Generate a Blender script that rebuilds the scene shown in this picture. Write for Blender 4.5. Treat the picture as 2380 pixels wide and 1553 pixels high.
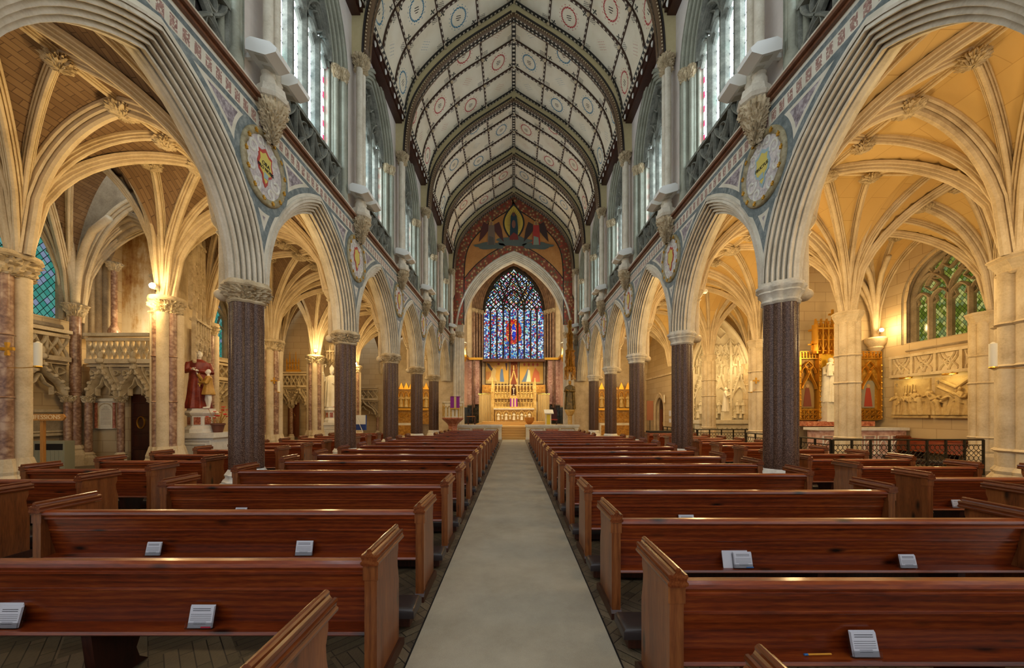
import bpy, math, random
from math import pi, sin, cos, sqrt, atan2, acos, radians
from mathutils import Vector, noise
random.seed(7)
SC = bpy.context.scene
COL = SC.collection
for _o in list(bpy.data.objects):
    bpy.data.objects.remove(_o)

# ------------------------------------------------------------ camera, world, exposure
CH = 1.65                       # camera height
FPX = 850.0                     # focal length in pixels of the 2380 px wide frame
cam_d = bpy.data.cameras.new('camera')
cam_d.sensor_fit = 'HORIZONTAL'
cam_d.sensor_width = 36.0
cam_d.lens = FPX / 2380.0 * 36.0
cam_d.shift_x = -(1194 - 1190) / 2380.0
cam_d.shift_y = (962 - 776.5) / 2380.0
cam_d.clip_start = 0.05
cam_d.clip_end = 300
cam = bpy.data.objects.new('camera', cam_d)
COL.objects.link(cam)
cam.location = (0, 0, CH)
cam.rotation_euler = (pi / 2, 0, 0)
SC.camera = cam
SC.view_settings.view_transform = 'Standard'
SC.view_settings.look = 'None'
SC.view_settings.gamma = 1.0
SC.view_settings.use_curve_mapping = False
SC.view_settings.exposure = 0.0
wd = bpy.data.worlds.new('world')
SC.world = wd
wd.use_nodes = True
_bg = wd.node_tree.nodes['Background']
_bg.inputs[0].default_value = (0.92, 0.96, 1.0, 1)
_bg.inputs[1].default_value = 1.15
SC.cycles.max_bounces = 5
SC.cycles.diffuse_bounces = 4
SC.cycles.glossy_bounces = 3
SC.cycles.transmission_bounces = 4
SC.cycles.transparent_max_bounces = 6
SC.cycles.caustics_reflective = False
SC.cycles.caustics_refractive = False
SC.cycles.sample_clamp_indirect = 6.0
SC.cycles.use_adaptive_sampling = True
SC.cycles.adaptive_threshold = 0.035
SC.cycles.use_denoising = True

WARM = (1.0, 0.69, 0.31)
COOL = (0.72, 0.92, 1.0)


def lamp(name, loc, watts, color=WARM, radius=0.12, label=None, kind='POINT', aim=None, angle=100, blend=0.6):
    ld = bpy.data.lights.new(name, kind)
    ld.energy = watts
    ld.color = color
    ld.shadow_soft_size = radius
    if kind == 'SPOT':
        ld.spot_size = radians(angle)
        ld.spot_blend = blend
    o = bpy.data.objects.new(name, ld)
    COL.objects.link(o)
    o.location = loc
    if aim is not None:
        o.rotation_euler = (Vector(aim) - Vector(loc)).to_track_quat('-Z', 'Y').to_euler()
    return o


# ------------------------------------------------------------ measured constants
def P(i):                       # depth of the i-th pier line
    return 6.81 + 3.98 * (i - 1)


XW = 4.65                       # nave face of the arcade wall
XP = 4.97                       # pier centre line
ZC = 4.03                       # springing of the arcade
XO = 9.6                        # outer piers
XC = 14.25                      # outer chapel wall
ZO = 4.63                       # springing of the aisle vault on the outside


def at(px, py, d):
    return Vector(((px - 1194) * d / FPX, d, CH + (962 - py) * d / FPX))


# ------------------------------------------------------------ materials
def lin(c):
    return tuple(((v / 255.0) / 12.92 if v <= 10 else (((v / 255.0) + 0.055) / 1.055) ** 2.4) for v in c)


class N:
    """small node helper"""
    def __init__(self, name):
        m = bpy.data.materials.new(name)
        m.use_nodes = True
        self.m = m
        self.t = m.node_tree
        self.b = self.t.nodes['Principled BSDF']
        self.out = self.t.nodes['Material Output']
        self._co = None

    def n(self, ty, **kw):
        nd = self.t.nodes.new(ty)
        for k, v in kw.items():
            setattr(nd, k, v)
        return nd

    def l(self, a, b):
        self.t.links.new(a, b)

    def co(self, which='Object'):
        if self._co is None:
            self._co = self.n('ShaderNodeTexCoord')
        return self._co.outputs[which]

    def math(self, op, a, b=0.0, c=None):
        nd = self.n('ShaderNodeMath', operation=op)
        for i, v in enumerate((a, b, c)):
            if v is None:
                continue
            if isinstance(v, (int, float)):
                nd.inputs[i].default_value = v
            else:
                self.l(v, nd.inputs[i])
        return nd.outputs[0]

    def mapped(self, scale=(1, 1, 1), rot=(0, 0, 0), src=None):
        mp = self.n('ShaderNodeMapping')
        mp.inputs['Scale'].default_value = scale
        mp.inputs['Rotation'].default_value = rot
        self.l(src or self.co(), mp.inputs[0])
        return mp.outputs[0]

    def noise(self, scale, detail=4, vec=None, rough=0.55):
        nd = self.n('ShaderNodeTexNoise')
        nd.inputs['Scale'].default_value = scale
        nd.inputs['Detail'].default_value = detail
        nd.inputs['Roughness'].default_value = rough
        self.l(vec or self.co(), nd.inputs['Vector'])
        return nd.outputs['Fac']

    def ramp(self, fac, stops, interp='LINEAR'):
        nd = self.n('ShaderNodeValToRGB')
        cr = nd.color_ramp
        cr.interpolation = interp
        while len(cr.elements) > 1:
            cr.elements.remove(cr.elements[-1])
        cr.elements[0].position = stops[0][0]
        cr.elements[0].color = (*lin(stops[0][1]), 1)
        for p, c in stops[1:]:
            e = cr.elements.new(p)
            e.color = (*lin(c), 1)
        self.l(fac, nd.inputs[0])
        return nd.outputs[0]

    def mix(self, fac, a, b, mode='MIX'):
        nd = self.n('ShaderNodeMix', data_type='RGBA', blend_type=mode)
        for idx, v in ((0, fac), (6, a), (7, b)):
            if isinstance(v, (int, float)):
                nd.inputs[idx].default_value = v
            elif isinstance(v, tuple):
                nd.inputs[idx].default_value = (*lin(v), 1)
            else:
                self.l(v, nd.inputs[idx])
        return nd.outputs[2]

    def base(self, c, rough=0.6, metal=0.0, spec=None, coat=0.0):
        if isinstance(c, tuple):
            self.b.inputs['Base Color'].default_value = (*lin(c), 1)
        else:
            self.l(c, self.b.inputs['Base Color'])
        self.b.inputs['Roughness'].default_value = rough
        self.b.inputs['Metallic'].default_value = metal
        if spec is not None:
            self.b.inputs['Specular IOR Level'].default_value = spec
        if coat:
            self.b.inputs['Coat Weight'].default_value = coat
            self.b.inputs['Coat Roughness'].default_value = 0.12
        return self

    def bump(self, h, strength=0.3, dist=0.01):
        nd = self.n('ShaderNodeBump')
        nd.inputs['Strength'].default_value = strength
        nd.inputs['Distance'].default_value = dist
        self.l(h, nd.inputs['Height'])
        self.l(nd.outputs[0], self.b.inputs['Normal'])
        return self

    def emit(self, c, strength):
        if isinstance(c, tuple):
            self.b.inputs['Emission Color'].default_value = (*lin(c), 1)
        else:
            self.l(c, self.b.inputs['Emission Color'])
        if isinstance(strength, (int, float)):
            self.b.inputs['Emission Strength'].default_value = strength
        else:
            self.l(strength, self.b.inputs['Emission Strength'])
        return self

    def sep(self, src=None):
        s = self.n('ShaderNodeSeparateXYZ')
        self.l(src or self.co(), s.inputs[0])
        return s.outputs

    def comb(self, x=0.0, y=0.0, z=0.0):
        s = self.n('ShaderNodeCombineXYZ')
        for i, v in enumerate((x, y, z)):
            if isinstance(v, (int, float)):
                s.inputs[i].default_value = v
            else:
                self.l(v, s.inputs[i])
        return s.outputs[0]

    def voronoi(self, scale, vec=None, feature='F1', dim='3D'):
        v = self.n('ShaderNodeTexVoronoi', feature=feature, voronoi_dimensions=dim)
        v.inputs['Scale'].default_value = scale
        self.l(vec or self.co(), v.inputs['Vector'])
        return v

    def brick(self, vec, w, h, c1, c2, mortar, ms=0.01, bias=0.0):
        b = self.n('ShaderNodeTexBrick')
        b.inputs['Scale'].default_value = 1.0
        b.inputs['Brick Width'].default_value = w
        b.inputs['Row Height'].default_value = h
        b.inputs['Mortar Size'].default_value = ms
        b.inputs['Mortar Smooth'].default_value = 0.3
        b.inputs['Bias'].default_value = bias
        for k, c in (('Color1', c1), ('Color2', c2), ('Mortar', mortar)):
            b.inputs[k].default_value = (*lin(c), 1)
        self.l(vec, b.inputs['Vector'])
        return b.outputs['Color']


def stone(name, c1, c2, c3, rough=0.75, sc=2.0):
    n = N(name)
    f = n.noise(sc, 6, rough=0.65)
    f2 = n.noise(sc * 14, 3)
    k = n.math('ADD', n.math('MULTIPLY', f, 0.75), n.math('MULTIPLY', f2, 0.25))
    n.base(n.ramp(k, [(0.32, c1), (0.5, c2), (0.68, c3)]), rough)
    n.bump(f2, 0.15, 0.01)
    return n.m


def blocks(name, axes, w, h, c1, c2, mortar, rough=0.8, ms=0.012, dirt=None):
    n = N(name)
    s = n.sep()
    vec = n.comb(s[axes[0]], s[axes[1]])
    col = n.brick(vec, w, h, c1, c2, mortar, ms)
    f = n.noise(1.3, 6, rough=0.7)
    col = n.mix(n.math('MULTIPLY', f, 0.35), col, dirt or c2, 'MULTIPLY')
    n.base(col, rough)
    return n.m


M = {}
M['nave_stone'] = stone('nave limestone', (176, 166, 146), (205, 197, 178), (222, 216, 200))
M['stone'] = stone('aisle limestone', (176, 155, 120), (206, 187, 152), (222, 206, 174))  # yellower than the nave stone: warm lamplight mixed into its colour
M['stone_dark'] = stone('weathered limestone', (118, 104, 84), (150, 134, 108), (176, 160, 134))
M['carved'] = stone('carved limestone', (150, 132, 102), (190, 172, 138), (214, 198, 166), sc=5)
M['white_stone'] = stone('white marble', (200, 196, 184), (225, 222, 212), (238, 236, 228), 0.45)
M['cream_plaster'] = stone('cream painted plaster', (206, 198, 178), (214, 207, 188), (222, 216, 198), 0.85, 0.8)
M['fin_paint'] = stone('ochre cream paint', (182, 170, 128), (192, 180, 138), (200, 190, 150), 0.85, 0.8)
M['white_paint'] = N('white paint').base((225, 225, 218), 0.4).m
M['gold'] = N('gilding').base((222, 168, 66), 0.34, 0.85).m
M['brass'] = N('brass').base((205, 160, 70), 0.28, 1.0).m
M['iron'] = N('dark iron').base((58, 52, 42), 0.45, 0.7).m
M['black'] = N('black slot').base((10, 10, 11), 0.6).m
M['dark_stone'] = stone('grey green tracery stone', (78, 80, 72), (112, 114, 104), (148, 150, 138), sc=4)
M['jamb_stone'] = stone('grey window jamb stone', (132, 134, 118), (152, 154, 138), (170, 173, 157), sc=1.5)
M['east_stone'] = stone('brown window jamb stone', (92, 70, 52), (128, 100, 78), (158, 130, 104), sc=3)
M['mullion_dark'] = N('dark mullion stone').base((44, 38, 34), 0.6).m
M['cloth_cream'] = N('cream cloth').base((215, 192, 140), 0.8).m
M['purple'] = N('purple cloth').base((140, 40, 150), 0.75).m
M['paper'] = N('white paper').base((215, 215, 222), 0.7).m
M['ink'] = N('printed ink').base((60, 60, 66), 0.7).m
M['leather'] = N('black leatherette').base((52, 44, 42), 0.32).m
M['brown_string'] = stone('brown marble string', (88, 56, 38), (118, 78, 54), (140, 98, 70), 0.35)
M['red_marble'] = None


def granite():
    n = N('polished granite')
    v = n.voronoi(170)
    f = n.noise(90, 3)
    k = n.math('ADD', n.math('MULTIPLY', v.outputs['Color'], 0.7), n.math('MULTIPLY', f, 0.35))
    n.base(n.ramp(k, [(0.12, (22, 16, 14)), (0.38, (60, 42, 34)), (0.62, (92, 68, 56)), (0.9, (160, 132, 114))]), 0.24)
    n.b.inputs['Specular IOR Level'].default_value = 0.28
    return n.m


M['granite'] = granite()


def marble(name, c1, c2, c3, sc=3.0, rough=0.3):
    n = N(name)
    w = n.noise(sc, 8, rough=0.75)
    v = n.voronoi(sc * 2.2, feature='DISTANCE_TO_EDGE')
    k = n.math('ADD', w, n.math('MULTIPLY', v.outputs[0], 0.5))
    n.base(n.ramp(k, [(0.35, c1), (0.52, c2), (0.72, c3)]), rough)
    return n.m


M['red_marble'] = marble('mottled pink marble', (92, 62, 46), (140, 104, 80), (182, 152, 124), 4, 0.35)
M['pink_marble'] = marble('pale pink marble', (150, 106, 92), (196, 152, 136), (222, 190, 176), 2.0)
M['purple_marble'] = marble('mottled purple marble', (150, 142, 146), (192, 186, 186), (216, 212, 208), 6)
M['blue_marble'] = marble('grey blue marble', (88, 104, 110), (112, 128, 134), (140, 154, 158), 4)
M['dark_marble'] = marble('dark green marble', (22, 26, 22), (40, 44, 38), (96, 92, 80), 4, 0.15)
M['red_inlay'] = marble('red breccia', (112, 44, 30), (168, 92, 66), (206, 150, 116), 9)


def wood(name, dark, mid, light, axis='x', rough=0.22, coat=0.5, knots=True):
    n = N(name)
    sc = {'x': (0.9, 9, 9), 'y': (9, 0.9, 9), 'z': (9, 9, 0.9)}[axis]
    info = n.n('ShaderNodeObjectInfo')
    loc = n.n('ShaderNodeVectorMath', operation='ADD')
    n.l(n.co(), loc.inputs[0])
    n.l(info.outputs['Random'], loc.inputs[1])
    off = n.n('ShaderNodeVectorMath', operation='SCALE')
    n.l(info.outputs['Location'], off.inputs[0])
    off.inputs['Scale'].default_value = 0.37
    l2 = n.n('ShaderNodeVectorMath', operation='ADD')
    n.l(loc.outputs[0], l2.inputs[0])
    n.l(off.outputs[0], l2.inputs[1])
    mp = n.mapped(sc, src=l2.outputs[0])
    big = n.noise(1.0, 3, mp)
    w = n.n('ShaderNodeTexWave', wave_type='BANDS', bands_direction={'x': 'Z', 'y': 'Z', 'z': 'X'}[axis])
    w.inputs['Scale'].default_value = 0.8
    w.inputs['Distortion'].default_value = 7.0
    w.inputs['Detail'].default_value = 3
    w.inputs['Detail Scale'].default_value = 1.4
    n.l(mp, w.inputs['Vector'])
    fine = n.noise(4.0, 5, n.mapped(tuple(v * 3 for v in sc), src=l2.outputs[0]))
    k = n.math('ADD', n.math('MULTIPLY', w.outputs['Fac'], 0.14), n.math('ADD', n.math('MULTIPLY', fine, 0.46), n.math('MULTIPLY', big, 0.40)))
    col = n.ramp(k, [(0.25, dark), (0.5, mid), (0.78, light)])
    if knots:
        kv = n.voronoi(1.0, n.mapped({'x': (2.0, 5, 6), 'y': (5, 2, 6), 'z': (6, 6, 2)}[axis], src=l2.outputs[0]))
        kf = n.ramp(kv.outputs['Distance'], [(0.06, (255, 255, 255)), (0.2, (0, 0, 0))])
        col = n.mix(kf, col, tuple(int(c * 0.45) for c in dark))
    n.base(col, rough, coat=coat)
    n.bump(fine, 0.08, 0.004)
    return n.m


M['pew'] = wood('stained pine along', (54, 18, 6), (122, 48, 15), (166, 84, 30), 'x', 0.3, 0.35)
M['pew_end'] = wood('stained pine upright', (74, 36, 16), (122, 68, 32), (150, 94, 48), 'z', 0.33, 0.25)  # golden tone carries the warm aisle lamplight in its colour
M['pew_cap'] = wood('stained pine cap', (58, 24, 10), (106, 52, 24), (142, 84, 42), 'y', 0.25, 0.4, False)
M['pew_dark'] = wood('dark pine', (34, 14, 8), (58, 26, 14), (76, 38, 22), 'z', 0.4, 0.1, False)
M['door_wood'] = wood('dark oak', (30, 12, 8), (52, 22, 14), (74, 36, 22), 'z', 0.35, 0.2, False)
M['light_wood'] = wood('golden oak', (150, 98, 44), (190, 132, 66), (212, 158, 88), 'z', 0.35, 0.2, False)


def parquet():
    n = N('herringbone parquet')
    a = n.mapped(rot=(0, 0, radians(45)))
    b = n.mapped(rot=(0, 0, radians(-45)))
    s = n.sep(a)
    chk = n.n('ShaderNodeTexChecker')
    chk.inputs['Scale'].default_value = 2.3
    n.l(a, chk.inputs[0])
    c1 = n.brick(a, 0.45, 0.075, (116, 104, 82), (146, 130, 106), (44, 38, 32), 0.004)
    c2 = n.brick(b, 0.45, 0.075, (126, 114, 92), (98, 86, 70), (44, 38, 32), 0.004)
    col = n.mix(chk.outputs['Fac'], c1, c2)
    f = n.noise(30, 4, n.mapped((6, 1, 1), rot=(0, 0, radians(45))))
    col = n.mix(n.math('MULTIPLY', f, 0.8), col, (110, 98, 80), 'MULTIPLY')
    n.base(col, 0.42)
    return n.m


M['parquet'] = parquet()


def carpet():
    n = N('beige carpet')
    f = n.noise(260, 2)
    g = n.noise(1.6, 5, rough=0.7)
    k = n.math('ADD', n.math('MULTIPLY', f, 0.5), n.math('MULTIPLY', g, 0.5))
    n.base(n.ramp(k, [(0.3, (146, 137, 118)), (0.5, (170, 161, 141)), (0.7, (190, 182, 162))]), 0.95)
    n.bump(f, 0.4, 0.004)
    return n.m


M['carpet'] = carpet()
M['carpet_gold'] = N('golden step carpet').base((196, 158, 98), 0.9).m


# painted nave ceiling: UV = (panel index along the bay, panel index up the slope)
def ceiling_mat(name, ring):
    n = N(name)
    uv = n.sep(n.co('UV'))
    u, v = uv[0], uv[1]
    fu = n.math('SUBTRACT', n.math('FRACT', u), 0.5)
    fv = n.math('SUBTRACT', n.math('FRACT', v), 0.5)
    par = n.math('MODULO', n.math('ADD', n.math('FLOOR', u), n.math('FLOOR', v)), 2.0)
    r = n.math('SQRT', n.math('ADD', n.math('POWER', n.math('MULTIPLY', fu, 1.0), 2), n.math('POWER', n.math('MULTIPLY', fv, 1.25), 2)))
    ang = n.math('ARCTAN2', fv, fu)
    base = n.ramp(n.noise(0.9, 5), [(0.35, (216, 204, 176)), (0.65, (230, 221, 198))])
    # twisted ring
    tw = n.math('MULTIPLY', n.math('SINE', n.math('ADD', n.math('MULTIPLY', ang, 22), n.math('MULTIPLY', r, 160))), 0.012)
    ringd = n.math('ABSOLUTE', n.math('SUBTRACT', n.math('ADD', r, tw), 0.245))
    is_ring = n.math('LESS_THAN', ringd, 0.02)
    dots_r = n.math('LESS_THAN', n.math('ABSOLUTE', n.math('SUBTRACT', r, 0.315)), 0.012)
    dots = n.math('MULTIPLY', dots_r, n.math('GREATER_THAN', n.math('SINE', n.math('MULTIPLY', ang, 16)), 0.6))
    # interlaced letter strokes in the middle of the ring
    st = n.math('GREATER_THAN', n.math('SINE', n.math('ADD', n.math('MULTIPLY', fu, 110), n.math('MULTIPLY', fv, 45))), 0.3)
    st = n.math('MULTIPLY', st, n.math('LESS_THAN', r, 0.085))
    # dotted star in the other panels
    gu = n.math('SUBTRACT', n.math('FRACT', n.math('MULTIPLY', n.math('ADD', fu, fv), 12)), 0.5)
    gv = n.math('SUBTRACT', n.math('FRACT', n.math('MULTIPLY', n.math('SUBTRACT', fu, fv), 12)), 0.5)
    gd = n.math('SQRT', n.math('ADD', n.math('POWER', gu, 2), n.math('POWER', gv, 2)))
    star = n.math('MULTIPLY', n.math('LESS_THAN', gd, 0.17), n.math('LESS_THAN', n.math('ADD', n.math('ABSOLUTE', fu), n.math('ABSOLUTE', fv)), 0.2))
    # leaves in the corners
    au = n.math('SUBTRACT', 0.5, n.math('ABSOLUTE', fu))
    av = n.math('SUBTRACT', 0.5, n.math('ABSOLUTE', fv))
    cu = n.math('SUBTRACT', au, 0.12)
    cv = n.math('SUBTRACT', av, 0.12)
    cr = n.math('SQRT', n.math('ADD', n.math('POWER', cu, 2), n.math('POWER', cv, 2)))
    ca = n.math('ARCTAN2', cv, cu)
    leaf = n.math('LESS_THAN', cr, n.math('ADD', 0.045, n.math('MULTIPLY', n.math('SINE', n.math('MULTIPLY', ca, 4)), 0.03)))
    lattice = n.math('GREATER_THAN', n.math('MULTIPLY', n.math('SINE', n.math('MULTIPLY', au, 120)), n.math('SINE', n.math('MULTIPLY', av, 120))), 0.15)
    lattice = n.math('MULTIPLY', lattice, n.math('LESS_THAN', n.math('MAXIMUM', n.math('ABSOLUTE', cu), n.math('ABSOLUTE', cv)), 0.075))
    corner = n.math('MAXIMUM', n.math('MULTIPLY', leaf, par), n.math('MULTIPLY', lattice, n.math('SUBTRACT', 1, par)))
    col = n.mix(n.math('MULTIPLY', corner, 0.95), base, (34, 38, 30))
    m_r = n.math('MULTIPLY', par, n.math('MAXIMUM', is_ring, n.math('MULTIPLY', dots, 0.7)))
    col = n.mix(m_r, col, ring)
    col = n.mix(n.math('MULTIPLY', par, st), col, (60, 52, 44))
    col = n.mix(n.math('MULTIPLY', n.math('SUBTRACT', 1, par), star), col, ring)
    n.base(col, 0.85)
    return n.m


M['ceil_blue'] = ceiling_mat('painted plaster blue rings', (64, 116, 140))
M['ceil_red'] = ceiling_mat('painted plaster red rings', (172, 58, 54))


def checker_paint(name, a, b, scale=14):
    n = N(name)
    uv = n.sep(n.co('UV'))
    s = n.math('SINE', n.math('MULTIPLY', uv[0], scale))
    k = n.math('GREATER_THAN', s, 0.2)
    # the chequers run on the middle of the rib only
    mid = n.math('LESS_THAN', n.math('ABSOLUTE', n.math('SUBTRACT', uv[1], 0.5)), 0.3)
    n.base(n.mix(n.math('MULTIPLY', k, mid), a, b), 0.6)
    return n.m


M['rib_paint'] = checker_paint('brown rib with white dashes', (62, 40, 26), (206, 198, 176), 30)
M['rib_black'] = checker_paint('black and white chequered rib', (30, 28, 24), (206, 198, 176), 34)
M['arch_paint'] = N('brown painted arch roll').base((96, 74, 50), 0.5).m


# marble inlay of the arcade wall, drawn in wall coordinates (y along, z up)
def spandrel():
    n = N('inlaid marble wall')
    s = n.sep()
    y, z = s[1], s[2]
    B = 3.98
    t = n.math('DIVIDE', n.math('SUBTRACT', y, P(0)), B)
    yl = n.math('MULTIPLY', n.math('ABSOLUTE', n.math('SUBTRACT', n.math('FRACT', n.math('ADD', t, 100.0)), 0.5)), B)   # from arch centre
    c, R = 0.95, 2.94
    da = n.math('SUBTRACT', n.math('SQRT', n.math('ADD', n.math('POWER', n.math('ADD', yl, c), 2), n.math('POWER', n.math('SUBTRACT', z, ZC), 2))), R)
    yr = n.math('SUBTRACT', B / 2, yl)          # from pier line
    re = n.math('SQRT', n.math('ADD', n.math('POWER', n.math('DIVIDE', yr, 0.60), 2), n.math('POWER', n.math('DIVIDE', n.math('SUBTRACT', z, 6.22), 0.68), 2)))
    rd = n.math('MULTIPLY', n.math('SUBTRACT', re, 1.0), 0.62)
    zt = n.math('SUBTRACT', 6.80, z)
    dmin = n.math('MINIMUM', n.math('SUBTRACT', da, 0.17), n.math('MINIMUM', n.math('SUBTRACT', rd, 0.13), zt))
    cream = n.ramp(n.noise(3, 5), [(0.35, (200, 196, 178)), (0.65, (222, 218, 202))])
    blue = n.ramp(n.noise(7, 7, rough=0.75), [(0.35, (84, 96, 98)), (0.5, (106, 118, 120)), (0.72, (160, 166, 162))])
    mott = n.ramp(n.noise(11, 6, rough=0.75), [(0.36, (96, 86, 92)), (0.5, (146, 136, 142)), (0.64, (196, 190, 190))])
    col = n.mix(n.math('GREATER_THAN', dmin, 0.065), cream, mott)
    band_a = n.math('MULTIPLY', n.math('GREATER_THAN', da, 0.06), n.math('LESS_THAN', da, 0.17))
    band_r = n.math('LESS_THAN', rd, 0.13)
    below = n.math('LESS_THAN', z, 6.80)
    blu = n.math('MULTIPLY', n.math('MAXIMUM', band_a, band_r), n.math('LESS_THAN', z, 7.2))
    # frieze
    fr = n.math('MULTIPLY', n.math('GREATER_THAN', z, 6.88), n.math('LESS_THAN', z, 7.12))
    zz = n.math('MULTIPLY', z, 1.0)
    pu = n.math('MULTIPLY', y, 5.2)
    patt = n.math('GREATER_THAN', n.math('ABSOLUTE', n.math('SUBTRACT', n.math('FRACT', pu), 0.5)), 0.2)
    wob = n.noise(9, 2)
    patt = n.math('MULTIPLY', patt, n.math('GREATER_THAN', n.noise(26, 2), 0.42))
    patt = n.math('MULTIPLY', patt, n.math('MULTIPLY', n.math('GREATER_THAN', z, 6.905), n.math('LESS_THAN', z, 7.095)))
    pink = n.ramp(n.noise(20, 4), [(0.3, (128, 92, 84)), (0.7, (178, 146, 134))])
    frc = n.mix(patt, cream, pink)
    col = n.mix(blu, col, blue)
    hb = n.math('MAXIMUM', n.math('MULTIPLY', n.math('GREATER_THAN', z, 6.79), n.math('LESS_THAN', z, 6.88)),
                n.math('MULTIPLY', n.math('GREATER_THAN', z, 7.12), n.math('LESS_THAN', z, 7.21)))
    hb = n.math('MULTIPLY', hb, n.math('GREATER_THAN', da, 0.06))
    col = n.mix(hb, col, blue)
    col = n.mix(n.math('MULTIPLY', fr, n.math('GREATER_THAN', da, 0.10)), col, frc)
    n.base(col, 0.35)
    return n.m


M['spandrel'] = spandrel()


def leaded(name, border=True, strength=3.0):
    """clear leaded lights with a red and white border; UV.x counts lights, UV.y metres up"""
    n = N(name)
    uv = n.sep(n.co('UV'))
    fu = n.math('FRACT', uv[0])
    v = uv[1]
    a = n.math('ABSOLUTE', n.math('SUBTRACT', n.math('FRACT', n.math('ADD', n.math('MULTIPLY', v, 3.2), n.math('MULTIPLY', fu, 0.9))), 0.5))
    b = n.math('ABSOLUTE', n.math('SUBTRACT', n.math('FRACT', n.math('MULTIPLY', fu, 4.0)), 0.5))
    lead = n.math('MAXIMUM', n.math('LESS_THAN', a, 0.06), n.math('LESS_THAN', b, 0.07))
    f = n.noise(1.5, 4)
    glass = n.ramp(f, [(0.35, (196, 222, 236)), (0.55, (236, 244, 250)), (0.7, (200, 236, 240))])
    if border:
        eb = n.math('LESS_THAN', n.math('SUBTRACT', 0.5, n.math('ABSOLUTE', n.math('SUBTRACT', fu, 0.5))), 0.13)
        dash = n.math('GREATER_THAN', n.math('SINE', n.math('MULTIPLY', v, 16)), 0.1)
        glass = n.mix(n.math('MULTIPLY', eb, dash), glass, (206, 20, 54))
    col = n.mix(lead, glass, (34, 44, 50))
    n.base((20, 20, 20), 0.2)
    n.emit(col, strength)
    return n.m


M['clear_glass'] = leaded('clear leaded glass with red border', True, 9.0)


def diamond_glass(name, stops, strength, scale=5.5, hot=None):
    n = N(name)
    uv = n.sep(n.co('UV'))
    a = n.math('MULTIPLY', n.math('ADD', uv[0], n.math('MULTIPLY', uv[1], 0.72)), scale)
    b = n.math('MULTIPLY', n.math('SUBTRACT', uv[0], n.math('MULTIPLY', uv[1], 0.72)), scale)
    la = n.math('LESS_THAN', n.math('ABSOLUTE', n.math('SUBTRACT', n.math('FRACT', a), 0.5)), 0.06)
    lb = n.math('LESS_THAN', n.math('ABSOLUTE', n.math('SUBTRACT', n.math('FRACT', b), 0.5)), 0.06)
    cell = n.comb(n.math('FLOOR', n.math('ADD', a, 0.5)), n.math('FLOOR', n.math('ADD', b, 0.5)))
    wn = n.n('ShaderNodeTexWhiteNoise', noise_dimensions='2D')
    n.l(cell, wn.inputs['Vector'])
    col = n.ramp(wn.outputs['Value'], stops, 'CONSTANT')
    if hot:
        # optional brighter patch painted into the glow in place of daylight
        d = n.math('SQRT', n.math('ADD', n.math('POWER', n.math('SUBTRACT', uv[0], hot[0]), 2), n.math('POWER', n.math('MULTIPLY', n.math('SUBTRACT', uv[1], hot[1]), 0.55), 2)))
        strength = n.math('ADD', strength, n.math('MULTIPLY', n.math('MAXIMUM', n.math('SUBTRACT', 1.0, n.math('DIVIDE', d, hot[2])), 0.0), hot[3]))
    col = n.mix(n.math('MAXIMUM', la, lb), col, (10, 14, 12))
    n.base((12, 12, 12), 0.2)
    n.emit(col, strength)
    return n.m


M['teal_glass'] = diamond_glass('teal and lilac diamond glass', [(0, (60, 146, 132)), (0.35, (78, 160, 146)), (0.62, (134, 150, 178)), (0.85, (104, 168, 162))], 0.75)
M['green_glass'] = diamond_glass('green and yellow diamond glass', [(0, (88, 108, 30)), (0.3, (140, 148, 60)), (0.55, (120, 140, 84)), (0.8, (190, 190, 110))], 0.7, 8.0)


def east_glass():
    n = N('east window stained glass')
    s = n.sep()
    x, z = s[0], s[2]
    v = n.voronoi(8.5)
    e = n.voronoi(8.5, feature='DISTANCE_TO_EDGE')
    hsv = n.sep(v.outputs['Color'])
    col = n.ramp(hsv[0], [(0, (24, 62, 150)), (0.14, (188, 214, 236)), (0.28, (60, 120, 190)), (0.40, (226, 236, 240)), (0.5, (20, 44, 120)),
                          (0.60, (176, 20, 44)), (0.68, (110, 180, 200)), (0.80, (150, 200, 180)), (0.87, (196, 120, 40)), (0.92, (90, 30, 100))], 'CONSTANT')
    top = n.math('GREATER_THAN', z, 11.0)
    colt = n.ramp(hsv[1], [(0, (210, 232, 240)), (0.3, (60, 110, 190)), (0.5, (190, 40, 70)), (0.62, (230, 240, 240)), (0.82, (80, 150, 120)), (0.92, (206, 150, 60))], 'CONSTANT')
    col = n.mix(top, col, colt)
    ex = n.math('DIVIDE', x, 0.72)
    ez = n.math('DIVIDE', n.math('SUBTRACT', z, 9.15), 1.15)
    d = n.math('SQRT', n.math('ADD', n.math('POWER', ex, 2), n.math('POWER', ez, 2)))
    halo = n.ramp(hsv[2], [(0, (190, 24, 20)), (0.45, (206, 60, 20)), (0.62, (226, 150, 40)), (0.8, (150, 10, 30))], 'CONSTANT')
    col = n.mix(n.math('LESS_THAN', d, 1.0), col, halo)
    robe = n.ramp(hsv[1], [(0, (24, 50, 190)), (0.6, (50, 80, 210)), (0.8, (230, 220, 200))], 'CONSTANT')
    d2 = n.math('SQRT', n.math('ADD', n.math('POWER', n.math('DIVIDE', x, 0.2), 2), n.math('POWER', n.math('DIVIDE', n.math('SUBTRACT', z, 9.15), 0.75), 2)))
    col = n.mix(n.math('LESS_THAN', d2, 1.0), col, robe)
    col = n.mix(n.math('LESS_THAN', e.outputs[0], 0.055), col, (4, 4, 8))
    n.base((10, 10, 12), 0.2)
    n.emit(col, 1.25)
    return n.m


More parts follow.
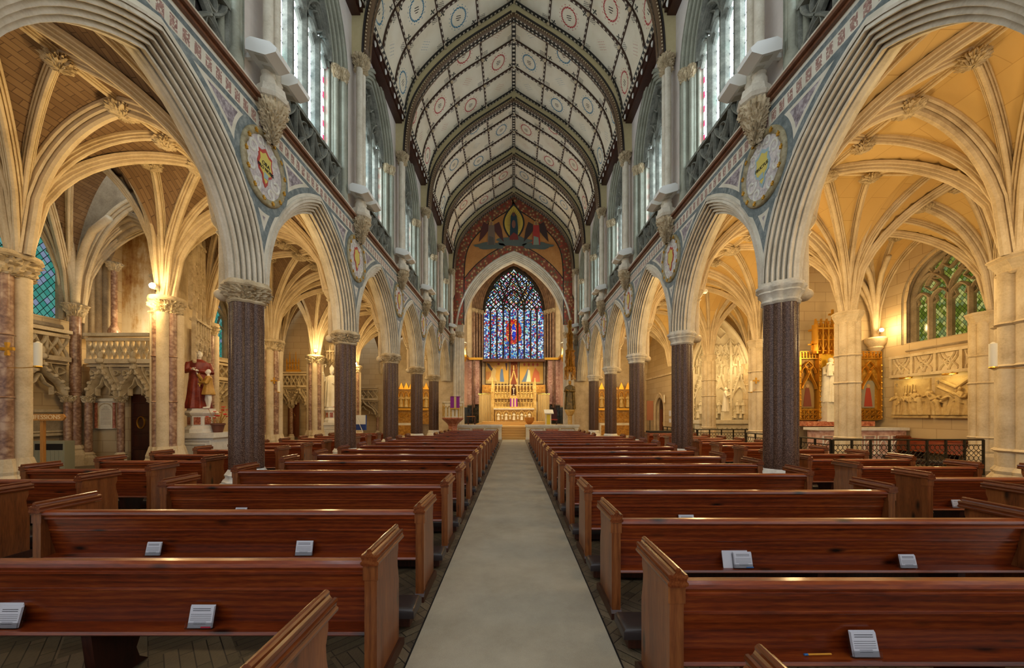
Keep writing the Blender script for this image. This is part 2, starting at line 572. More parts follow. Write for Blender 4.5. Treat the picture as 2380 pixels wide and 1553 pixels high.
M['east_glass'] = east_glass()
M['vault_l'] = blocks('brown vault blocks', (1, 0), 0.30, 0.085, (136, 110, 80), (118, 92, 64), (88, 66, 46), ms=0.006, dirt=(196, 176, 150))  # the left aisle's weaker light is mixed into this darker brown
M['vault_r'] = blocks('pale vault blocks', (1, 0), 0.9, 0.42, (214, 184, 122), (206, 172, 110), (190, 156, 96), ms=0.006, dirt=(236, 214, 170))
M['wall_blocks_y'] = blocks('ashlar on long walls', (1, 2), 0.85, 0.38, (206, 186, 148), (194, 172, 134), (160, 138, 104), ms=0.008)
M['wall_blocks_x'] = blocks('ashlar on cross walls', (0, 2), 0.85, 0.38, (206, 186, 148), (194, 172, 134), (160, 138, 104), ms=0.008)
M['wall_nave'] = stone('pale pink clerestory plaster', (196, 186, 178), (206, 198, 190), (214, 208, 200), 0.85, 0.7)


# ------------------------------------------------------------ mesh builder
class MB:
    def __init__(self):
        self.v, self.f, self.uv = [], [], {}

    def q(self, pts, uvs=None):
        b = len(self.v)
        self.v += [tuple(p) for p in pts]
        if uvs:
            self.uv[len(self.f)] = uvs
        self.f.append(tuple(range(b, b + len(pts))))

    def grid(self, rows, closed=False, flip=False, uvf=None):
        b = len(self.v)
        m = len(rows[0])
        for r in rows:
            self.v += [tuple(p) for p in r]
        for i in range(len(rows) - 1):
            for j in range(m if closed else m - 1):
                j2 = (j + 1) % m
                fc = (b + i * m + j, b + i * m + j2, b + (i + 1) * m + j2, b + (i + 1) * m + j)
                if uvf:
                    jj = j + 1
                    us = [uvf(i, j), uvf(i, jj), uvf(i + 1, jj), uvf(i + 1, j)]
                    self.uv[len(self.f)] = us[::-1] if flip else us
                self.f.append(fc[::-1] if flip else fc)
        return self

    def box(self, x0, x1, y0, y1, z0, z1):
        if x0 > x1: x0, x1 = x1, x0
        if y0 > y1: y0, y1 = y1, y0
        if z0 > z1: z0, z1 = z1, z0
        b = len(self.v)
        self.v += [(x0, y0, z0), (x1, y0, z0), (x1, y1, z0), (x0, y1, z0), (x0, y0, z1), (x1, y0, z1), (x1, y1, z1), (x0, y1, z1)]
        self.f += [tuple(b + k for k in q) for q in ((0, 3, 2, 1), (4, 5, 6, 7), (0, 1, 5, 4), (1, 2, 6, 5), (2, 3, 7, 6), (3, 0, 4, 7))]
        return self

    def fbox(self, F, u0, u1, v0, v1, w0, w1):
        pts = [F(u, v, w) for w in (w0, w1) for (u, v) in ((u0, v0), (u1, v0), (u1, v1), (u0, v1))]
        b = len(self.v)
        self.v += [tuple(p) for p in pts]
        self.f += [tuple(b + k for k in q) for q in ((0, 3, 2, 1), (4, 5, 6, 7), (0, 1, 5, 4), (1, 2, 6, 5), (2, 3, 7, 6), (3, 0, 4, 7))]
        return self

    def prism(self, F, pts, w0, w1):
        b = len(self.v)
        n = len(pts)
        self.v += [tuple(F(p[0], p[1], w0)) for p in pts] + [tuple(F(p[0], p[1], w1)) for p in pts]
        self.f.append(tuple(b + k for k in range(n))[::-1])
        self.f.append(tuple(b + n + k for k in range(n)))
        for k in range(n):
            k2 = (k + 1) % n
            self.f.append((b + k, b + k2, b + n + k2, b + n + k))
        return self

    def tube(self, pts, r, n=8, closed=False, cap=True):
        pts = [Vector(p) for p in pts]
        m = len(pts)
        rs = r if isinstance(r, (list, tuple)) else [r] * m
        up = None
        rows = []
        for i, p in enumerate(pts):
            a = pts[i - 1] if (i > 0 or closed) else p
            c = pts[(i + 1) % m] if (i < m - 1 or closed) else p
            t = (c - a)
            if t.length < 1e-9:
                t = Vector((0, 0, 1))
            t.normalize()
            if up is None:
                up = Vector((0, 0, 1)) if abs(t.z) < 0.9 else Vector((0, 1, 0))
            x = up.cross(t)
            if x.length < 1e-6:
                x = Vector((1, 0, 0)).cross(t)
            x.normalize()
            y = t.cross(x)
            up = y
            rows.append([p + (x * cos(2 * pi * k / n) + y * sin(2 * pi * k / n)) * rs[i] for k in range(n)])
        if closed:
            rows.append(rows[0])
        b = len(self.v)
        self.grid(rows, closed=True)
        if cap and not closed:
            self.f.append(tuple(b + k for k in range(n))[::-1])
            e = b + (m - 1) * n
            self.f.append(tuple(e + k for k in range(n)))
        return self

    def lathe(self, prof, c, n=16, shape=None, cap=True, jitter=0.0):
        c = Vector(c)
        rows = []
        if jitter:
            n = max(n, 80)
            q = [prof[0]]
            for a, b in zip(prof, prof[1:]):
                q += [(a[0] + (b[0] - a[0]) * t / 3, a[1] + (b[1] - a[1]) * t / 3) for t in (1, 2, 3)]
            prof = q
        for (r, z) in prof:
            row = []
            for k in range(n):
                a = 2 * pi * k / n
                rr = r * (shape(a) if shape else 1.0)
                if jitter:
                    rr += jitter * (noise.noise(Vector((cos(a) * 11 + c.x, sin(a) * 11 + c.y, z * 38))) + 0.25 * noise.noise(Vector((cos(a) * 23, sin(a) * 23 + c.y, z * 80))) - 0.1)
                row.append(c + Vector((cos(a) * rr, sin(a) * rr, z)))
            rows.append(row)
        b = len(self.v)
        self.grid(rows, closed=True, flip=True)
        if cap:
            self.f.append(tuple(b + k for k in range(n)) if prof[0][1] > prof[-1][1] else tuple(b + k for k in range(n))[::-1])
            e = b + (len(prof) - 1) * n
            self.f.append(tuple(e + k for k in range(n)))
        return self

    def ball(self, c, r, n=8, m=6):
        n, m = max(n, 7), max(m, 5)
        if not isinstance(r, (tuple, list)):
            r = (r, r, r)
        c = Vector(c)
        rows = []
        for i in range(m + 1):
            a = pi * i / m
            rows.append([c + Vector((r[0] * sin(a) * cos(2 * pi * k / n), r[1] * sin(a) * sin(2 * pi * k / n), -r[2] * cos(a))) for k in range(n)])
        self.grid(rows, closed=True)
        return self

    def bar(self, F, pts, w, w0, w1, closed=False):
        """mitred moulded bar along a 2-d line in the plane of F; w0 back, w1 front"""
        m = len(pts)
        rows = []
        for i in range(m):
            a = pts[i - 1] if (i > 0 or closed) else pts[i]
            c = pts[(i + 1) % m] if (i < m - 1 or closed) else pts[i]
            tx, ty = c[0] - a[0], c[1] - a[1]
            L = sqrt(tx * tx + ty * ty) or 1.0
            nx, ny = -ty / L, tx / L
            h = w / 2
            px, py = pts[i]
            mid = w0 + (w1 - w0) * 0.55
            rows.append([F(px + nx * k, py + ny * k, ww) for k, ww in ((-h, w0), (-h, mid), (-h * 0.35, w1), (h * 0.35, w1), (h, mid), (h, w0))])
        if closed:
            rows.append(rows[0])
        self.grid(rows, closed=True)
        return self

    def build(self, name, mat, parent=None, smooth=None, kind=None, label=None):
        base = Vector((0, 0, 0))
        p = parent
        while p is not None:
            base += Vector(p.location)
            p = p.parent
        me = bpy.data.meshes.new(name)
        me.from_pydata([(a[0] - base.x, a[1] - base.y, a[2] - base.z) for a in self.v], [], self.f)
        if self.uv:
            ul = me.uv_layers.new(name='UVMap')
            for fi, us in self.uv.items():
                poly = me.polygons[fi]
                for k, li in enumerate(poly.loop_indices):
                    ul.data[li].uv = us[k][:2]
        me.materials.append(mat)
        if smooth:
            me.polygons.foreach_set('use_smooth', [True] * len(me.polygons))
            if smooth is not True:
                me.set_sharp_from_angle(angle=radians(smooth))
        me.update()
        o = bpy.data.objects.new(name, me)
        COL.objects.link(o)
        if parent is not None:
            o.parent = parent
        if kind:
            o['kind'] = kind
        if label:
            o['label'] = label
        return o


def recenter(o):
    """move a single-mesh thing's origin to the foot of its mesh"""
    vs = [v.co for v in o.data.vertices]
    c = Vector((sum(v.x for v in vs) / len(vs), sum(v.y for v in vs) / len(vs), min(v.z for v in vs)))
    for v in o.data.vertices:
        v.co -= c
    o.location = o.location + c
    return o


def thing(name, label, cat, loc=(0, 0, 0), group=None, rz=0.0):
    o = bpy.data.objects.new(name, None)
    o.empty_display_size = 0.2
    COL.objects.link(o)
    o.location = loc
    o.rotation_euler = (0, 0, rz)
    o['label'] = label
    o['category'] = cat
    if group:
        o['group'] = group
    return o


def tag(o, label, cat, group=None):
    o['label'] = label
    o['category'] = cat
    if group:
        o['group'] = group
    return o


def kids(o):
    return [c for c in bpy.data.objects if c.parent == o]


def dup(root, loc, label, group=None, rz=None, cat=None, _kids={}):
    if root.name not in _kids:
        _kids[root.name] = [(c, kids(c)) for c in kids(root)]
    r = root.copy()
    COL.objects.link(r)
    r.location = loc
    if rz is not None:
        r.rotation_euler = (0, 0, rz)
    r['label'] = label
    if group:
        r['group'] = group
    if cat:
        r['category'] = cat
    for c, gs in _kids[root.name]:
        c2 = c.copy()
        COL.objects.link(c2)
        c2.parent = r
        for g in gs:
            g2 = g.copy()
            COL.objects.link(g2)
            g2.parent = c2
    return r


def struct(mb, name, mat, parent=None, smooth=None):
    return mb.build(name, mat, parent, smooth, kind=None if parent else 'structure')


def holder(name):
    o = bpy.data.objects.new(name, None)
    o.empty_display_size = 0.2
    COL.objects.link(o)
    o['kind'] = 'structure'
    return o


def frame(o, ux, vz=(0, 0, 1), n=None):
    """plane frame: origin, u axis, v axis, w = normal towards the viewer"""
    o, ux, vz = Vector(o), Vector(ux).normalized(), Vector(vz).normalized()
    n = Vector(n).normalized() if n is not None else ux.cross(vz)
    return lambda u, v, w=0.0: o + ux * u + vz * v + n * w


def pointed(uc, half, zs, rise, n=8):
    """pointed arch outline, left springing to right springing"""
    R = (half * half + rise * rise) / (2 * half)
    c = R - half
    th = acos(max(-1, min(1, c / R)))
    right = [(uc - c + R * cos(th * k / n), zs + R * sin(th * k / n)) for k in range(n + 1)]
    left = [(2 * uc - u, z) for (u, z) in right]
    return left + right[::-1][1:]


def circle(uc, vc, r, n=16, a0=0.0):
    return [(uc + r * cos(a0 + 2 * pi * k / n), vc + r * sin(a0 + 2 * pi * k / n)) for k in range(n)]


def foil(uc, vc, r, lobes=4, n=24, depth=0.28, rot=0.0):
    return [(uc + r * (1 - depth * abs(sin(lobes * (2 * pi * k / n) / 2 + rot)) ** 0.7) * cos(2 * pi * k / n), vc + r * (1 - depth * abs(sin(lobes * (2 * pi * k / n) / 2 + rot)) ** 0.7) * sin(2 * pi * k / n)) for k in range(n)]


def ogee(u0, v0, u1, v1, n=8):
    """S-curve between two points, vertical at both ends"""
    out = []
    for k in range(n + 1):
        t = k / n
        s = t * t * (3 - 2 * t)
        out.append((u0 + (u1 - u0) * s, v0 + (v1 - v0) * t))
    return out


def arch_band(mb, F, uc, zs, zb, c, prof, n=12):
    rows = []
    for (h, w) in prof:
        R = h + c
        th = acos(c / R)
        pts = [(-(R * cos(th * k / n) - c), zs + R * sin(th * k / n)) for k in range(n + 1)]
        pts += [(-u, z) for (u, z) in pts[::-1][1:]]
        if zb < zs - 1e-6:
            pts = [(-h, zb)] + pts + [(h, zb)]
        rows.append([F(uc + u, z, w) for (u, z) in pts])
    mb.grid(rows)
    return mb


def rolls(h0, w0, h1, w1, n, amp, per=6):
    dh, dw = h1 - h0, w1 - w0
    L = sqrt(dh * dh + dw * dw)
    nh, nw = dw / L, -dh / L
    out = []
    for k in range(n * per + 1):
        t = k / (n * per)
        a = amp * (abs(sin(pi * n * t)) ** 0.8) - amp * 0.5
        out.append((h0 + dh * t + nh * a, w0 + dw * t + nw * a))
    return out


def wallF(s, X):
    return frame((s * X, 0, 0), (0, 1, 0), (0, 0, 1), (-s, 0, 0))


SIDE = {-1: 'left', 1: 'right'}
ORD = ['nearest', 'second', 'third', 'fourth', 'fifth', 'sixth', 'seventh', 'eighth', 'ninth', 'tenth', 'eleventh', 'twelfth', 'thirteenth', 'fourteenth', 'fifteenth', 'sixteenth', 'seventeenth', 'eighteenth']


def where(i):
    return ('nearest the camera' if i <= 0 else ORD[i] + ' from the camera')


# ------------------------------------------------------------ floors
fl = MB().box(-15, 15, -5, 23.3, -0.2, 0.0)
floor = struct(fl, 'floor', M['parquet'])
fl2 = MB().box(-15, 15, 23.3, 34, -0.2, 0.0)
struct(fl2, 'floor', blocks('sanctuary tiles', (0, 1), 0.5, 0.5, (176, 140, 84), (160, 126, 76), (120, 92, 56), 0.4))
cp = MB().box(-0.70, 0.70, -2, 23.2, 0.0, 0.012).build('carpet', M['carpet'])
tag(cp, 'long beige carpet runner down the central aisle', 'carpet')
MB().box(-0.715, 0.715, -2, 23.2, 0.0, 0.006).build('carpet_edging', M['black'], cp)

# ------------------------------------------------------------ arcade walls
HM = 1.99
CC = 0.95
for s in (-1, 1):
    F = wallF(s, XW)
    Fb = frame((s * (XW + 0.64), 0, 0), (0, 1, 0), (0, 0, 1), (s, 0, 0))
    mb, mk = MB(), MB()
    for i in range(-1, 6):
        yc = (P(i) + P(i + 1)) / 2
        R = HM + CC
        ys = [-HM + 2 * HM * k / 40 for k in range(41)]
        zz = [ZC + sqrt(max(0, R * R - (abs(y) + CC) ** 2)) for y in ys]
        mb.grid([[F(yc + y, z) for y, z in zip(ys, zz)], [F(yc + y, 7.28) for y in ys]])
        mk.grid([[Fb(yc + y, z) for y, z in zip(ys, zz)], [Fb(yc + y, 8.6) for y in ys]])
    wall = struct(mb, 'wall_' + SIDE[s], M['spandrel'])
    struct(mk, 'aisle_face', M['stone'], wall)
    for i in range(-1, 6):
        yc = (P(i) + P(i + 1)) / 2
        a = MB()
        prof = [(HM, 0.0), (HM - 0.012, 0.03), (HM - 0.05, 0.03)] + rolls(HM - 0.05, 0.02, 1.655, -0.27, 5, 0.10, 8) + [(1.65, -0.30), (1.65, -0.34)]
        back = [(h, -0.64 - w) for (h, w) in rolls(HM - 0.05, 0.02, 1.655, -0.27, 4, 0.05)][::-1]
        arch_band(a, F, yc, ZC, ZC, CC, prof + back + [(HM, -0.66)], 14)
        a.build('arch_moulding', M['nave_stone'], wall, smooth=50)
    # string course
    st = MB()
    for (z0, z1, w, m) in ((7.28, 7.33, 0.06, 0), (7.33, 7.39, 0.12, 0)):
        st.fbox(F, -4, 26.9, z0, z1, -0.2, w)
    st.build('string_course', M['brown_string'], wall)
    MB().fbox(F, -4, 26.9, 7.39, 7.46, -0.3, 0.09).build('string_top', M['nave_stone'], wall)
    MB().fbox(F, -4, 26.9, 7.46, 7.49, -0.3, -0.02).build('ledge', M['black'], wall)  # no ledge here: black strip paints in the shade of a gap

# ------------------------------------------------------------ nave piers
def quat(r0, r1, n=40, off=0.0):
    """outline of clustered shafts as radius factor"""
    def f(a):
        b = 0.0
        for k in range(8):
            ak = k * pi / 4 + off
            rc, rr = (0.17, 0.135) if k % 2 == 0 else (0.19, 0.09)
            d = rc * cos(a - ak)
            q = rr * rr - (rc * sin(a - ak)) ** 2
            if q > 0:
                b = max(b, d + sqrt(q))
        return max(b, 0.19) / 0.305
    return f


QF = quat(0, 0)


def cluster_shafts(t, cx, cy, z0, z1, mats, big=(0.17, 0.135), small=(0.19, 0.09), sides=8, name='shaft', scale=1.0, rings=()):
    for k in range(sides):
        a = k * 2 * pi / sides
        rc, rr = big if k % 2 == 0 else small
        rc, rr = rc * scale, rr * scale
        m = MB()
        prof = [(rr, z0)]
        for zr in rings:
            prof += [(rr, zr - 0.03), (rr * 1.28, zr), (rr, zr + 0.03)]
        prof.append((rr, z1))
        m.lathe(prof, (cx + rc * cos(a), cy + rc * sin(a), 0), 14, cap=False)
        m.build(name, mats[k % 2], t, smooth=60)


for s in (-1, 1):
    for i in range(0, 6):
        cx, cy = s * XP, P(i)
        t = thing('nave_pier', 'polished brown granite nave pier in the %s arcade, %s' % (SIDE[s], 'just outside the picture corner' if i == 0 else where(i - 1)), 'pier', (cx, cy, 0), 'granite piers of the %s arcade' % SIDE[s])
        mats = (M['granite'], M['granite']) if i < 6 else (M['nave_stone'],) * 2
        cluster_shafts(t, cx, cy, 0.62, 3.72, mats)
        MB().lathe([(0.14, 0.62), (0.14, 3.7)], (cx, cy, 0), 12).build('core', M['granite'], t)
        b = MB().lathe([(0.44, 0.0), (0.44, 0.36), (0.40, 0.40)], (cx, cy, 0), 8, cap=True)
        b.lathe([(0.40, 0.38), (0.41, 0.43), (0.36, 0.47), (0.35, 0.51), (0.37, 0.55), (0.33, 0.60), (0.31, 0.64)], (cx, cy, 0), 40, QF)
        b.build('base', M['white_stone'], t, smooth=50)
        c = MB()
        if s < 0:
            c.lathe([(0.31, 3.66), (0.34, 3.69), (0.31, 3.72)], (cx, cy, 0), 64, QF)
            c.lathe([(0.31, 3.72), (0.335, 3.76), (0.36, 3.80), (0.385, 3.84), (0.40, 3.88), (0.41, 3.92), (0.38, 3.95)], (cx, cy, 0), 96, QF, jitter=0.11)
            c.lathe([(0.40, 3.93), (0.43, 3.96), (0.41, 4.0), (0.38, 4.05)], (cx, cy, 0), 64, QF)
        else:
            c.lathe([(0.31, 3.66), (0.345, 3.70), (0.32, 3.74), (0.34, 3.80), (0.40, 3.86), (0.38, 3.89), (0.43, 3.94), (0.43, 3.98), (0.39, 4.01), (0.38, 4.05)], (cx, cy, 0), 64, QF)
        c.build('capital', M['carved'] if s < 0 else M['nave_stone'], t, smooth=40)
        # aisle-side vault shaft that climbs from the capital
        if i > 0:
            v = MB().tube([(cx + s * 0.42, cy, 3.9), (cx + s * 0.42, cy, 5.15)], 0.085, 10)
            v.ball((cx + s * 0.42, cy, 3.86), (0.16, 0.16, 0.12))
            v.build('vault_shaft', M['stone'], t, smooth=50)
            MB().lathe([(0.09, 4.95), (0.13, 5.0), (0.10, 5.04), (0.17, 5.14), (0.2, 5.22), (0.17, 5.28)], (cx + s * 0.42, cy, 0), 16).build('vault_capital', M['carved'], t, smooth=40)

# ------------------------------------------------------------ roundels
TXT = {(-1, 1): ('ORA', 'PRO NOBIS'), (1, 1): ('FRUCTUS', ''), (-1, 2): ('AVE', 'MARIA'), (1, 2): ('VENTRIS', '')}
DESC = {(-1, 1): 'roundel reading ORA PRO NOBIS, nearest on the left arcade wall', (1, 1): 'roundel reading FRUCTUS edged in pale blue, nearest on the right arcade wall'}


def text_mesh(body, size, F, uc, vc, w, mat, parent, flip=1, name='lettering', depth=0.004):
    cu = bpy.data.curves.new('t', 'FONT')
    cu.body = body
    cu.size = size
    cu.extrude = depth
    cu.align_x = 'CENTER'
    cu.align_y = 'CENTER'
    o = bpy.data.objects.new('t', cu)
    COL.objects.link(o)
    me = o.to_mesh()
    mb = MB()
    base = len(mb.v)
    mb.v = [tuple(F(uc + flip * v.co.x, vc + v.co.y, w + v.co.z)) for v in me.vertices]
    mb.f = [tuple(p.vertices) for p in me.polygons]
    o.to_mesh_clear()
    bpy.data.objects.remove(o)
    bpy.data.curves.remove(cu)
    return mb.build(name, mat, parent)


M['yellow_tile'] = N('yellow mosaic').base((206, 190, 92), 0.4).m
M['red_tile'] = N('red mosaic').base((176, 62, 48), 0.4).m
M['blue_tile'] = N('pale blue mosaic').base((150, 176, 184), 0.4).m
M['scroll'] = stone('white scrollwork', (190, 190, 180), (214, 214, 204), (226, 226, 218), 0.4)
M['ring_stone'] = stone('gilded carved ring', (112, 98, 66), (150, 140, 108), (182, 172, 138), 0.5, 9)
for s in (-1, 1):
    F = wallF(s, XW)
    for i in range(1, 6):
        yc, zc = P(i), 6.22
        lab = DESC.get((s, i), 'marble roundel on the %s arcade wall, %s' % (SIDE[s], where(i - 1)))
        t = thing('wall_roundel', lab, 'roundel', tuple(F(yc, zc - 0.66, 0.0)), 'marble roundels between the arches')
        rg = MB()
        rows = []
        for (k, w) in ((1.0, 0.0), (1.0, 0.03), (0.95, 0.055), (0.90, 0.05), (0.83, 0.05), (0.80, 0.02)):
            rows.append([F(yc + 0.60 * k * cos(a), zc + 0.67 * k * sin(a), w + (0.02 * noise.noise(Vector((cos(a) * 9, sin(a) * 9, k * 20 + i))) if 0.82 < k < 0.99 else 0)) for a in [2 * pi * q / 96 for q in range(96)]])
        rg.grid(rows, closed=True)
        rg.build('carved_ring', M['ring_stone'], t, smooth=60)
        for k in range(13):
            a = 2 * pi * k / 13 + 0.2
            MB().prism(F, [(yc + 0.53 * cos(a) + (0.042 if q % 2 else 0.02) * cos(q * pi / 5), zc + 0.6 * sin(a) + (0.046 if q % 2 else 0.02) * sin(q * pi / 5)) for q in range(10)], 0.04, 0.075).build('gilt_star', M['gold'], t)
        MB().prism(F, [(yc + 0.5 * cos(2 * pi * k / 48), zc + 0.56 * sin(2 * pi * k / 48)) for k in range(48)], 0.0, 0.015).build('disc', M['purple_marble'], t)
        for q, (du, dv, rr) in enumerate(((-0.3, 0.2, 0.13), (0.28, 0.28, 0.12), (-0.33, -0.12, 0.12), (0.32, -0.16, 0.14), (-0.2, -0.36, 0.12), (0.16, -0.4, 0.11), (-0.12, 0.43, 0.1), (0.1, 0.44, 0.1))):
            pts = [(yc + du + rr * (1 - k / 16) * cos(k * 0.55 + q), zc + dv + rr * (1 - k / 16) * sin(k * 0.55 + q) * 1.1) for k in range(12)]
            MB().bar(F, pts, 0.05, 0.01, 0.028).build('scroll', M['scroll'], t)

        def cart(k):
            base = [(0, 0.36), (0.1, 0.28), (0.19, 0.27), (0.17, 0.14), (0.21, 0.04), (0.17, -0.1), (0.08, -0.16), (0.06, -0.28), (0.0, -0.36)]
            base = base + [(-u, v) for (u, v) in base[::-1][1:-1]]
            return [(yc + u * k, zc + v * k) for u, v in base]
        MB().prism(F, cart(1.0), 0.01, 0.03).build('cartouche_edge', M['red_tile'] if (s, i) != (1, 1) else M['blue_tile'], t)
        MB().prism(F, cart(0.80), 0.02, 0.034).build('cartouche', M['yellow_tile'], t)
        if (s, i) in DESC:
            l1, l2 = TXT[(s, i)]
            if l2:
                text_mesh(l1, 0.1, F, yc, zc + 0.06, 0.037, M['black'], t, -s if s > 0 else 1)
                text_mesh(l2, 0.085, F, yc, zc - 0.03, 0.037, M['black'], t, -s if s > 0 else 1)
            else:
                text_mesh(l1, 0.082, F, yc, zc + 0.02, 0.037, M['black'], t, -1)
            MB().prism(F, [(yc - 0.05, zc - 0.2), (yc + 0.05, zc - 0.2), (yc + 0.07, zc - 0.11), (yc - 0.04, zc - 0.09)], 0.03, 0.04).build('emblem', M['blue_tile'], t)

# ------------------------------------------------------------ clerestory
ZG0, ZGS = 7.49, 11.2
for s in (-1, 1):
    XQ = 4.74
    F = wallF(s, XQ)
    mb = MB()
    HW, CW, RISE = 1.50, 0.95, 2.3
    for i in range(-1, 6):
        yc = (P(i) + P(i + 1)) / 2
        R = HW + CW
        ys = [-1.99, -HW] + [-HW + 2 * HW * k / 24 for k in range(1, 24)] + [HW, 1.99]
        top = []
        for j in range(len(ys) - 1):
            y0, y1 = ys[j], ys[j + 1]
            if abs((y0 + y1) / 2) > HW:
                mb.q([F(yc + y0, 7.46), F(yc + y1, 7.46), F(yc + y1, 14.6), F(yc + y0, 14.6)])
            else:
                za, zb_ = (ZGS + sqrt(max(0, R * R - (abs(y) + CW) ** 2)) for y in (y0, y1))
                mb.q([F(yc + y0, za), F(yc + y1, zb_), F(yc + y1, 14.6), F(yc + y0, 14.6)])
    cw = struct(mb, 'wall_' + SIDE[s] + '_upper', M['wall_nave'])
    for i in range(-1, 6):
        yc = (P(i) + P(i + 1)) / 2
        # glass
        g = MB()
        G = wallF(s, XQ + 0.42)
        hw = 1.14
        pts = [(yc - hw, 8.35), (yc + hw, 8.35)] + pointed(yc, hw, ZGS, 1.86, 12)[::-1]
        g.q([G(u, v) for u, v in pts], [((u - yc + hw) / (2 * hw) * 4, v) for u, v in pts])
        wname = 'window_%d' % ((i + 2) if s < 0 else (i + 9))
        w = struct(g, wname, M['clear_glass'])
        j = MB()
        prof = [(HW + 0.06, 0.0), (HW + 0.05, 0.05)] + rolls(HW + 0.03, 0.04, 1.15, -0.36, 5, 0.06) + [(1.13, -0.42)]
        arch_band(j, F, yc, ZGS, ZG0, CW, prof, 10)
        j.build('jamb_moulding', M['jamb_stone'], w, smooth=50)
        for q in (-1, 1):
            c = MB()
            for dq in (0.0, 0.16):
                p0 = F(yc + q * (HW - 0.06 - dq * 0.8), 0, -0.02 - dq)
                c.lathe([(0.07, 10.9), (0.1, 10.98), (0.14, 11.12), (0.15, 11.22), (0.1, 11.27)], p0, 14, jitter=0.05)
            c.build('jamb_capital', M['carved'], w, smooth=40)
            c = MB()
            for dq in (0.0, 0.16):
                p0 = F(yc + q * (HW - 0.06 - dq * 0.8), 0, -0.02 - dq)
                c.lathe([(0.12, 7.5), (0.12, 7.75), (0.09, 7.85), (0.065, 7.9), (0.065, 10.95)], p0, 10)
            c.build('jamb_shaft', M['jamb_stone'], w, smooth=50)
        for q in range(1, 4):
            u = yc - hw + 2 * hw * q / 4
            m = MB()
            m.bar(G, [(u, 7.6), (u, ZGS + 0.1)], 0.15, 0.0, 0.2)
            m.build('mullion', M['dark_stone'], w)
        tr = MB()
        q4 = 2 * hw / 4
        for q in range(4):
            u = yc - hw + q4 * (q + 0.5)
            tr.bar(G, pointed(u, q4 / 2, ZGS - 0.15, 0.42, 6), 0.09, 0.0, 0.16)
            for d in (-1, 1):
                tr.bar(G, [(u + d * q4 * 0.45, ZGS - 0.2), (u + d * q4 * 0.16, ZGS - 0.02), (u + d * q4 * 0.3, ZGS + 0.12)], 0.05, 0.0, 0.1)
        for d in (-1, 1):
            tr.bar(G, pointed(yc + d * q4, q4, ZGS, 0.95, 8), 0.12, 0.0, 0.2)
            tr.bar(G, foil(yc + d * q4, ZGS + 0.52, 0.24, 4), 0.07, 0.0, 0.14, True)
            tr.bar(G, ogee(yc, ZGS + 0.2, yc + d * 0.55, ZGS + 1.2), 0.1, 0.0, 0.17)
            tr.bar(G, ogee(yc + d * 0.95, ZGS + 0.45, yc + d * 0.3, ZGS + 1.2), 0.1, 0.0, 0.17)
            tr.bar(G, foil(yc + d * 0.42, ZGS + 0.92, 0.17, 3), 0.06, 0.0, 0.12, True)
        tr.bar(G, foil(yc, ZGS + 1.3, 0.28, 4), 0.08, 0.0, 0.16, True)
        tr.bar(G, pointed(yc, hw, ZGS, 1.86, 12), 0.16, 0.0, 0.22)
        tr.build('tracery', M['dark_stone'], w)
        # dark head panels between the bars
        hd = MB()
        pts = [(yc - hw, ZGS + 0.34)] + [(yc - hw + q4 * k * 0.5, ZGS + (0.46 if k % 2 else 0.1)) for k in range(1, 8)] + [(yc + hw, ZGS + 0.34)]
        ol = [(u, v) for (u, v) in pointed(yc, hw, ZGS, 1.86, 12) if v > ZGS + 0.3]
        hd.q([G(u, v, 0.02) for u, v in pts + ol[::-1]])
        hd.build('dark_tracery_glass', M['dark_stone'], w)
        # pierced parapet at the foot
        pr = MB()
        PFr = wallF(s, XQ + 0.10)
        pr.fbox(PFr, yc - 1.36, yc + 1.36, 8.46, 8.54, -0.12, 0.06)
        pr.fbox(PFr, yc - 1.36, yc + 1.36, 7.5, 7.6, -0.1, 0.04)
        n = 4
        bw = 2.72 / n
        for q in range(n + 1):
            pr.bar(PFr, [(yc - 1.36 + bw * q, 7.55), (yc - 1.36 + bw * q, 8.48)], 0.06, -0.08, 0.04)
        for q in range(n):
            u0 = yc - 1.36 + bw * q
            for (a0, b0, a1, b1) in ((0.05, 7.58, 0.62, 8.46), (0.62, 7.58, 0.05, 8.46)):
                pr.bar(PFr, ogee(u0 + a0, b0, u0 + a1, b1, 10), 0.075, -0.08, 0.05)
            pr.bar(PFr, foil(u0 + bw / 2, 7.8, 0.15, 3), 0.05, -0.08, 0.03, True)
            pr.bar(PFr, foil(u0 + bw / 2, 8.27, 0.15, 3, rot=1.5), 0.05, -0.08, 0.03, True)
        pr.build('parapet', M['dark_stone'], w)
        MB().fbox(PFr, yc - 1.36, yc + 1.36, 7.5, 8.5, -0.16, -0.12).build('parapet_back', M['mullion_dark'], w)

M['panel_grey'] = N('lamp panel').base((188, 184, 170), 0.4).m
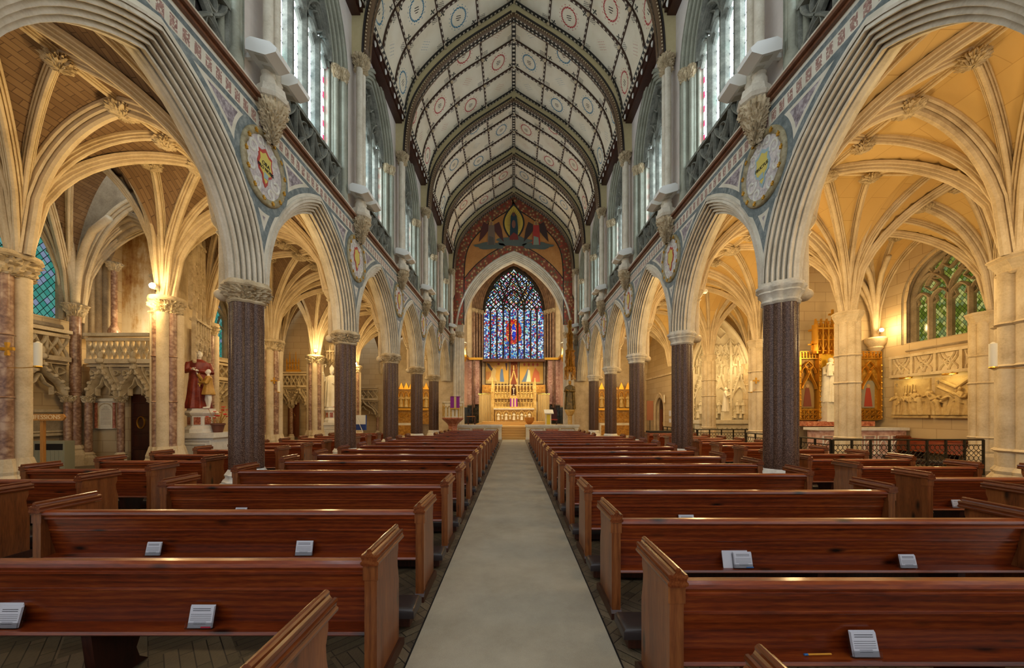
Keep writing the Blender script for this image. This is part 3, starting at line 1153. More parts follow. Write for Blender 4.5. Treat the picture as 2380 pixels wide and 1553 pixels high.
# ------------------------------------------------------------ wall shafts on corbels + lamps
for s in (-1, 1):
    for i in range(0, 7):
        y = P(i) - (0.12 if i == 6 else 0)
        X = s * 4.5
        t = thing('wall_shaft', 'paired stone wall shafts on a leaf corbel, %s wall, %s' % (SIDE[s], 'beside the chancel arch' if i == 6 else 'outside the picture' if i == 0 else where(i - 1)), 'shaft', (X, y, 6.66), 'ceiling shafts of the %s wall' % SIDE[s])
        for q in (-1, 1):
            MB().lathe([(0.13, 7.62), (0.13, 7.74), (0.10, 7.82), (0.12, 7.86), (0.085, 7.92), (0.085, 11.72)], (X, y + q * 0.105, 0), 14, cap=False).build('shaft', M['nave_stone'], t, smooth=50)
        MB().lathe([(0.07, 7.7), (0.07, 11.7)], (X + s * 0.08, y, 0), 10).build('shaft', M['nave_stone'], t, smooth=50)
        MB().lathe([(0.20, 7.36), (0.28, 7.4), (0.31, 7.46), (0.27, 7.5), (0.24, 7.64), (0.2, 7.66)], (X, y, 0), 8).build('corbel_block', M['nave_stone'], t)
        MB().lathe([(0.03, 6.66), (0.08, 6.74), (0.12, 6.84), (0.11, 6.88), (0.17, 6.98), (0.16, 7.03), (0.22, 7.12), (0.20, 7.17), (0.26, 7.26), (0.25, 7.38)], (X, y, 0), 56, jitter=0.09).build('corbel_foliage', M['carved'], t, smooth=60)
        MB().lathe([(0.13, 11.70), (0.18, 11.74), (0.16, 11.80), (0.19, 11.9), (0.23, 12.0), (0.25, 12.08), (0.21, 12.15)], (X, y, 0), 36, jitter=0.10).build('capital', M['carved'], t, smooth=30)
        # a pair of white lamps either side
        if i > 0:
            for q, (dy, dx, dz) in enumerate(((-0.33, 0.13, 7.92), (0.36, 0.1, 8.0))):
                if i == 6 and q == 1:
                    continue
                lx, ly = s * (4.5 - dx), y + dy
                lt = thing('floodlight', 'white floodlight on the %s side of the %s wall shafts %s' % ('near' if q == 0 else 'far', SIDE[s], 'by the chancel arch' if i == 6 else where(i - 1)), 'light', (lx, ly, dz), 'white floodlights on the wall shafts')
                H = frame((lx, ly, dz), (-s, 0, 0), (0, 0, 1), (0, -1, 0))
                outl = [(-0.24, 0.0), (0.10, -0.10), (0.28, -0.05), (0.30, 0.02), (0.18, 0.13), (-0.16, 0.22), (-0.24, 0.18)]
                MB().prism(H, outl, -0.2, 0.2).build('housing', M['white_paint'], lt)
                for e in (-1, 1):
                    K = frame((lx, ly + e * 0.1, dz), (-s, 0, 0), (0, 0, 1), (0, -1, 0))
                    MB().prism(K, [(-0.12, -0.036), (0.04, -0.084), (0.04, -0.092), (-0.12, -0.044)], -0.06, 0.06).build('panel', M['panel_grey'], lt)
                MB().box(lx + s * 0.2, lx + s * 0.38, ly - 0.03, ly + 0.03, dz + 0.02, dz + 0.1).build('bracket', M['white_paint'], lt)

# ------------------------------------------------------------ nave ceiling
def cat(pts, n):
    out = []
    m = len(pts)
    for i in range(m - 1):
        p0, p1, p2, p3 = pts[max(i - 1, 0)], pts[i], pts[i + 1], pts[min(i + 2, m - 1)]
        for k in range(n):
            t = k / n
            out.append(tuple(0.5 * ((2 * p1[j]) + (-p0[j] + p2[j]) * t + (2 * p0[j] - 5 * p1[j] + 4 * p2[j] - p3[j]) * t * t + (-p0[j] + 3 * p1[j] - 3 * p2[j] + p3[j]) * t ** 3) for j in (0, 1)))
    out.append(pts[-1])
    return out


CP = cat([(4.40, 13.55), (4.28, 14.3), (3.98, 15.05), (3.45, 15.72), (2.85, 16.3), (2.15, 16.85), (1.1, 17.5), (0.0, 18.2)], 4)
QP = cat([(4.32, 12.12), (4.24, 13.1), (4.02, 14.0), (3.62, 14.75), (3.1, 15.4), (2.35, 16.1), (1.6, 16.65), (0.8, 17.15), (0.0, 17.65)], 4)
ceil = holder('ceiling')


def arc_len(pts):
    L = [0.0]
    for a, b in zip(pts, pts[1:]):
        L.append(L[-1] + sqrt((a[0] - b[0]) ** 2 + (a[1] - b[1]) ** 2))
    return L


LC = arc_len(CP)


def along(pts, L, t):
    d = t * L[-1]
    for k in range(len(L) - 1):
        if d <= L[k + 1] + 1e-9:
            f = (d - L[k]) / max(1e-9, L[k + 1] - L[k])
            a, b = pts[k], pts[k + 1]
            tx, tz = b[0] - a[0], b[1] - a[1]
            q = sqrt(tx * tx + tz * tz)
            return (a[0] + tx * f, a[1] + tz * f), (-tz / q, tx / q)
    return pts[-1], (0, -1)


def rib(path, normals, side, hw, depth, mat, name, parent, vscale=1.0):
    """painted rib: path points, inward normals, side direction"""
    mb = MB()
    rows = []
    L = 0.0
    Ls = []
    for k, p in enumerate(path):
        if k:
            L += (Vector(p) - Vector(path[k - 1])).length
        Ls.append(L)
        p, nn = Vector(p), Vector(normals[k])
        sd = Vector(side)
        rows.append([p - sd * hw, p - sd * hw + nn * depth, p + sd * hw + nn * depth, p + sd * hw])
    vv = (0.0, 0.05, 0.95, 1.0)
    mb.grid(rows, uvf=lambda i, j: (Ls[i] * vscale, vv[min(j, 3)]))
    return mb.build(name, mat, parent)


for i in range(-1, 6):
    y0, y1 = P(i) + 0.10, P(i + 1) - 0.10
    for s in (-1, 1):
        col = 'ceil_red' if ((i + (0 if s < 0 else 1)) % 2 == 1) else 'ceil_blue'
        mb = MB()
        nv = 30
        rows, vs = [], []
        for k in range(nv + 1):
            (x, z), _ = along(CP, LC, k / nv)
            rows.append([(s * x, y0, z), (s * x, y1, z)])
            vs.append(4 * (1 - k / nv))
        mb.grid(rows, uvf=lambda a, b: (b * 3.0, vs[a]))
        mb.build('painted_vault', M[col], ceil)
        # longitudinal ribs
        for q in range(0, 4):
            (x, z), (nx, nz) = along(CP, LC, q / 4)
            sgn = Vector((-nz, 0, nx))
            inn = Vector((-s * abs(nx), 0, -abs(nz)))
            path = [(s * x, y0 + (y1 - y0) * k / 12, z) for k in range(13)]
            tang = Vector((0, 1, 0)).cross(inn).normalized()
            rib(path, [inn] * 13, tang, 0.036, 0.06, M['rib_paint'], 'purlin', ceil)
        # transverse ribs
        for q in range(0, 4):
            yy = y0 + (y1 - y0) * q / 3
            yy = min(max(yy, y0 + 0.05), y1 - 0.05)
            path, nn = [], []
            for k in range(nv + 1):
                (x, z), (nx, nz) = along(CP, LC, k / nv)
                path.append((s * x, yy, z))
                nn.append((-s * abs(nx), 0, -abs(nz)))
            rib(path, nn, (0, 1, 0), 0.04, 0.065, M['rib_paint'] if q in (1, 2) else M['rib_black'], 'transverse_rib', ceil)
        # cornice
        K = frame((s * 4.5, 0, 0), (0, 1, 0), (0, 0, 1), (-s, 0, 0))
        MB().fbox(K, y0, y1, 13.30, 13.62, -0.3, 0.02).fbox(K, y0, y1, 13.38, 13.52, 0.0, 0.10).build('cornice', M['pew_dark'], ceil)
        cf = MB()
        ncf = 26
        for k in range(ncf):
            yy = y0 + (y1 - y0) * (k + 0.5) / ncf
            cf.ball(K(yy, 13.58, 0.12), (0.05, 0.06, 0.045), 6, 4)
        cf.build('cresting', M['carved'], ceil)
        path = [(s * 4.4, y0 + (y1 - y0) * k / 12, 13.68) for k in range(13)]
        rib(path, [(-s * 0.8, 0, -0.6)] * 13, (s * 0.6, 0, -0.8), 0.07, 0.10, M['rib_black'], 'cornice_rib', ceil)
        sh = MB()
        for k in range(8):
            yy = y0 + (y1 - y0) * (k + 0.5) / 8
            sh.prism(K, [(yy - 0.05, 13.44), (yy + 0.05, 13.44), (yy + 0.05, 13.36), (yy, 13.28), (yy - 0.05, 13.36)], 0.1, 0.13)
        sh.build('cornice_shields', M['white_paint'], ceil)
    path = [(0, y0 + (y1 - y0) * k / 12, 18.2) for k in range(13)]
    rib(path, [(0, 0, -1)] * 13, (1, 0, 0), 0.085, 0.08, M['rib_black'], 'ridge_rib', ceil)
    bs = MB()
    for q in range(4):
        for s in (-1, 1):
            for k in range(1, 5):
                if k == 4 and s == 1:
                    continue
                (x, z), (nx, nz) = along(CP, LC, k / 4)
                yy = min(max(y0 + (y1 - y0) * q / 3, y0 + 0.05), y1 - 0.05)
                bs.ball((s * x - s * abs(nx) * 0.08, yy, z - abs(nz) * 0.08), (0.07, 0.07, 0.05), 6, 4)
    bs.build('rib_bosses', M['carved'], ceil)

LQ = arc_len(QP)
for i in range(0, 7):
    y = P(i)
    fin = MB()
    nv = 36
    a_ = [along(QP, LQ, k / nv)[0] for k in range(nv + 1)]
    c_ = [along(CP, LC, k / nv)[0] for k in range(nv + 1)]
    c_[0] = (4.75, 12.12)
    for dy in (-0.10, 0.10):
        for s in (-1, 1):
            fin.grid([[(s * x, y + dy, z) for x, z in a_], [(s * x, y + dy, z) for x, z in c_]])
            fin.q([(s * 4.4, y + dy * 0.95, 12.12), (s * 4.75, y + dy * 0.95, 12.12), (s * 4.75, y + dy * 0.95, 14.6), (s * 4.3, y + dy * 0.95, 14.4)])
    fin.build('diaphragm_arch', M['fin_paint'], ceil)
    full = [(x, z) for x, z in a_] + [(-x, z) for x, z in a_[::-1][1:]]
    for s in (-1, 1):
        pts = [(s * x, y, z) for x, z in a_]
        nn = []
        for k in range(nv + 1):
            _, (nx, nz) = along(QP, LQ, k / nv)
            nn.append((-s * abs(nx), 0, -abs(nz)))
        rib(pts, nn, (0, 1, 0), 0.10, 0.03, M['arch_paint'], 'arch_soffit', ceil)
        for e in (-0.065, 0.065):
            rib([(a, b + e, c - 0.02) for a, b, c in pts], nn, (0, 1, 0), 0.04, 0.035, M['rib_black'], 'arch_dashes', ceil)
        for dy in (-0.10, 0.10):
            mb = MB()
            path = [(s * (x + 0.0), y + dy, z + 0.02) for x, z in a_]
            mb.tube(path, 0.075, 8)
            mb.build('arch_roll', M['arch_paint'], ceil, smooth=True)
            cr = MB()
            for k in range(1, nv * 2):
                (x, z), (nx, nz) = along(QP, LQ, k / (nv * 2))
                dd = -0.085 if dy < 0 else 0.085
                cr.ball((s * x, y + dy + dd, z + 0.015), 0.022, 5, 3)
            cr.build('arch_beads', M['carved'], ceil)
        # outer fillet
        mb = MB()
        mb.tube([(s * (x + 0.10 * abs(1)), y - 0.10, z + 0.14) if k else (s * (x + 0.1), y - 0.10, z) for k, (x, z) in enumerate(a_)], 0.04, 6)
        mb.build('arch_fillet', M['mullion_dark'], ceil, smooth=True)

# ------------------------------------------------------------ east nave wall with the chancel arch and mural
ME = 26.95
E = frame((0, ME, 0), (1, 0, 0), (0, 0, 1), (0, -1, 0))
CA, ZA = 2.04, 7.64
HA = 4.29
we = MB()


def zc_at(x, prof):
    x = abs(x)
    for a, b in zip(prof, prof[1:]):
        if b[0] <= x <= a[0]:
            f = (a[0] - x) / max(1e-9, a[0] - b[0])
            return a[1] + (b[1] - a[1]) * f
    return prof[0][1]


xs = [-4.29 + 8.58 * k / 60 for k in range(61)]
lo = [ZA + sqrt(max(0, (HA + CA) ** 2 - (abs(x) + CA) ** 2)) for x in xs]
hi = [zc_at(x, CP) for x in xs]
M['mural_ground'] = stone('painted orange ground', (166, 108, 52), (188, 128, 66), (202, 146, 84), 0.8, 0.8)
we.grid([[E(x, z) for x, z in zip(xs, lo)], [E(x, max(z, 12)) for x, z in zip(xs, hi)]])
weast = struct(we, 'wall_east', M['mural_ground'])
sd = MB()
for s in (-1, 1):
    sd.box(s * 4.29, s * 5.3, ME, ME + 0.5, 0, 14.8)
    sd.box(s * 5.3, s * 15, ME, ME + 0.3, 0, 10.5)
sd.box(-15, 15, ME + 0.4, ME + 0.7, 13.6, 20)
sd.build('side_returns', M['stone'], weast)


def flowers():
    n = N('red border with flowers')
    uv = n.n('ShaderNodeTexCoord').outputs['UV']
    v = n.voronoi(1.0, n.mapped((4.6, 4.6, 1), src=uv), dim='2D')
    w = n.sep(v.outputs['Color'])
    sp = n.math('SINE', n.math('MULTIPLY', v.outputs['Distance'], 16))
    col = n.ramp(w[0], [(0, (196, 168, 110)), (0.45, (84, 112, 74)), (0.7, (176, 70, 46))], 'CONSTANT')
    k = n.math('MULTIPLY', n.math('LESS_THAN', v.outputs['Distance'], 0.42), n.math('GREATER_THAN', sp, -0.3))
    n.base(n.mix(k, (126, 62, 40), col), 0.8)
    return n.m


M['flowers'] = flowers()


def strip(outer, inner, w, mat, name, uvw=1.0):
    mb = MB()
    L = [0]
    for a, b in zip(outer, outer[1:]):
        L.append(L[-1] + sqrt((a[0] - b[0]) ** 2 + (a[1] - b[1]) ** 2))
    mb.grid([[E(u, v, w) for u, v in outer], [E(u, v, w) for u, v in inner]], uvf=lambda i, j: (L[j], i * uvw))
    return mb.build(name, mat, weast)


def arcA(h, n=40):
    R = h + CA
    th = acos(CA / R)
    p = [(-(R * cos(th * k / n) - CA), ZA + R * sin(th * k / n)) for k in range(n + 1)]
    return p + [(-u, v) for u, v in p[::-1][1:]]


strip(arcA(4.31), arcA(4.86), 0.02, M['flowers'], 'flower_border', 0.55)
strip(arcA(4.86), arcA(4.92), 0.025, M['black'], 'border_line')
qfull = [along(QP, LQ, k / 30)[0] for k in range(31)]
qfull = [(x - 0.02, z) for x, z in qfull] + [(-x + 0.02, z) for x, z in qfull[::-1][1:]]


def inset(pts, d):
    out = []
    for k, p in enumerate(pts):
        a, b = pts[max(0, k - 1)], pts[min(len(pts) - 1, k + 1)]
        tx, ty = b[0] - a[0], b[1] - a[1]
        L = sqrt(tx * tx + ty * ty)
        out.append((p[0] - ty / L * d, p[1] + tx / L * d))
    return out


dn = [(x, z) for x, z in [(4.32, 8.2), (4.32, 10)]]
qq = [(4.32, 8.2), (4.32, 10.2)] + qfull + [(-4.32, 10.2), (-4.32, 8.2)]
strip(qq, inset(qq, 0.62), 0.03, M['flowers'], 'flower_border', 0.62)
strip(inset(qq, 0.62), inset(qq, 0.69), 0.032, M['black'], 'border_line')


def flat(pts, w, col, name='painted_figure'):
    k = 'paint_%d_%d_%d' % col
    if k not in M:
        M[k] = N('paint').base(col, 0.8).m
    mb = MB()
    mb.q([E(u, v, w) for u, v in pts])
    return mb.build(name, M[k], weast)


def blob(cx, cz, rx, rz, n=28, am=0.12, fr=5, sd_=0.0):
    return [(cx + rx * (1 + am * sin(fr * a + sd_) + am * 0.6 * sin(2.3 * fr * a)) * cos(a), cz + rz * (1 + am * sin(fr * a + sd_)) * sin(a)) for a in [2 * pi * k / n for k in range(n)]]


def lens(cx, cz, rx, rz, n=16):
    r = [(cx + rx * cos(pi / 2 * (k / n * 2 - 1)) ** 0.9, cz + rz * (k / n * 2 - 1)) for k in range(n + 1)]
    return r + [(2 * cx - u, v) for u, v in r[::-1][1:-1]]


def mp(px, py):                     # measured mural positions -> wall metres
    p = at(px, py, ME)
    return p.x, p.z


flat(lens(0, mp(0, 519)[1], 0.80, 1.45), 0.04, (40, 40, 36))
flat(lens(0, mp(0, 519)[1], 0.68, 1.28), 0.045, (200, 170, 70))
zc0 = mp(0, 519)[1]
rays = MB()
for k in range(36):
    a = 2 * pi * k / 36
    d = 1 / sqrt((cos(a) / 0.62) ** 2 + (sin(a) / 1.15) ** 2)
    c0, s0 = cos(a), sin(a)
    rays.q([E(0.25 * c0 - 0.02 * s0, zc0 + 0.6 * s0 * 0.9 + 0.02 * c0, 0.05), E(d * c0, zc0 + d * s0, 0.05), E(0.25 * c0 + 0.02 * s0, zc0 + 0.6 * s0 * 0.9 - 0.02 * c0, 0.05)])
rays.build('painted_rays', M['paint_40_40_36'], weast)
flat(blob(0.0, zc0 - 1.35, 1.25, 0.36, sd_=1), 0.042, (88, 96, 88), 'painted_cloud')
flat([(-0.30, zc0 - 1.0), (0.30, zc0 - 1.0), (0.32, zc0 - 0.3), (0.22, zc0 + 0.5), (0.1, zc0 + 0.72), (-0.1, zc0 + 0.72), (-0.22, zc0 + 0.5), (-0.26, zc0 - 0.3)], 0.055, (36, 58, 66))
flat([(-0.3, zc0 - 1.25), (0.35, zc0 - 1.25), (0.3, zc0 - 0.9), (0.0, zc0 - 0.7), (-0.3, zc0 - 1.0)], 0.057, (120, 48, 40))
flat([(0.12 * cos(a), zc0 + 0.62 + 0.15 * sin(a)) for a in [pi * k / 8 for k in range(16)]], 0.06, (96, 58, 44))
flat([(0.14 * cos(a), zc0 - 0.1 + 0.3 * sin(a)) for a in [pi * k / 8 for k in range(16)]], 0.06, (130, 84, 66))
for s in (-1, 1):
    cx, cz = mp(1194 + s * 52, 540)
    flat(blob(s * 1.75, mp(0, 572)[1], 1.1, 0.26, sd_=s), 0.042, (84, 92, 84), 'painted_cloud')
    for q in (-1, 1):
        wx = cx + q * 0.22
        flat([(wx, cz + 0.55), (wx + q * 0.35, cz + 0.75), (wx + q * 0.55, cz + 0.2), (wx + q * 0.7, cz - 0.75), (wx + q * 0.25, cz - 0.25), (wx, cz + 0.1)], 0.048, (84, 44, 40) if s < 0 else (62, 44, 40), 'painted_wing')
    flat([(cx - 0.28, cz - 0.95), (cx + 0.3, cz - 0.95), (cx + 0.26, cz - 0.1), (cx + 0.22, cz + 0.5), (cx - 0.2, cz + 0.5), (cx - 0.25, cz - 0.1)], 0.055, (120, 100, 84) if s < 0 else (168, 52, 44))
    flat([(cx - 0.22, cz - 0.95), (cx + 0.22, cz - 0.95), (cx + 0.16, cz - 0.4), (cx - 0.18, cz - 0.3)], 0.058, (92, 84, 74) if s < 0 else (130, 142, 124))
    flat([(cx + 0.17 * cos(a), cz + 0.62 + 0.18 * sin(a)) for a in [pi * k / 8 for k in range(16)]], 0.052, (190, 150, 80))
    flat([(cx + 0.10 * cos(a), cz + 0.62 + 0.13 * sin(a)) for a in [pi * k / 8 for k in range(16)]], 0.06, (150, 108, 80))
# chancel arch mouldings and responds
a = MB()
prof = [(HA, 0.0), (HA, 0.06)] + rolls(HA - 0.02, 0.05, 3.82, -0.5, 5, 0.14, 8) + [(3.80, -0.6), (3.80, -0.9)]
arch_band(a, E, 0, ZA, ZA, CA, prof, 22)
a.build('chancel_arch_moulding', M['nave_stone'], weast, smooth=50)
for s in (-1, 1):
    t = thing('chancel_respond', 'tall cluster of stone shafts carrying the %s side of the chancel arch' % SIDE[s], 'shaft', (s * 4.15, ME, 0), 'responds of the chancel arch')
    for k, (dx, dy, r) in enumerate(((0.22, -0.08, 0.12), (0.05, 0.02, 0.10), (-0.10, 0.16, 0.12), (-0.22, 0.34, 0.10), (-0.30, 0.52, 0.12))):
        MB().lathe([(r * 1.7, 0), (r * 1.7, 0.5), (r * 1.2, 0.62), (r, 0.7), (r, 7.3)], (s * (4.12 + dx), ME + dy, 0), 12, cap=False).build('shaft', M['nave_stone'], t, smooth=50)
    MB().box(s * 3.98, s * 4.6, ME + 0.1, ME + 0.9, 0, 7.4).build('core', M['stone'], t)
    MB().lathe([(0.34, 7.3), (0.38, 7.36), (0.42, 7.5), (0.46, 7.6), (0.44, 7.68)], (s * 4.1, ME + 0.2, 0), 32, jitter=0.1).build('capital', M['carved'], t, smooth=30)


# ------------------------------------------------------------ aisle vaults
def vault(c, H, mat, ribmat, parent, name='vault_cells', big=1.0, nv=20, edges=(1, 1, 1, 1), bosses=True):
    """c: four springing points (x, y, z) in order u0v0, u1v0, u1v1, u0v1"""
    parent = holder('ceiling')
    k = 1.22
    K0 = sqrt(k * k - (k - 1) ** 2)

    def f(t):
        t = max(0.0, min(1.0, t))
        return sqrt(max(0, k * k - (k - t) ** 2)) / K0

    def pos(u, v, drop=0.0):
        x = (c[0][0] * (1 - u) + c[1][0] * u) * (1 - v) + (c[3][0] * (1 - u) + c[2][0] * u) * v
        y = (c[0][1] * (1 - u) + c[1][1] * u) * (1 - v) + (c[3][1] * (1 - u) + c[2][1] * u) * v
        q = (0 if u < 0.5 else 1) if v < 0.5 else (3 if u < 0.5 else 2)
        uu, vv = 2 * min(u, 1 - u), 2 * min(v, 1 - v)
        zs = c[q][2]
        return Vector((x, y, zs + (H - zs) * f(max(uu, vv)) - drop))
    mb = MB()
    mb.grid([[pos(a / nv, b / nv) for a in range(nv + 1)] for b in range(nv + 1)])
    mb.build(name, mat, parent, smooth=40)

    def ribm(path, sc):
        r = MB()
        rows = []
        m = len(path)
        side = None
        for i, p in enumerate(path):
            t = (path[min(i + 1, m - 1)] - path[max(i - 1, 0)]).normalized()
            s_ = Vector((t.y, -t.x, 0))
            if s_.length < 1e-3:
                s_ = side or Vector((1, 0, 0))
            s_.normalize()
            side = s_
            d = t.cross(s_)
            if d.z > 0 and abs(d.z) > 0.02:
                d = -d
            elif abs(d.z) <= 0.02:
                d = -d if d.dot(Vector((t.x, t.y, 0))) < 0 else d
            hp = ((-0.105, -0.02), (-0.105, 0.035), (-0.088, 0.05), (-0.072, 0.034), (-0.066, 0.07), (-0.074, 0.088), (-0.056, 0.102), (-0.042, 0.082), (-0.036, 0.12), (-0.042, 0.14), (-0.018, 0.165))
            prof = hp + tuple((-a, b) for a, b in hp[::-1])
            rows.append([p + s_ * a * sc + d * b * sc for a, b in prof])
        r.grid(rows)
        return r.build('vault_rib', ribmat, parent, smooth=35)
    n = 12
    corners = ((0, 0, 1, 1), (1, 0, -1, 1), (1, 1, -1, -1), (0, 1, 1, -1))
    for (u0, v0, du, dv) in corners:
        for (tu, tv, sc) in ((0.5, 0.5, 1.0), (0.5, 0.24, 0.8), (0.24, 0.5, 0.8)):
            ribm([pos(u0 + du * tu * (k_ / n), v0 + dv * tv * (k_ / n)) for k_ in range(n + 1)], sc * big)
    e = [((0, 0), (1, 0)), ((1, 0), (1, 1)), ((0, 1), (1, 1)), ((0, 0), (0, 1))]
    for q in range(4):
        if edges[q]:
            (a0, b0), (a1, b1) = e[q]
            for h in (0, 1):
                ribm([pos(a0 + (a1 - a0) * (0.5 * k_ / n if h == 0 else 1 - 0.5 * k_ / n), b0 + (b1 - b0) * (0.5 * k_ / n if h == 0 else 1 - 0.5 * k_ / n)) for k_ in range(n + 1)], 1.5 * big if q in (0, 2) else 1.0)
    ribm([pos(0.5, k_ / 8) for k_ in range(9)], 0.7)
    ribm([pos(k_ / 8, 0.5) for k_ in range(9)], 0.7)
    if bosses:
        for (u, v, r) in ((0.5, 0.5, 0.24), (0.5, 0.24, 0.17), (0.5, 0.76, 0.17), (0.24, 0.5, 0.17), (0.76, 0.5, 0.17), (0.5, 0.0, 0.22)):
            p = pos(u, v, 0.16)
            b = MB()
            b.lathe([(r * 0.9, 0.06), (r * 1.1, 0.0), (r, -0.05), (r * 0.7, -0.10), (r * 0.3, -0.13)], p, 24, jitter=0.09)
            b.build('vault_boss', M['carved'], parent, smooth=30)


NVZ = 5.25
lx = {0: (9.2, 2.83), 1: (9.2, 6.81), 2: (8.95, 9.35), 2.5: (10.1, 12.06), 3: (9.87, 14.9), 4: (10.2, 18.8), 5: (9.9, 22.7), 6: (9.8, 26.9)}
rx = {0: (9.34, 2.83), 1: (9.34, 6.81), 2: (9.85, 10.79), 3: (9.9, 14.77), 4: (10.0, 18.75), 5: (9.8, 22.7), 6: (9.8, 26.9)}
la = ra = None
NX = 5.36


def nv_(s, i):
    return (s * NX, P(i), NVZ)


def out_(s, k):
    d = lx if s < 0 else rx
    return (s * d[k][0], d[k][1], ZO)


for a_, b_, na, nb in ((0, 1, 0, 1), (1, 2, 1, 2), (2.5, 3, 2, 3), (3, 4, 3, 4), (4, 5, 4, 5), (5, 6, 5, 6)):
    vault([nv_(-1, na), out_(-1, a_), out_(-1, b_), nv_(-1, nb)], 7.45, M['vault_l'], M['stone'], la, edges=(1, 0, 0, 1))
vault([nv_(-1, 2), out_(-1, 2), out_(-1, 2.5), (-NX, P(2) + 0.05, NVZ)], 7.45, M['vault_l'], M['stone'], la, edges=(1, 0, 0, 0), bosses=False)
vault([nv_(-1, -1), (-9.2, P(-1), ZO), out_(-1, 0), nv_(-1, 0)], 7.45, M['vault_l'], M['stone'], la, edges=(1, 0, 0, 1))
for k in range(-1, 6):
    o0 = (9.34, P(-1), ZO) if k == -1 else out_(1, k)
    vault([nv_(1, k), o0, out_(1, k + 1), nv_(1, k + 1)], 7.5, M['vault_r'], M['stone'], ra, edges=(1, 0, 0, 1))
# chapel vaults
CHH = 8.7
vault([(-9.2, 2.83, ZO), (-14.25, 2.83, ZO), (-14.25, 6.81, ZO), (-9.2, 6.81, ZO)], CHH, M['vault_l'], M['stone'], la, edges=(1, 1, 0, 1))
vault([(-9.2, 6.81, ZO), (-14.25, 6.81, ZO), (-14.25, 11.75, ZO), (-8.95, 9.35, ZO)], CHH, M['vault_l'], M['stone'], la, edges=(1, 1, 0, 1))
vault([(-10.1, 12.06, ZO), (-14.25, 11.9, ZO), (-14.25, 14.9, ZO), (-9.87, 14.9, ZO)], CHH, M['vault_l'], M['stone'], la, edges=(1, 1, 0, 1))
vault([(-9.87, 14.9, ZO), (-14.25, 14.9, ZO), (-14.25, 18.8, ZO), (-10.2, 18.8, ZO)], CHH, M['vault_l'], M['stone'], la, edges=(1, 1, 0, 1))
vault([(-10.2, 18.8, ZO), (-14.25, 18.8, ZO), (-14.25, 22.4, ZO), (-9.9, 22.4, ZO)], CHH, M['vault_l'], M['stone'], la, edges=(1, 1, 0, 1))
for (a_, b_) in ((2.83, 6.81), (6.81, 10.79), (10.79, 14.45), (14.6, 18.75), (18.75, 22.2)):
    xa = {2.83: 9.34, 6.81: 9.34, 10.79: 9.85, 14.45: 9.9, 14.6: 9.9, 18.75: 10.0, 22.2: 9.9}
    vault([(xa[a_], a_, ZO), (14.25, a_, ZO), (14.25, b_, ZO), (xa[b_], b_, ZO)], 7.9, M['vault_r'], M['stone'], ra, edges=(1, 1, 0, 1))


# ------------------------------------------------------------ outer walls with windows
def wall_holes(F, u0, u1, z0, z1, holes):
    """holes: (centre, half, sill, spring, rise)"""
    mb = MB()
    us = sorted(set([u0, u1] + [h[0] + h[1] * k / 10 for h in holes for k in range(-10, 11)]))
    for a, b in zip(us, us[1:]):
        m = (a + b) / 2
        hole = None
        for h in holes:
            if abs(m - h[0]) < h[1]:
                hole = h
        if hole is None:
            mb.q([F(a, z0), F(b, z0), F(b, z1), F(a, z1)])
        else:
            uc, hf, sl, sp, rs = hole
            R = (hf * hf + rs * rs) / (2 * hf)
            c = R - hf
            za, zb = (sp + sqrt(max(0, R * R - (abs(x - uc) + c) ** 2)) for x in (a, b))
            if sl > z0:
                mb.q([F(a, z0), F(b, z0), F(b, sl), F(a, sl)])
            mb.q([F(a, za), F(b, zb), F(b, z1), F(a, z1)])
    return mb


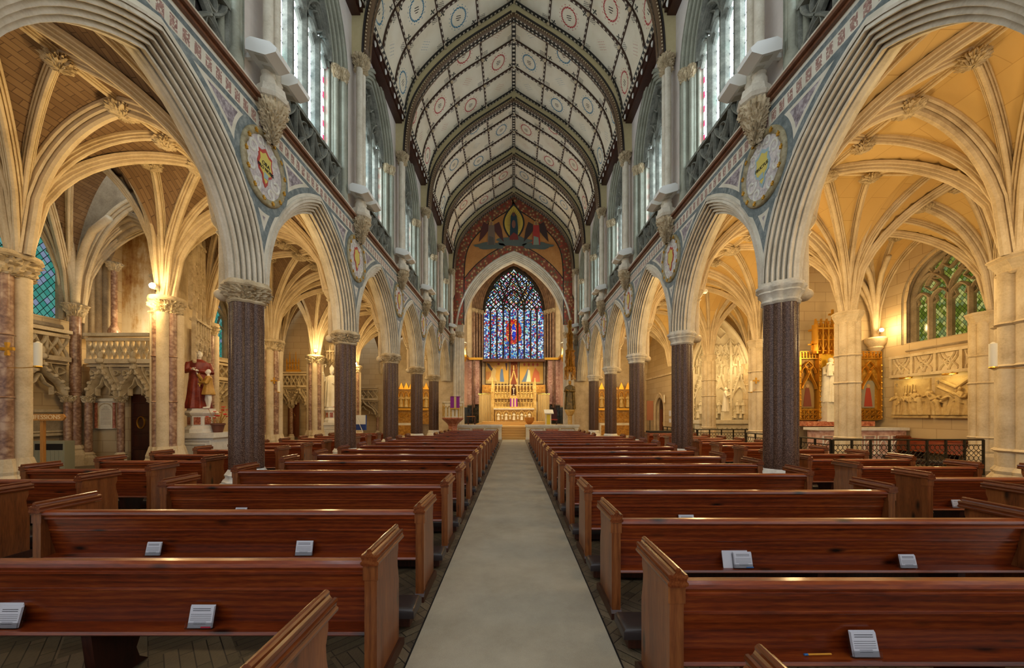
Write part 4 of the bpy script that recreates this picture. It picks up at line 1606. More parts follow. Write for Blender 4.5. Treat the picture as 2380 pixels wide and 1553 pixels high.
def gothic_window(F, uc, half, sill, spring, rise, nl, glass, barmat, parent_name, depth=0.35, jamb=None):
    G = lambda u, v, w=0.0: F(u, v, w - depth)
    outl = [(uc - half, sill), (uc + half, sill)] + pointed(uc, half, spring, rise, 12)[::-1]
    g = MB()
    g.q([G(u, v) for u, v in outl], [(u - uc + half, v - sill) for u, v in outl])
    w = struct(g, parent_name, glass)
    lw = 2 * half / nl
    for q in range(1, nl):
        u = uc - half + lw * q
        MB().bar(G, [(u, sill), (u, spring)], 0.13, 0.0, 0.2).build('mullion', barmat, w)
    tr = MB()
    hs = spring - lw * 0.35
    for q in range(nl):
        u = uc - half + lw * (q + 0.5)
        tr.bar(G, pointed(u, lw / 2, hs, lw * 0.75, 6), 0.09, 0.0, 0.16)
        for d in (-1, 1):
            tr.bar(G, [(u + d * lw * 0.45, hs - 0.05), (u + d * lw * 0.2, hs + lw * 0.12), (u + d * lw * 0.3, hs + lw * 0.4)], 0.05, 0.0, 0.1)
    for q in range(nl // 2):
        u = uc - half + lw * (2 * q + 1)
        tr.bar(G, pointed(u, lw, spring, lw * 1.5, 8), 0.1, 0.0, 0.18)
        tr.bar(G, foil(u, spring + lw * 0.78, lw * 0.36, 4), 0.06, 0.0, 0.12, True)
    tops = spring + rise
    for d in (-1, 1):
        tr.bar(G, ogee(uc + d * half * 0.05, spring + rise * 0.2, uc + d * half * 0.52, spring + rise * 0.72), 0.1, 0.0, 0.16)
        tr.bar(G, ogee(uc + d * half * 0.62, spring + rise * 0.3, uc + d * half * 0.1, spring + rise * 0.85), 0.1, 0.0, 0.16)
        tr.bar(G, foil(uc + d * half * 0.36, spring + rise * 0.52, half * 0.16, 3), 0.06, 0.0, 0.12, True)
    tr.bar(G, foil(uc, spring + rise * 0.72, half * 0.2, 4), 0.07, 0.0, 0.14, True)
    tr.bar(G, pointed(uc, half - 0.05, spring, rise - 0.07, 12), 0.14, 0.0, 0.2)
    tr.bar(G, [(uc - half + 0.05, sill), (uc - half + 0.05, spring)], 0.12, 0.0, 0.2)
    tr.bar(G, [(uc + half - 0.05, sill), (uc + half - 0.05, spring)], 0.12, 0.0, 0.2)
    tr.build('tracery', barmat, w)
    j = MB()
    R = (half * half + rise * rise) / (2 * half)
    arch_band(j, F, uc, spring, sill - 0.02, R - half, [(half + 0.16, 0.0), (half + 0.14, 0.04)] + rolls(half + 0.12, 0.03, half, -depth + 0.05, 3, 0.04) + [(half, -depth)], 10)
    j.build('jamb_moulding', jamb or M['stone_dark'], w, smooth=50)
    MB().prism(lambda a, b, c: F(c, b, a), [(0.02, sill - 0.32), (0.06, sill - 0.28), (-depth, sill + 0.02), (-depth, sill - 0.32)], uc - half, uc + half).build('sill', M['stone_dark'], w)
    return w


def ext_frame(s, X=XC):
    return frame((s * X, 0, 0), (0, 1, 0), (0, 0, 1), (-s, 0, 0))


LF, RF = ext_frame(-1), ext_frame(1)
hl = [(9.4, 2.15, 4.62, 6.9, 1.5), (17.0, 1.4, 4.4, 6.4, 1.2), (4.6, 1.4, 4.6, 6.9, 1.4)]
lw_ = wall_holes(LF, -4, 27, 0, 10.5, hl)
leftout = struct(lw_, 'wall_left_chapels', M['wall_blocks_y'])
for k, h in enumerate(hl):
    gothic_window(LF, *h, 4 if k != 1 else 2, M['teal_glass'], M['stone_dark'], 'window_%d' % (20 + k), 0.35 if k == 1 else 0.1)
hr = [(12.15, 1.12, 4.2, 5.7, 1.45), (18.6, 1.3, 4.4, 6.2, 1.2), (6.0, 1.4, 4.2, 5.9, 1.4)]
rw_ = wall_holes(RF, -4, 27, 0, 10.5, hr)
rightout = struct(rw_, 'wall_right_chapels', M['wall_blocks_y'])
for k, h in enumerate(hr):
    gothic_window(RF, *h, 4 if k != 1 else 2, M['green_glass'], M['stone_dark'], 'window_%d' % (24 + k))
# carved frieze under the green window
fz = MB()
fz.fbox(RF, 10.7, 13.75, 2.98, 3.08, 0, 0.16).fbox(RF, 10.7, 13.75, 3.68, 3.78, 0, 0.16).fbox(RF, 10.7, 13.75, 3.08, 3.68, 0, 0.06)
for k in range(5):
    u0 = 10.85 + 0.72 * k
    fz.fbox(RF, u0 - 0.06, u0 + 0.02, 3.05, 3.7, 0.04, 0.14)
    if k < 4:
        for (a0, a1) in ((0.08, 0.5), (0.6, 0.18), (0.34, 0.08), (0.34, 0.6)):
            fz.bar(RF, ogee(u0 + a0, 3.1, u0 + a1, 3.66, 8), 0.06, 0.04, 0.13)
        fz.bar(RF, foil(u0 + 0.34, 3.42, 0.13, 3), 0.04, 0.04, 0.11, True)
fz.build('frieze_band', M['stone'], rightout)
# ------------------------------------------------------------ cross walls
def cross(s, x0, x1, y, z0, z1, name, holes=(), mat='wall_blocks_x'):
    F = frame((0, y, 0), (1, 0, 0), (0, 0, 1), (0, -1, 0))
    mb = wall_holes(F, min(s * x0, s * x1), max(s * x0, s * x1), z0, z1, holes)
    return struct(mb, name, M[mat]), F


# right chapels
cross(1, 10.9, 14.3, 14.45, 0, 9, 'wall_chapel_right')
cross(1, 10.2, 14.3, 22.2, 0, 9, 'wall_chapel_right')
cross(1, 9.7, 15, 26.9, 0, 9, 'wall_aisle_east')
cross(-1, 9.7, 15, 26.9, 0, 9, 'wall_aisle_east')
# side wall with the door beyond the second chapel, right
SF = frame((9.8, 0, 0), (0, 1, 0), (0, 0, 1), (-1, 0, 0))
dw = wall_holes(SF, 22.2, 26.9, 0, 9, [(24.6, 0.62, 0, 2.0, 0.75)])
wd_ = struct(dw, 'wall_aisle_right', M['wall_blocks_y'])
MB().fbox(SF, 22.2, 26.9, 4.1, 4.22, 0, 0.1).build('string_course', M['stone'], wd_)
j = MB()
arch_band(j, SF, 24.6, 2.0, 0, 0.3, [(0.82, 0.0), (0.8, 0.06)] + rolls(0.78, 0.05, 0.6, -0.25, 3, 0.04), 8)
j.build('door_surround', M['stone'], wd_, smooth=50)
dm = MB().fbox(SF, 23.98, 25.22, 0, 2.75, -0.32, -0.26)
door = struct(dm, 'door_1', M['door_wood'])
MB().fbox(SF, 24.05, 24.58, 0.1, 1.95, -0.26, -0.23).fbox(SF, 24.64, 25.15, 0.1, 1.95, -0.26, -0.23).build('door_leaf', wood('red oak door', (64, 22, 12), (96, 38, 22), (120, 56, 34), 'z', 0.35, 0.2, False), door)
MB().tube([SF(24.5, 0.9, -0.2), SF(24.5, 1.0, -0.17), SF(24.5, 1.1, -0.2)], 0.02, 6).build('door_handle', M['brass'], door)

# left chapel end walls
EL1 = frame((0, 11.75, 0), (1, 0, 0), (0, 0, 1), (0, -1, 0))
cross(-1, 11.35, 14.3, 12.1, 0, 3.3, 'wall_chapel_left')
def stained():
    n = N('stained pale plaster')
    s_ = n.sep()
    f = n.noise(1.0, 7, n.mapped((3.2, 3.2, 0.5)), rough=0.7)
    g = n.noise(2.5, 6, rough=0.7)
    hgt = n.math('MULTIPLY', n.math('SUBTRACT', s_[2], 4.0), 0.05)
    k = n.math('ADD', n.math('MULTIPLY', f, 0.6), n.math('SUBTRACT', n.math('MULTIPLY', g, 0.4), hgt))
    n.base(n.ramp(k, [(0.22, (150, 96, 44)), (0.34, (196, 160, 104)), (0.44, (224, 208, 172)), (0.6, (232, 222, 196))]), 0.85)
    return n.m


M['stained'] = stained()
cw1, _ = cross(-1, 10.9, 15.5, 13.3, 3.3, 9.5, 'wall_chapel_left', mat='stained')
cw2, EL2 = cross(-1, 10.2, 14.3, 22.6, 0, 9.5, 'wall_chapel_left')
# arch over the niche behind the gallery
j = MB()
arch_band(j, frame((0, 12.0, 0), (1, 0, 0), (0, 0, 1), (0, -1, 0)), -12.75, 6.45, 4.1, 0.5, [(1.45, 0.02), (1.42, 0.08)] + rolls(1.38, 0.06, 1.05, -0.5, 4, 0.06), 10)
j.build('niche_arch', M['stone_dark'], cw1, smooth=50)
fk = MB()
F12 = frame((0, 12.02, 0), (1, 0, 0), (0, 0, 1), (0, -1, 0))
fill = wall_holes(F12, -14.3, -11.2, 4.2, 9.5, [(-12.75, 1.4, 4.1, 6.45, 1.75)])
fill.build('niche_wall', M['stone_dark'], cw1)
for (x, zc_, zb_) in ((-13.55, 6.75, 4.3), (-12.05, 6.3, 4.3)):
    c = MB().lathe([(0.16, zb_), (0.16, zb_ + 0.15), (0.10, zb_ + 0.3), (0.085, zb_ + 0.35), (0.085, zc_ - 0.25)], (x, 12.4, 0), 12)
    c.build('niche_shaft', M['red_marble'], cw1, smooth=50)
    MB().lathe([(0.09, zc_ - 0.27), (0.13, zc_ - 0.2), (0.2, zc_ - 0.06), (0.22, zc_), (0.16, zc_ + 0.03)], (x, 12.4, 0), 24, jitter=0.07).build('niche_capital', M['carved'], cw1, smooth=30)


def gallery(F, u0, u1, n, t, zt=4.22, shafts=True, crock=True, par=6, mat=None):
    """carved stone gallery: pierced parapet on ogee arches on marble shafts"""
    mat = mat or M['carved']
    r = MB()
    r.fbox(F, u0, u1, zt - 0.10, zt, -0.15, 0.16).fbox(F, u0, u1, zt - 0.24, zt - 0.14, -0.1, 0.08).fbox(F, u0, u1, zt - 0.96, zt - 0.82, -0.1, 0.12).fbox(F, u0, u1, zt - 1.06, zt - 1.02, -0.1, 0.06)
    r.build('parapet_rail', M['stone'], t)
    p = MB()
    bw = (u1 - u0) / par
    for k in range(par):
        a = u0 + bw * k
        p.bar(F, [(a, zt - 0.84), (a, zt - 0.22)], 0.05, -0.05, 0.06)
        p.bar(F, ogee(a, zt - 0.83, a + bw * 0.5, zt - 0.24), 0.06, -0.05, 0.05)
        p.bar(F, ogee(a + bw, zt - 0.83, a + bw * 0.5, zt - 0.24), 0.06, -0.05, 0.05)
        p.bar(F, ogee(a + bw * 0.5, zt - 0.83, a, zt - 0.24), 0.06, -0.05, 0.05)
        p.bar(F, ogee(a + bw * 0.5, zt - 0.83, a + bw, zt - 0.24), 0.06, -0.05, 0.05)
    p.build('parapet_tracery', mat, t)
    MB().fbox(F, u0, u1, zt - 1.0, zt - 0.95, -1.2, 0.0).build('gallery_floor', M['stone'], t)
    sp = zt - 2.0
    aw = (u1 - u0) / n
    a_ = MB()
    back = MB()
    for k in range(n):
        uc = u0 + aw * (k + 0.5)
        h = aw * 0.42
        # ogee arch: convex then concave up to the finial
        L = [(uc - h, sp), (uc - h * 0.98, sp + 0.18), (uc - h * 0.8, sp + 0.38), (uc - h * 0.52, sp + 0.54), (uc - h * 0.25, sp + 0.68), (uc - h * 0.09, sp + 0.86), (uc, sp + 1.05)]
        Rr = [(2 * uc - x, z) for x, z in L]
        a_.bar(F, L, 0.11, -0.1, 0.14)
        a_.bar(F, Rr, 0.11, -0.1, 0.14)
        L2 = [(uc - h * 0.9, sp), (uc - h * 0.62, sp + 0.1), (uc - h * 0.5, sp + 0.02), (uc - h * 0.5, sp + 0.24), (uc - h * 0.2, sp + 0.36), (uc, sp + 0.62)]
        a_.bar(F, L2, 0.06, -0.05, 0.07)
        a_.bar(F, [(2 * uc - x, z) for x, z in L2], 0.06, -0.05, 0.07)
        for d in (-1, 1):
            a_.bar(F, ogee(uc + d * aw * 0.5, sp + 0.1, uc + d * aw * 0.18, sp + 0.95), 0.05, -0.05, 0.05)
            a_.bar(F, foil(uc + d * aw * 0.36, sp + 0.74, aw * 0.09, 3), 0.04, -0.05, 0.04, True)
        if crock:
            for (x, z) in L[1:] + Rr[1:]:
                a_.ball(F(x, z + 0.03, 0.13), (0.065, 0.065, 0.06), 6, 4)
            a_.ball(F(uc, sp + 1.12, 0.14), (0.12, 0.1, 0.10), 7, 5)
            a_.ball(F(uc, sp + 1.3, 0.12), (0.07, 0.07, 0.12), 6, 4)
        # solid spandrel behind the arch
        hp = [(x, z) for x, z in L]
        pts = [(uc - aw / 2, sp)] + hp + [(2 * uc - x, z) for x, z in hp[::-1][1:]] + [(uc + aw / 2, sp), (uc + aw / 2, zt - 1.0), (uc - aw / 2, zt - 1.0)]
        # split at the centre so that the polygon stays simple
        back.q([F(u, v, -0.04) for u, v in [(uc - aw / 2, sp)] + hp + [(uc, zt - 1.0), (uc - aw / 2, zt - 1.0)]])
        back.q([F(2 * uc - u, v, -0.04) for u, v in [(uc - aw / 2, sp)] + hp + [(uc, zt - 1.0), (uc - aw / 2, zt - 1.0)]])
    a_.build('ogee_arcade', mat, t, smooth=40)
    back.build('spandrel', M['stone_dark'], t)
    if shafts:
        for k in range(n + 1):
            u = u0 + aw * k
            p0 = F(u, 0, 0.0)
            MB().lathe([(0.19, 0.0), (0.19, 0.25), (0.14, 0.32), (0.15, 0.36), (0.10, 0.42)], p0, 8).build('shaft_base', M['stone'], t)
            MB().lathe([(0.095, 0.4), (0.095, sp - 0.2)], p0, 12, cap=False).build('shaft', M['red_marble'], t, smooth=50)
            MB().lathe([(0.10, sp - 0.22), (0.12, sp - 0.18), (0.17, sp - 0.05), (0.18, sp + 0.0)], p0, 24, jitter=0.07).build('shaft_capital', mat, t, smooth=30)


t = thing('confessional_gallery', 'carved stone gallery with pierced parapet over confessional doors, left chapel end wall', 'gallery', (-12.8, 11.75, 0), 'carved stone galleries')
gallery(EL1, -13.66, -11.58, 2, t)
t = thing('confessional_gallery', 'carved gallery along the left chapel side wall, below the teal window', 'gallery', (-14.2, 9.5, 0), 'carved stone galleries')
gallery(frame((-13.9, 0, 0), (0, 1, 0), (0, 0, 1), (1, 0, 0)), 7.2, 11.4, 3, t, par=8)
t = thing('confessional_gallery', 'distant carved gallery in the second left chapel, gilded shrine on its ledge', 'gallery', (-13.6, 22.3, 0), 'carved stone galleries')
gallery(frame((0, 22.2, 0), (1, 0, 0), (0, 0, 1), (0, -1, 0)), -14.5, -12.5, 2, t, zt=4.2, par=4)
t = thing('confessional_gallery', 'carved gallery on the second left chapel side wall, seen left of the nearest granite pier', 'gallery', (-14.2, 17, 0), 'carved stone galleries')
gallery(frame((-13.9, 0, 0), (0, 1, 0), (0, 0, 1), (1, 0, 0)), 15.2, 18.7, 2, t, zt=4.2, par=4)
t = thing('confessional_gallery', 'small farthest carved gallery past the third granite pier of the left aisle', 'gallery', (-10.8, 26.6, 0), 'carved stone galleries')
gallery(frame((0, 26.6, 0), (1, 0, 0), (0, 0, 1), (0, -1, 0)), -12.0, -9.9, 1, t, zt=3.6, par=3)
# tall shaft at the corner of the gallery
t = thing('gallery_column', 'slender red marble column with leaf capital at the gallery corner, left chapel', 'column', (-13.9, 11.6, 0))
MB().lathe([(0.3, 0), (0.3, 0.35), (0.2, 0.5), (0.22, 0.55), (0.15, 0.66)], (-13.9, 11.6, 0), 8).build('base', M['stone'], t)
MB().lathe([(0.13, 0.64), (0.13, 2.3), (0.15, 2.33), (0.13, 2.36), (0.13, 4.75)], (-13.9, 11.6, 0), 18, cap=False).build('shaft', M['red_marble'], t, smooth=25)
MB().lathe([(0.14, 4.72), (0.17, 4.78), (0.25, 4.98), (0.3, 5.08), (0.26, 5.12)], (-13.9, 11.6, 0), 28, jitter=0.09).build('capital', M['carved'], t, smooth=30)
rb = MB()
for (dx, dy, h) in ((0.6, -1.2, 2.9), (-0.2, -2.0, 3.2), (1.4, -0.3, 2.6)):
    rb.tube([(-13.9 + dx * (1 - sqrt(max(0, 1 - (k / 8) ** 2))), 11.6 + dy * (1 - sqrt(max(0, 1 - (k / 8) ** 2))), 5.1 + h * (k / 8)) for k in range(9)], 0.1, 8)
rb.build('springing_ribs', M['stone'], t, smooth=True)


# ------------------------------------------------------------ outer piers
def outer_pier(s, x, y, style, label, r=0.36, ztop=ZO, grp=None):
    t = thing('aisle_pier', label, 'pier', (s * x, y, 0), grp or ('clustered piers on the outer side of the %s aisle' % SIDE[s]))
    X = s * x
    if style == 'marble':
        for k in range(8):
            a = k * pi / 4 + pi / 8
            rr = 0.10 if k % 2 else 0.135
            mat = M['red_marble'] if k % 2 else M['stone']
            m = MB()
            prof = [(rr, 0.8)]
            if k % 2:
                for zr in (1.95, 3.1):
                    prof += [(rr, zr - 0.02), (rr * 1.2, zr), (rr, zr + 0.02)]
            prof.append((rr, ztop - 0.42))
            m.lathe(prof, (X + r * 0.8 * cos(a), y + r * 0.8 * sin(a), 0), 18, cap=False)
            m.build('shaft', mat, t, smooth=25)
            MB().lathe([(rr * 1.9, 0), (rr * 1.9, 0.45), (rr * 1.5, 0.52), (rr * 1.6, 0.58), (rr * 1.3, 0.72), (rr * 1.1, 0.82)], (X + r * 0.8 * cos(a), y + r * 0.8 * sin(a), 0), 8).build('base', M['stone'], t)
        MB().lathe([(r * 0.8, 0), (r * 0.8, ztop - 0.2)], (X, y, 0), 8).build('core', M['stone'], t)
        c = MB()
        c.lathe([(r * 1.05, ztop - 0.45), (r * 1.15, ztop - 0.41), (r * 1.05, ztop - 0.37), (r * 1.2, ztop - 0.25), (r * 1.35, ztop - 0.14), (r * 1.35, ztop - 0.1)], (X, y, 0), 64, jitter=0.12)
        c.lathe([(r * 1.36, ztop - 0.11), (r * 1.46, ztop - 0.07), (r * 1.4, ztop)], (X, y, 0), 40)
        c.build('capital', M['carved'], t, smooth=30)
    else:
        for k in range(8):
            a = k * pi / 4 + pi / 8
            rr = 0.115 * r / 0.29
            prof = [(rr * 1.6, 0), (rr * 1.6, 0.4), (rr * 1.2, 0.5), (rr * 1.3, 0.56), (rr, 0.64)]
            for zr in (0.95, 2.55, 3.35):
                prof += [(rr, zr - 0.04), (rr * 1.3, zr), (rr, zr + 0.04)]
            prof.append((rr, ztop - 0.3))
            MB().lathe(prof, (X + r * 0.8 * cos(a), y + r * 0.8 * sin(a), 0), 18, cap=False).build('shaft', M['stone'], t, smooth=25)
        MB().lathe([(r * 0.74, 0), (r * 0.74, ztop - 0.2)], (X, y, 0), 8).build('core', M['stone'], t)
        MB().lathe([(r * 1.1, ztop - 0.36), (r * 1.18, ztop - 0.32), (r * 1.1, ztop - 0.28), (r * 1.22, ztop - 0.18), (r * 1.38, ztop - 0.10), (r * 1.32, ztop - 0.08), (r * 1.45, ztop - 0.04), (r * 1.4, ztop)], (X, y, 0), 8).build('capital', M['stone'], t)
    return t


outer_pier(-1, 9.3, 2.83, 'marble', 'clustered marble pier outside the left edge of the picture', 0.36)
outer_pier(1, 9.4, 2.83, 'stone', 'pale stone pier outside the right edge of the picture', 0.4)
outer_pier(-1, 9.58, 6.81, 'marble', 'clustered cream and red marble pier at the left edge with leaf capital', 0.36)
outer_pier(-1, 8.95, 9.45, 'marble', 'clustered cream and red marble pier just left of the red robed statue', 0.26)
outer_pier(-1, 10.1, 12.06, 'marble', 'slim clustered pier just right of the red robed statue', 0.22)
outer_pier(-1, 9.87, 14.9, 'marble', 'clustered marble pier seen just right of the nearest granite pier on the left', 0.33)
outer_pier(-1, 10.2, 18.8, 'marble', 'clustered marble pier left of the white bishop statue', 0.33)
outer_pier(-1, 9.9, 22.7, 'marble', 'distant clustered pier beyond the second granite pier of the left arcade', 0.33)
outer_pier(1, 9.75, 6.81, 'stone', 'thick pale stone pier with moulded cap at the right edge', 0.42)
outer_pier(1, 9.85, 10.79, 'stone', 'slender pale stone pier in front of the gilded altarpiece', 0.26)
outer_pier(1, 9.95, 14.9, 'stone', 'slender pale stone pier just left of the nearest right granite pier', 0.28)
outer_pier(1, 10.0, 18.75, 'stone', 'slender pale stone pier in front of the carved reredos', 0.27)
outer_pier(1, 13.95, 10.79, 'stone', 'stone respond between the station reliefs and the right edge pier', 0.3)
outer_pier(1, 14.0, 22.0, 'stone', 'stone respond at the right end of the carved reredos', 0.22)
# corner respond with the bright lamp on a bracket capital
t = thing('respond_capital', 'moulded stone corbel carrying the bright lamp beside the gilded altarpiece', 'corbel', (14.0, 14.2, 4.1))
MB().lathe([(0.1, 3.95), (0.16, 4.1), (0.24, 4.2), (0.22, 4.25), (0.32, 4.4), (0.34, 4.55), (0.3, 4.6)], (14.05, 14.2, 0), 16).build('corbel', M['stone'], t, smooth=40)
rb = MB()
for k in range(4):
    a = pi + k * 0.4 - 0.2
    rb.tube([(14.05 + cos(a) * 1.6 * (1 - sqrt(max(0, 1 - (q / 8) ** 2))), 14.2 + sin(a) * 1.6 * (1 - sqrt(max(0, 1 - (q / 8) ** 2))), 4.6 + 2.6 * q / 8) for q in range(9)], 0.08, 8)
rb.build('springing_ribs', M['stone'], t, smooth=True)

# ------------------------------------------------------------ chancel shell
ch = MB()
for s in (-1, 1):
    ch.box(s * 4.12, s * 4.5, ME + 0.9, 32.4, 0, 16)
chw = struct(ch, 'wall_chancel', M['stone'])
EW = frame((0, 32.5, 0), (1, 0, 0), (0, 0, 1), (0, -1, 0))
ew = wall_holes(EW, -4.2, 4.2, 0, 16, [(0, 3.7, 1.0, 11.0, 4.9)])
ewo = struct(ew, 'wall_sanctuary', M['stone'])
struct(MB().box(-4.6, 4.6, ME + 0.7, 34.5, 16, 16.2), 'ceiling', M['cream_plaster'])
# east window
EF = frame((0, 33.5, 0), (1, 0, 0), (0, 0, 1), (0, -1, 0))
hwE, spE, rsE, slE = 2.72, 11.0, 4.0, 6.55
ol = [(-hwE, slE), (hwE, slE)] + pointed(0, hwE, spE, rsE, 16)[::-1]
g = MB()
g.q([EF(u, v) for u, v in ol])
wE = struct(g, 'window_30', M['east_glass'])
nl = 9
ws = [0.58] * 9
ws[4] = 0.72
tot = sum(ws)
ed = [-hwE]
for w_ in ws:
    ed.append(ed[-1] + w_ / tot * 2 * hwE)
for u in ed[1:-1]:
    MB().bar(EF, [(u, slE), (u, spE)], 0.15, 0.02, 0.2).build('mullion', M['mullion_dark'], wE)
tr = MB()
for a, b in zip(ed, ed[1:]):
    tr.bar(EF, pointed((a + b) / 2, (b - a) / 2, spE - 0.15, 0.5, 6), 0.09, 0.02, 0.15)
for a, b in ((0, 3), (3, 6), (6, 9)):
    uc, h = (ed[a] + ed[b]) / 2, (ed[b] - ed[a]) / 2
    tr.bar(EF, pointed(uc, h, spE, 2.3 if a != 3 else 2.0, 10), 0.13, 0.02, 0.2)
R_ = (hwE * hwE + rsE * rsE) / (2 * hwE)
row = 0
for z in [spE + 0.45 + 0.42 * k for k in range(9)]:
    lim = sqrt(max(0, R_ * R_ - (z - spE) ** 2)) - (R_ - hwE) - 0.1
    n_ = int(lim * 2 / 0.46)
    for k in range(n_ + 1):
        u = -lim + 2 * lim * k / max(1, n_) if n_ else 0
        q = 0.21
        tr.bar(EF, [(u - q, z), (u, z - q * 1.15), (u + q, z), (u, z + q * 1.15)], 0.13, 0.02, 0.12, True)
    row += 1
for d in (-1, 1):
    tr.bar(EF, ogee(d * 0.35, spE + 0.3, d * 1.2, spE + 2.6, 10), 0.12, 0.02, 0.2)
    tr.bar(EF, ogee(d * 1.0, spE + 0.8, d * 0.15, spE + 3.4, 10), 0.12, 0.02, 0.2)
tr.bar(EF, pointed(0, hwE - 0.04, spE, rsE - 0.05, 16), 0.2, 0.02, 0.25)
tr.build('tracery', M['mullion_dark'], wE)
j = MB()
arch_band(j, EW, 0, spE, 1.0, 1.7, [(3.72, 0.0), (3.7, 0.08)] + rolls(3.66, 0.06, 2.8, -0.95, 6, 0.08) + [(2.72, -1.0)], 18)
j.build('jamb_moulding', M['east_stone'], wE, smooth=50)
for s in (-1, 1):
    c = MB()
    for q in range(4):
        p0 = EW(s * (3.55 - q * 0.22), 0, 0.02 - q * 0.24)
        c.lathe([(0.09, spE - 0.35), (0.13, spE - 0.25), (0.19, spE - 0.05), (0.17, spE + 0.02)], p0, 16, jitter=0.07)
    c.build('jamb_capital', M['carved'], wE, smooth=30)
    c = MB()
    for q in range(4):
        p0 = EW(s * (3.5 - q * 0.22), 0, 0.04 - q * 0.24)
        c.lathe([(0.075, 2.2), (0.075, spE - 0.3)], p0, 10)
    c.build('jamb_shafts', M['red_marble'], wE, smooth=50)
# marble lining, cornice, dado
for s in (-1, 1):
    SFc = frame((s * 4.1, 0, 0), (0, 1, 0), (0, 0, 1), (-s, 0, 0))
    MB().fbox(SFc, 28.2, 32.2, 2.3, 6.4, 0, 0.03).build('marble_lining', M['pink_marble'], chw)
    MB().fbox(SFc, ME + 0.9, 32.2, 6.42, 6.62, 0, 0.18).build('cornice', M['gold'], chw)
    MB().fbox(SFc, 28.2, 32.2, 0.8, 2.2, 0, 0.03).build('dado', M['dark_marble'], chw)
    MB().fbox(EW, s * 3.05, s * 4.1, 2.5, 6.4, 0, 0.03).build('marble_lining', M['pink_marble'], ewo)
    MB().fbox(EW, s * 3.05, s * 4.1, 0.8, 2.4, 0, 0.03).build('dado', M['dark_marble'], ewo)
    MB().fbox(EW, s * 2.72, s * 4.1, 6.42, 6.62, 0, 0.2).build('cornice', M['gold'], ewo)
MB().fbox(EW, -2.8, 2.8, 6.3, 6.55, -1.0, 0.08).build('window_ledge', M['brown_string'], ewo)
MB().fbox(EW, -2.85, 2.85, 1.0, 6.3, -0.9, -0.6).build('lower_wall', M['stone'], ewo)

# ------------------------------------------------------------ lamps of the place and added fill lights
def fixture(loc, toward, label, watts, color=WARM, grp='small lamps standing on the capitals', bright=60.0, r=0.07):
    loc = Vector(loc)
    t = thing('lamp', label, 'lamp', tuple(loc), grp)
    d = (Vector(toward) - loc).normalized()
    MB().tube([loc - d * 0.12, loc + d * 0.06], [0.06, 0.075], 10).build('lamp_housing', M['white_paint'], t, smooth=50)
    if 'bulb' not in M:
        M['bulb'] = N('glowing lamp glass').base((255, 240, 210), 0.3).emit((255, 232, 190), 60.0).m
    MB().ball(loc + d * 0.07, r * 0.8, 10, 8).build('bulb', M['bulb'], t, smooth=True)
    MB().tube([loc - d * 0.05, loc - d * 0.05 - Vector((0, 0, 0.12))], 0.012, 6).build('lamp_stem', M['iron'], t)
    if watts:
        lamp('lamp_light', tuple(loc + d * 0.3), watts, color, 0.1)
    return t


fixture((-8.95, 9.1, 4.82), (-8.0, 5, 5.0), 'bright small floodlight on the pier capital left of the red robed statue', 45)
fixture((13.95, 13.9, 4.82), (12.5, 10, 5.2), 'bright small floodlight on the corbel right of the gilded altarpiece', 45)
fixture((13.8, 21.3, 4.72), (11, 18, 4), 'small bright lamp at the right end of the carved reredos', 35)
fixture((-5.75, P(1) + 0.25, 5.5), (-9, P(1) + 2, 6), 'small lit spotlight behind the nearest left granite pier', 110)
fixture((5.75, P(2) + 0.25, 5.35), (9, P(2) + 2, 6), 'small spotlight pair behind the second right granite pier', 110)
fixture((-10.0, 18.45, 4.82), (-8, 15, 5), 'small lamp on the marble pier capital near the white bishop statue', 90)
fixture((-9.65, 22.35, 4.72), (-8, 18, 4), 'bright far lamp in the left aisle beyond the second granite pier', 60)
# fill lights without fixtures, added in each aisle and chapel bay
for i in (0, 1, 2, 3, 4, 5):
    for s in (-1, 1):
        wts = (108 if s > 0 else 70) * (0.4 if i == 0 and s < 0 else 1)
        lamp('aisle_fill', (s * 6.0, P(i) + 0.6, 4.6), wts, WARM, 0.25)
        if i < 5:
            lamp('aisle_fill', (s * 9.0, P(i) + 2.0, 4.3), wts * 0.8, WARM, 0.25)
            lamp('chapel_fill', (s * 12.0, P(i) + 1.6, 4.0), wts * (0.8 if s > 0 else 0.6), WARM, 0.3)
lamp('gallery_light', (-12.7, 12.6, 4.6), 55, (1, 0.8, 0.5), 0.1)
# lights without fixtures, added to brighten the sanctuary
for s in (-1, 1):
    lamp('sanctuary_fill_spot', (s * 3.9, ME + 1.35, 7.0), 1500, (1, 0.78, 0.44), 0.2, kind='SPOT', aim=(0, 31.5, 2.5), angle=75)
    lamp('step_fill_spot', (s * 3.9, 24.5, 7.2), 420, (1, 0.76, 0.42), 0.2, kind='SPOT', aim=(0, 25, 0), angle=60)
for s in (-1, 1):
    lamp('sanctuary_fill', (s * 3.92, ME + 1.25, 9.0), 320, (1, 0.82, 0.52), 0.12)


# ------------------------------------------------------------ pews
def cap_profile():
    # (x, z) outline of the moulded cap, symmetric, z from 0 to 0.085
    r = [(0.036, -0.008), (0.052, 0.0), (0.054, 0.012), (0.044, 0.022), (0.046, 0.034), (0.052, 0.044), (0.048, 0.056), (0.036, 0.058), (0.028, 0.052), (0.020, 0.060), (0.014, 0.070), (0.015, 0.082), (0.008, 0.090), (0.0, 0.092)]
    return r + [(-a, b) for a, b in r[::-1][1:]]


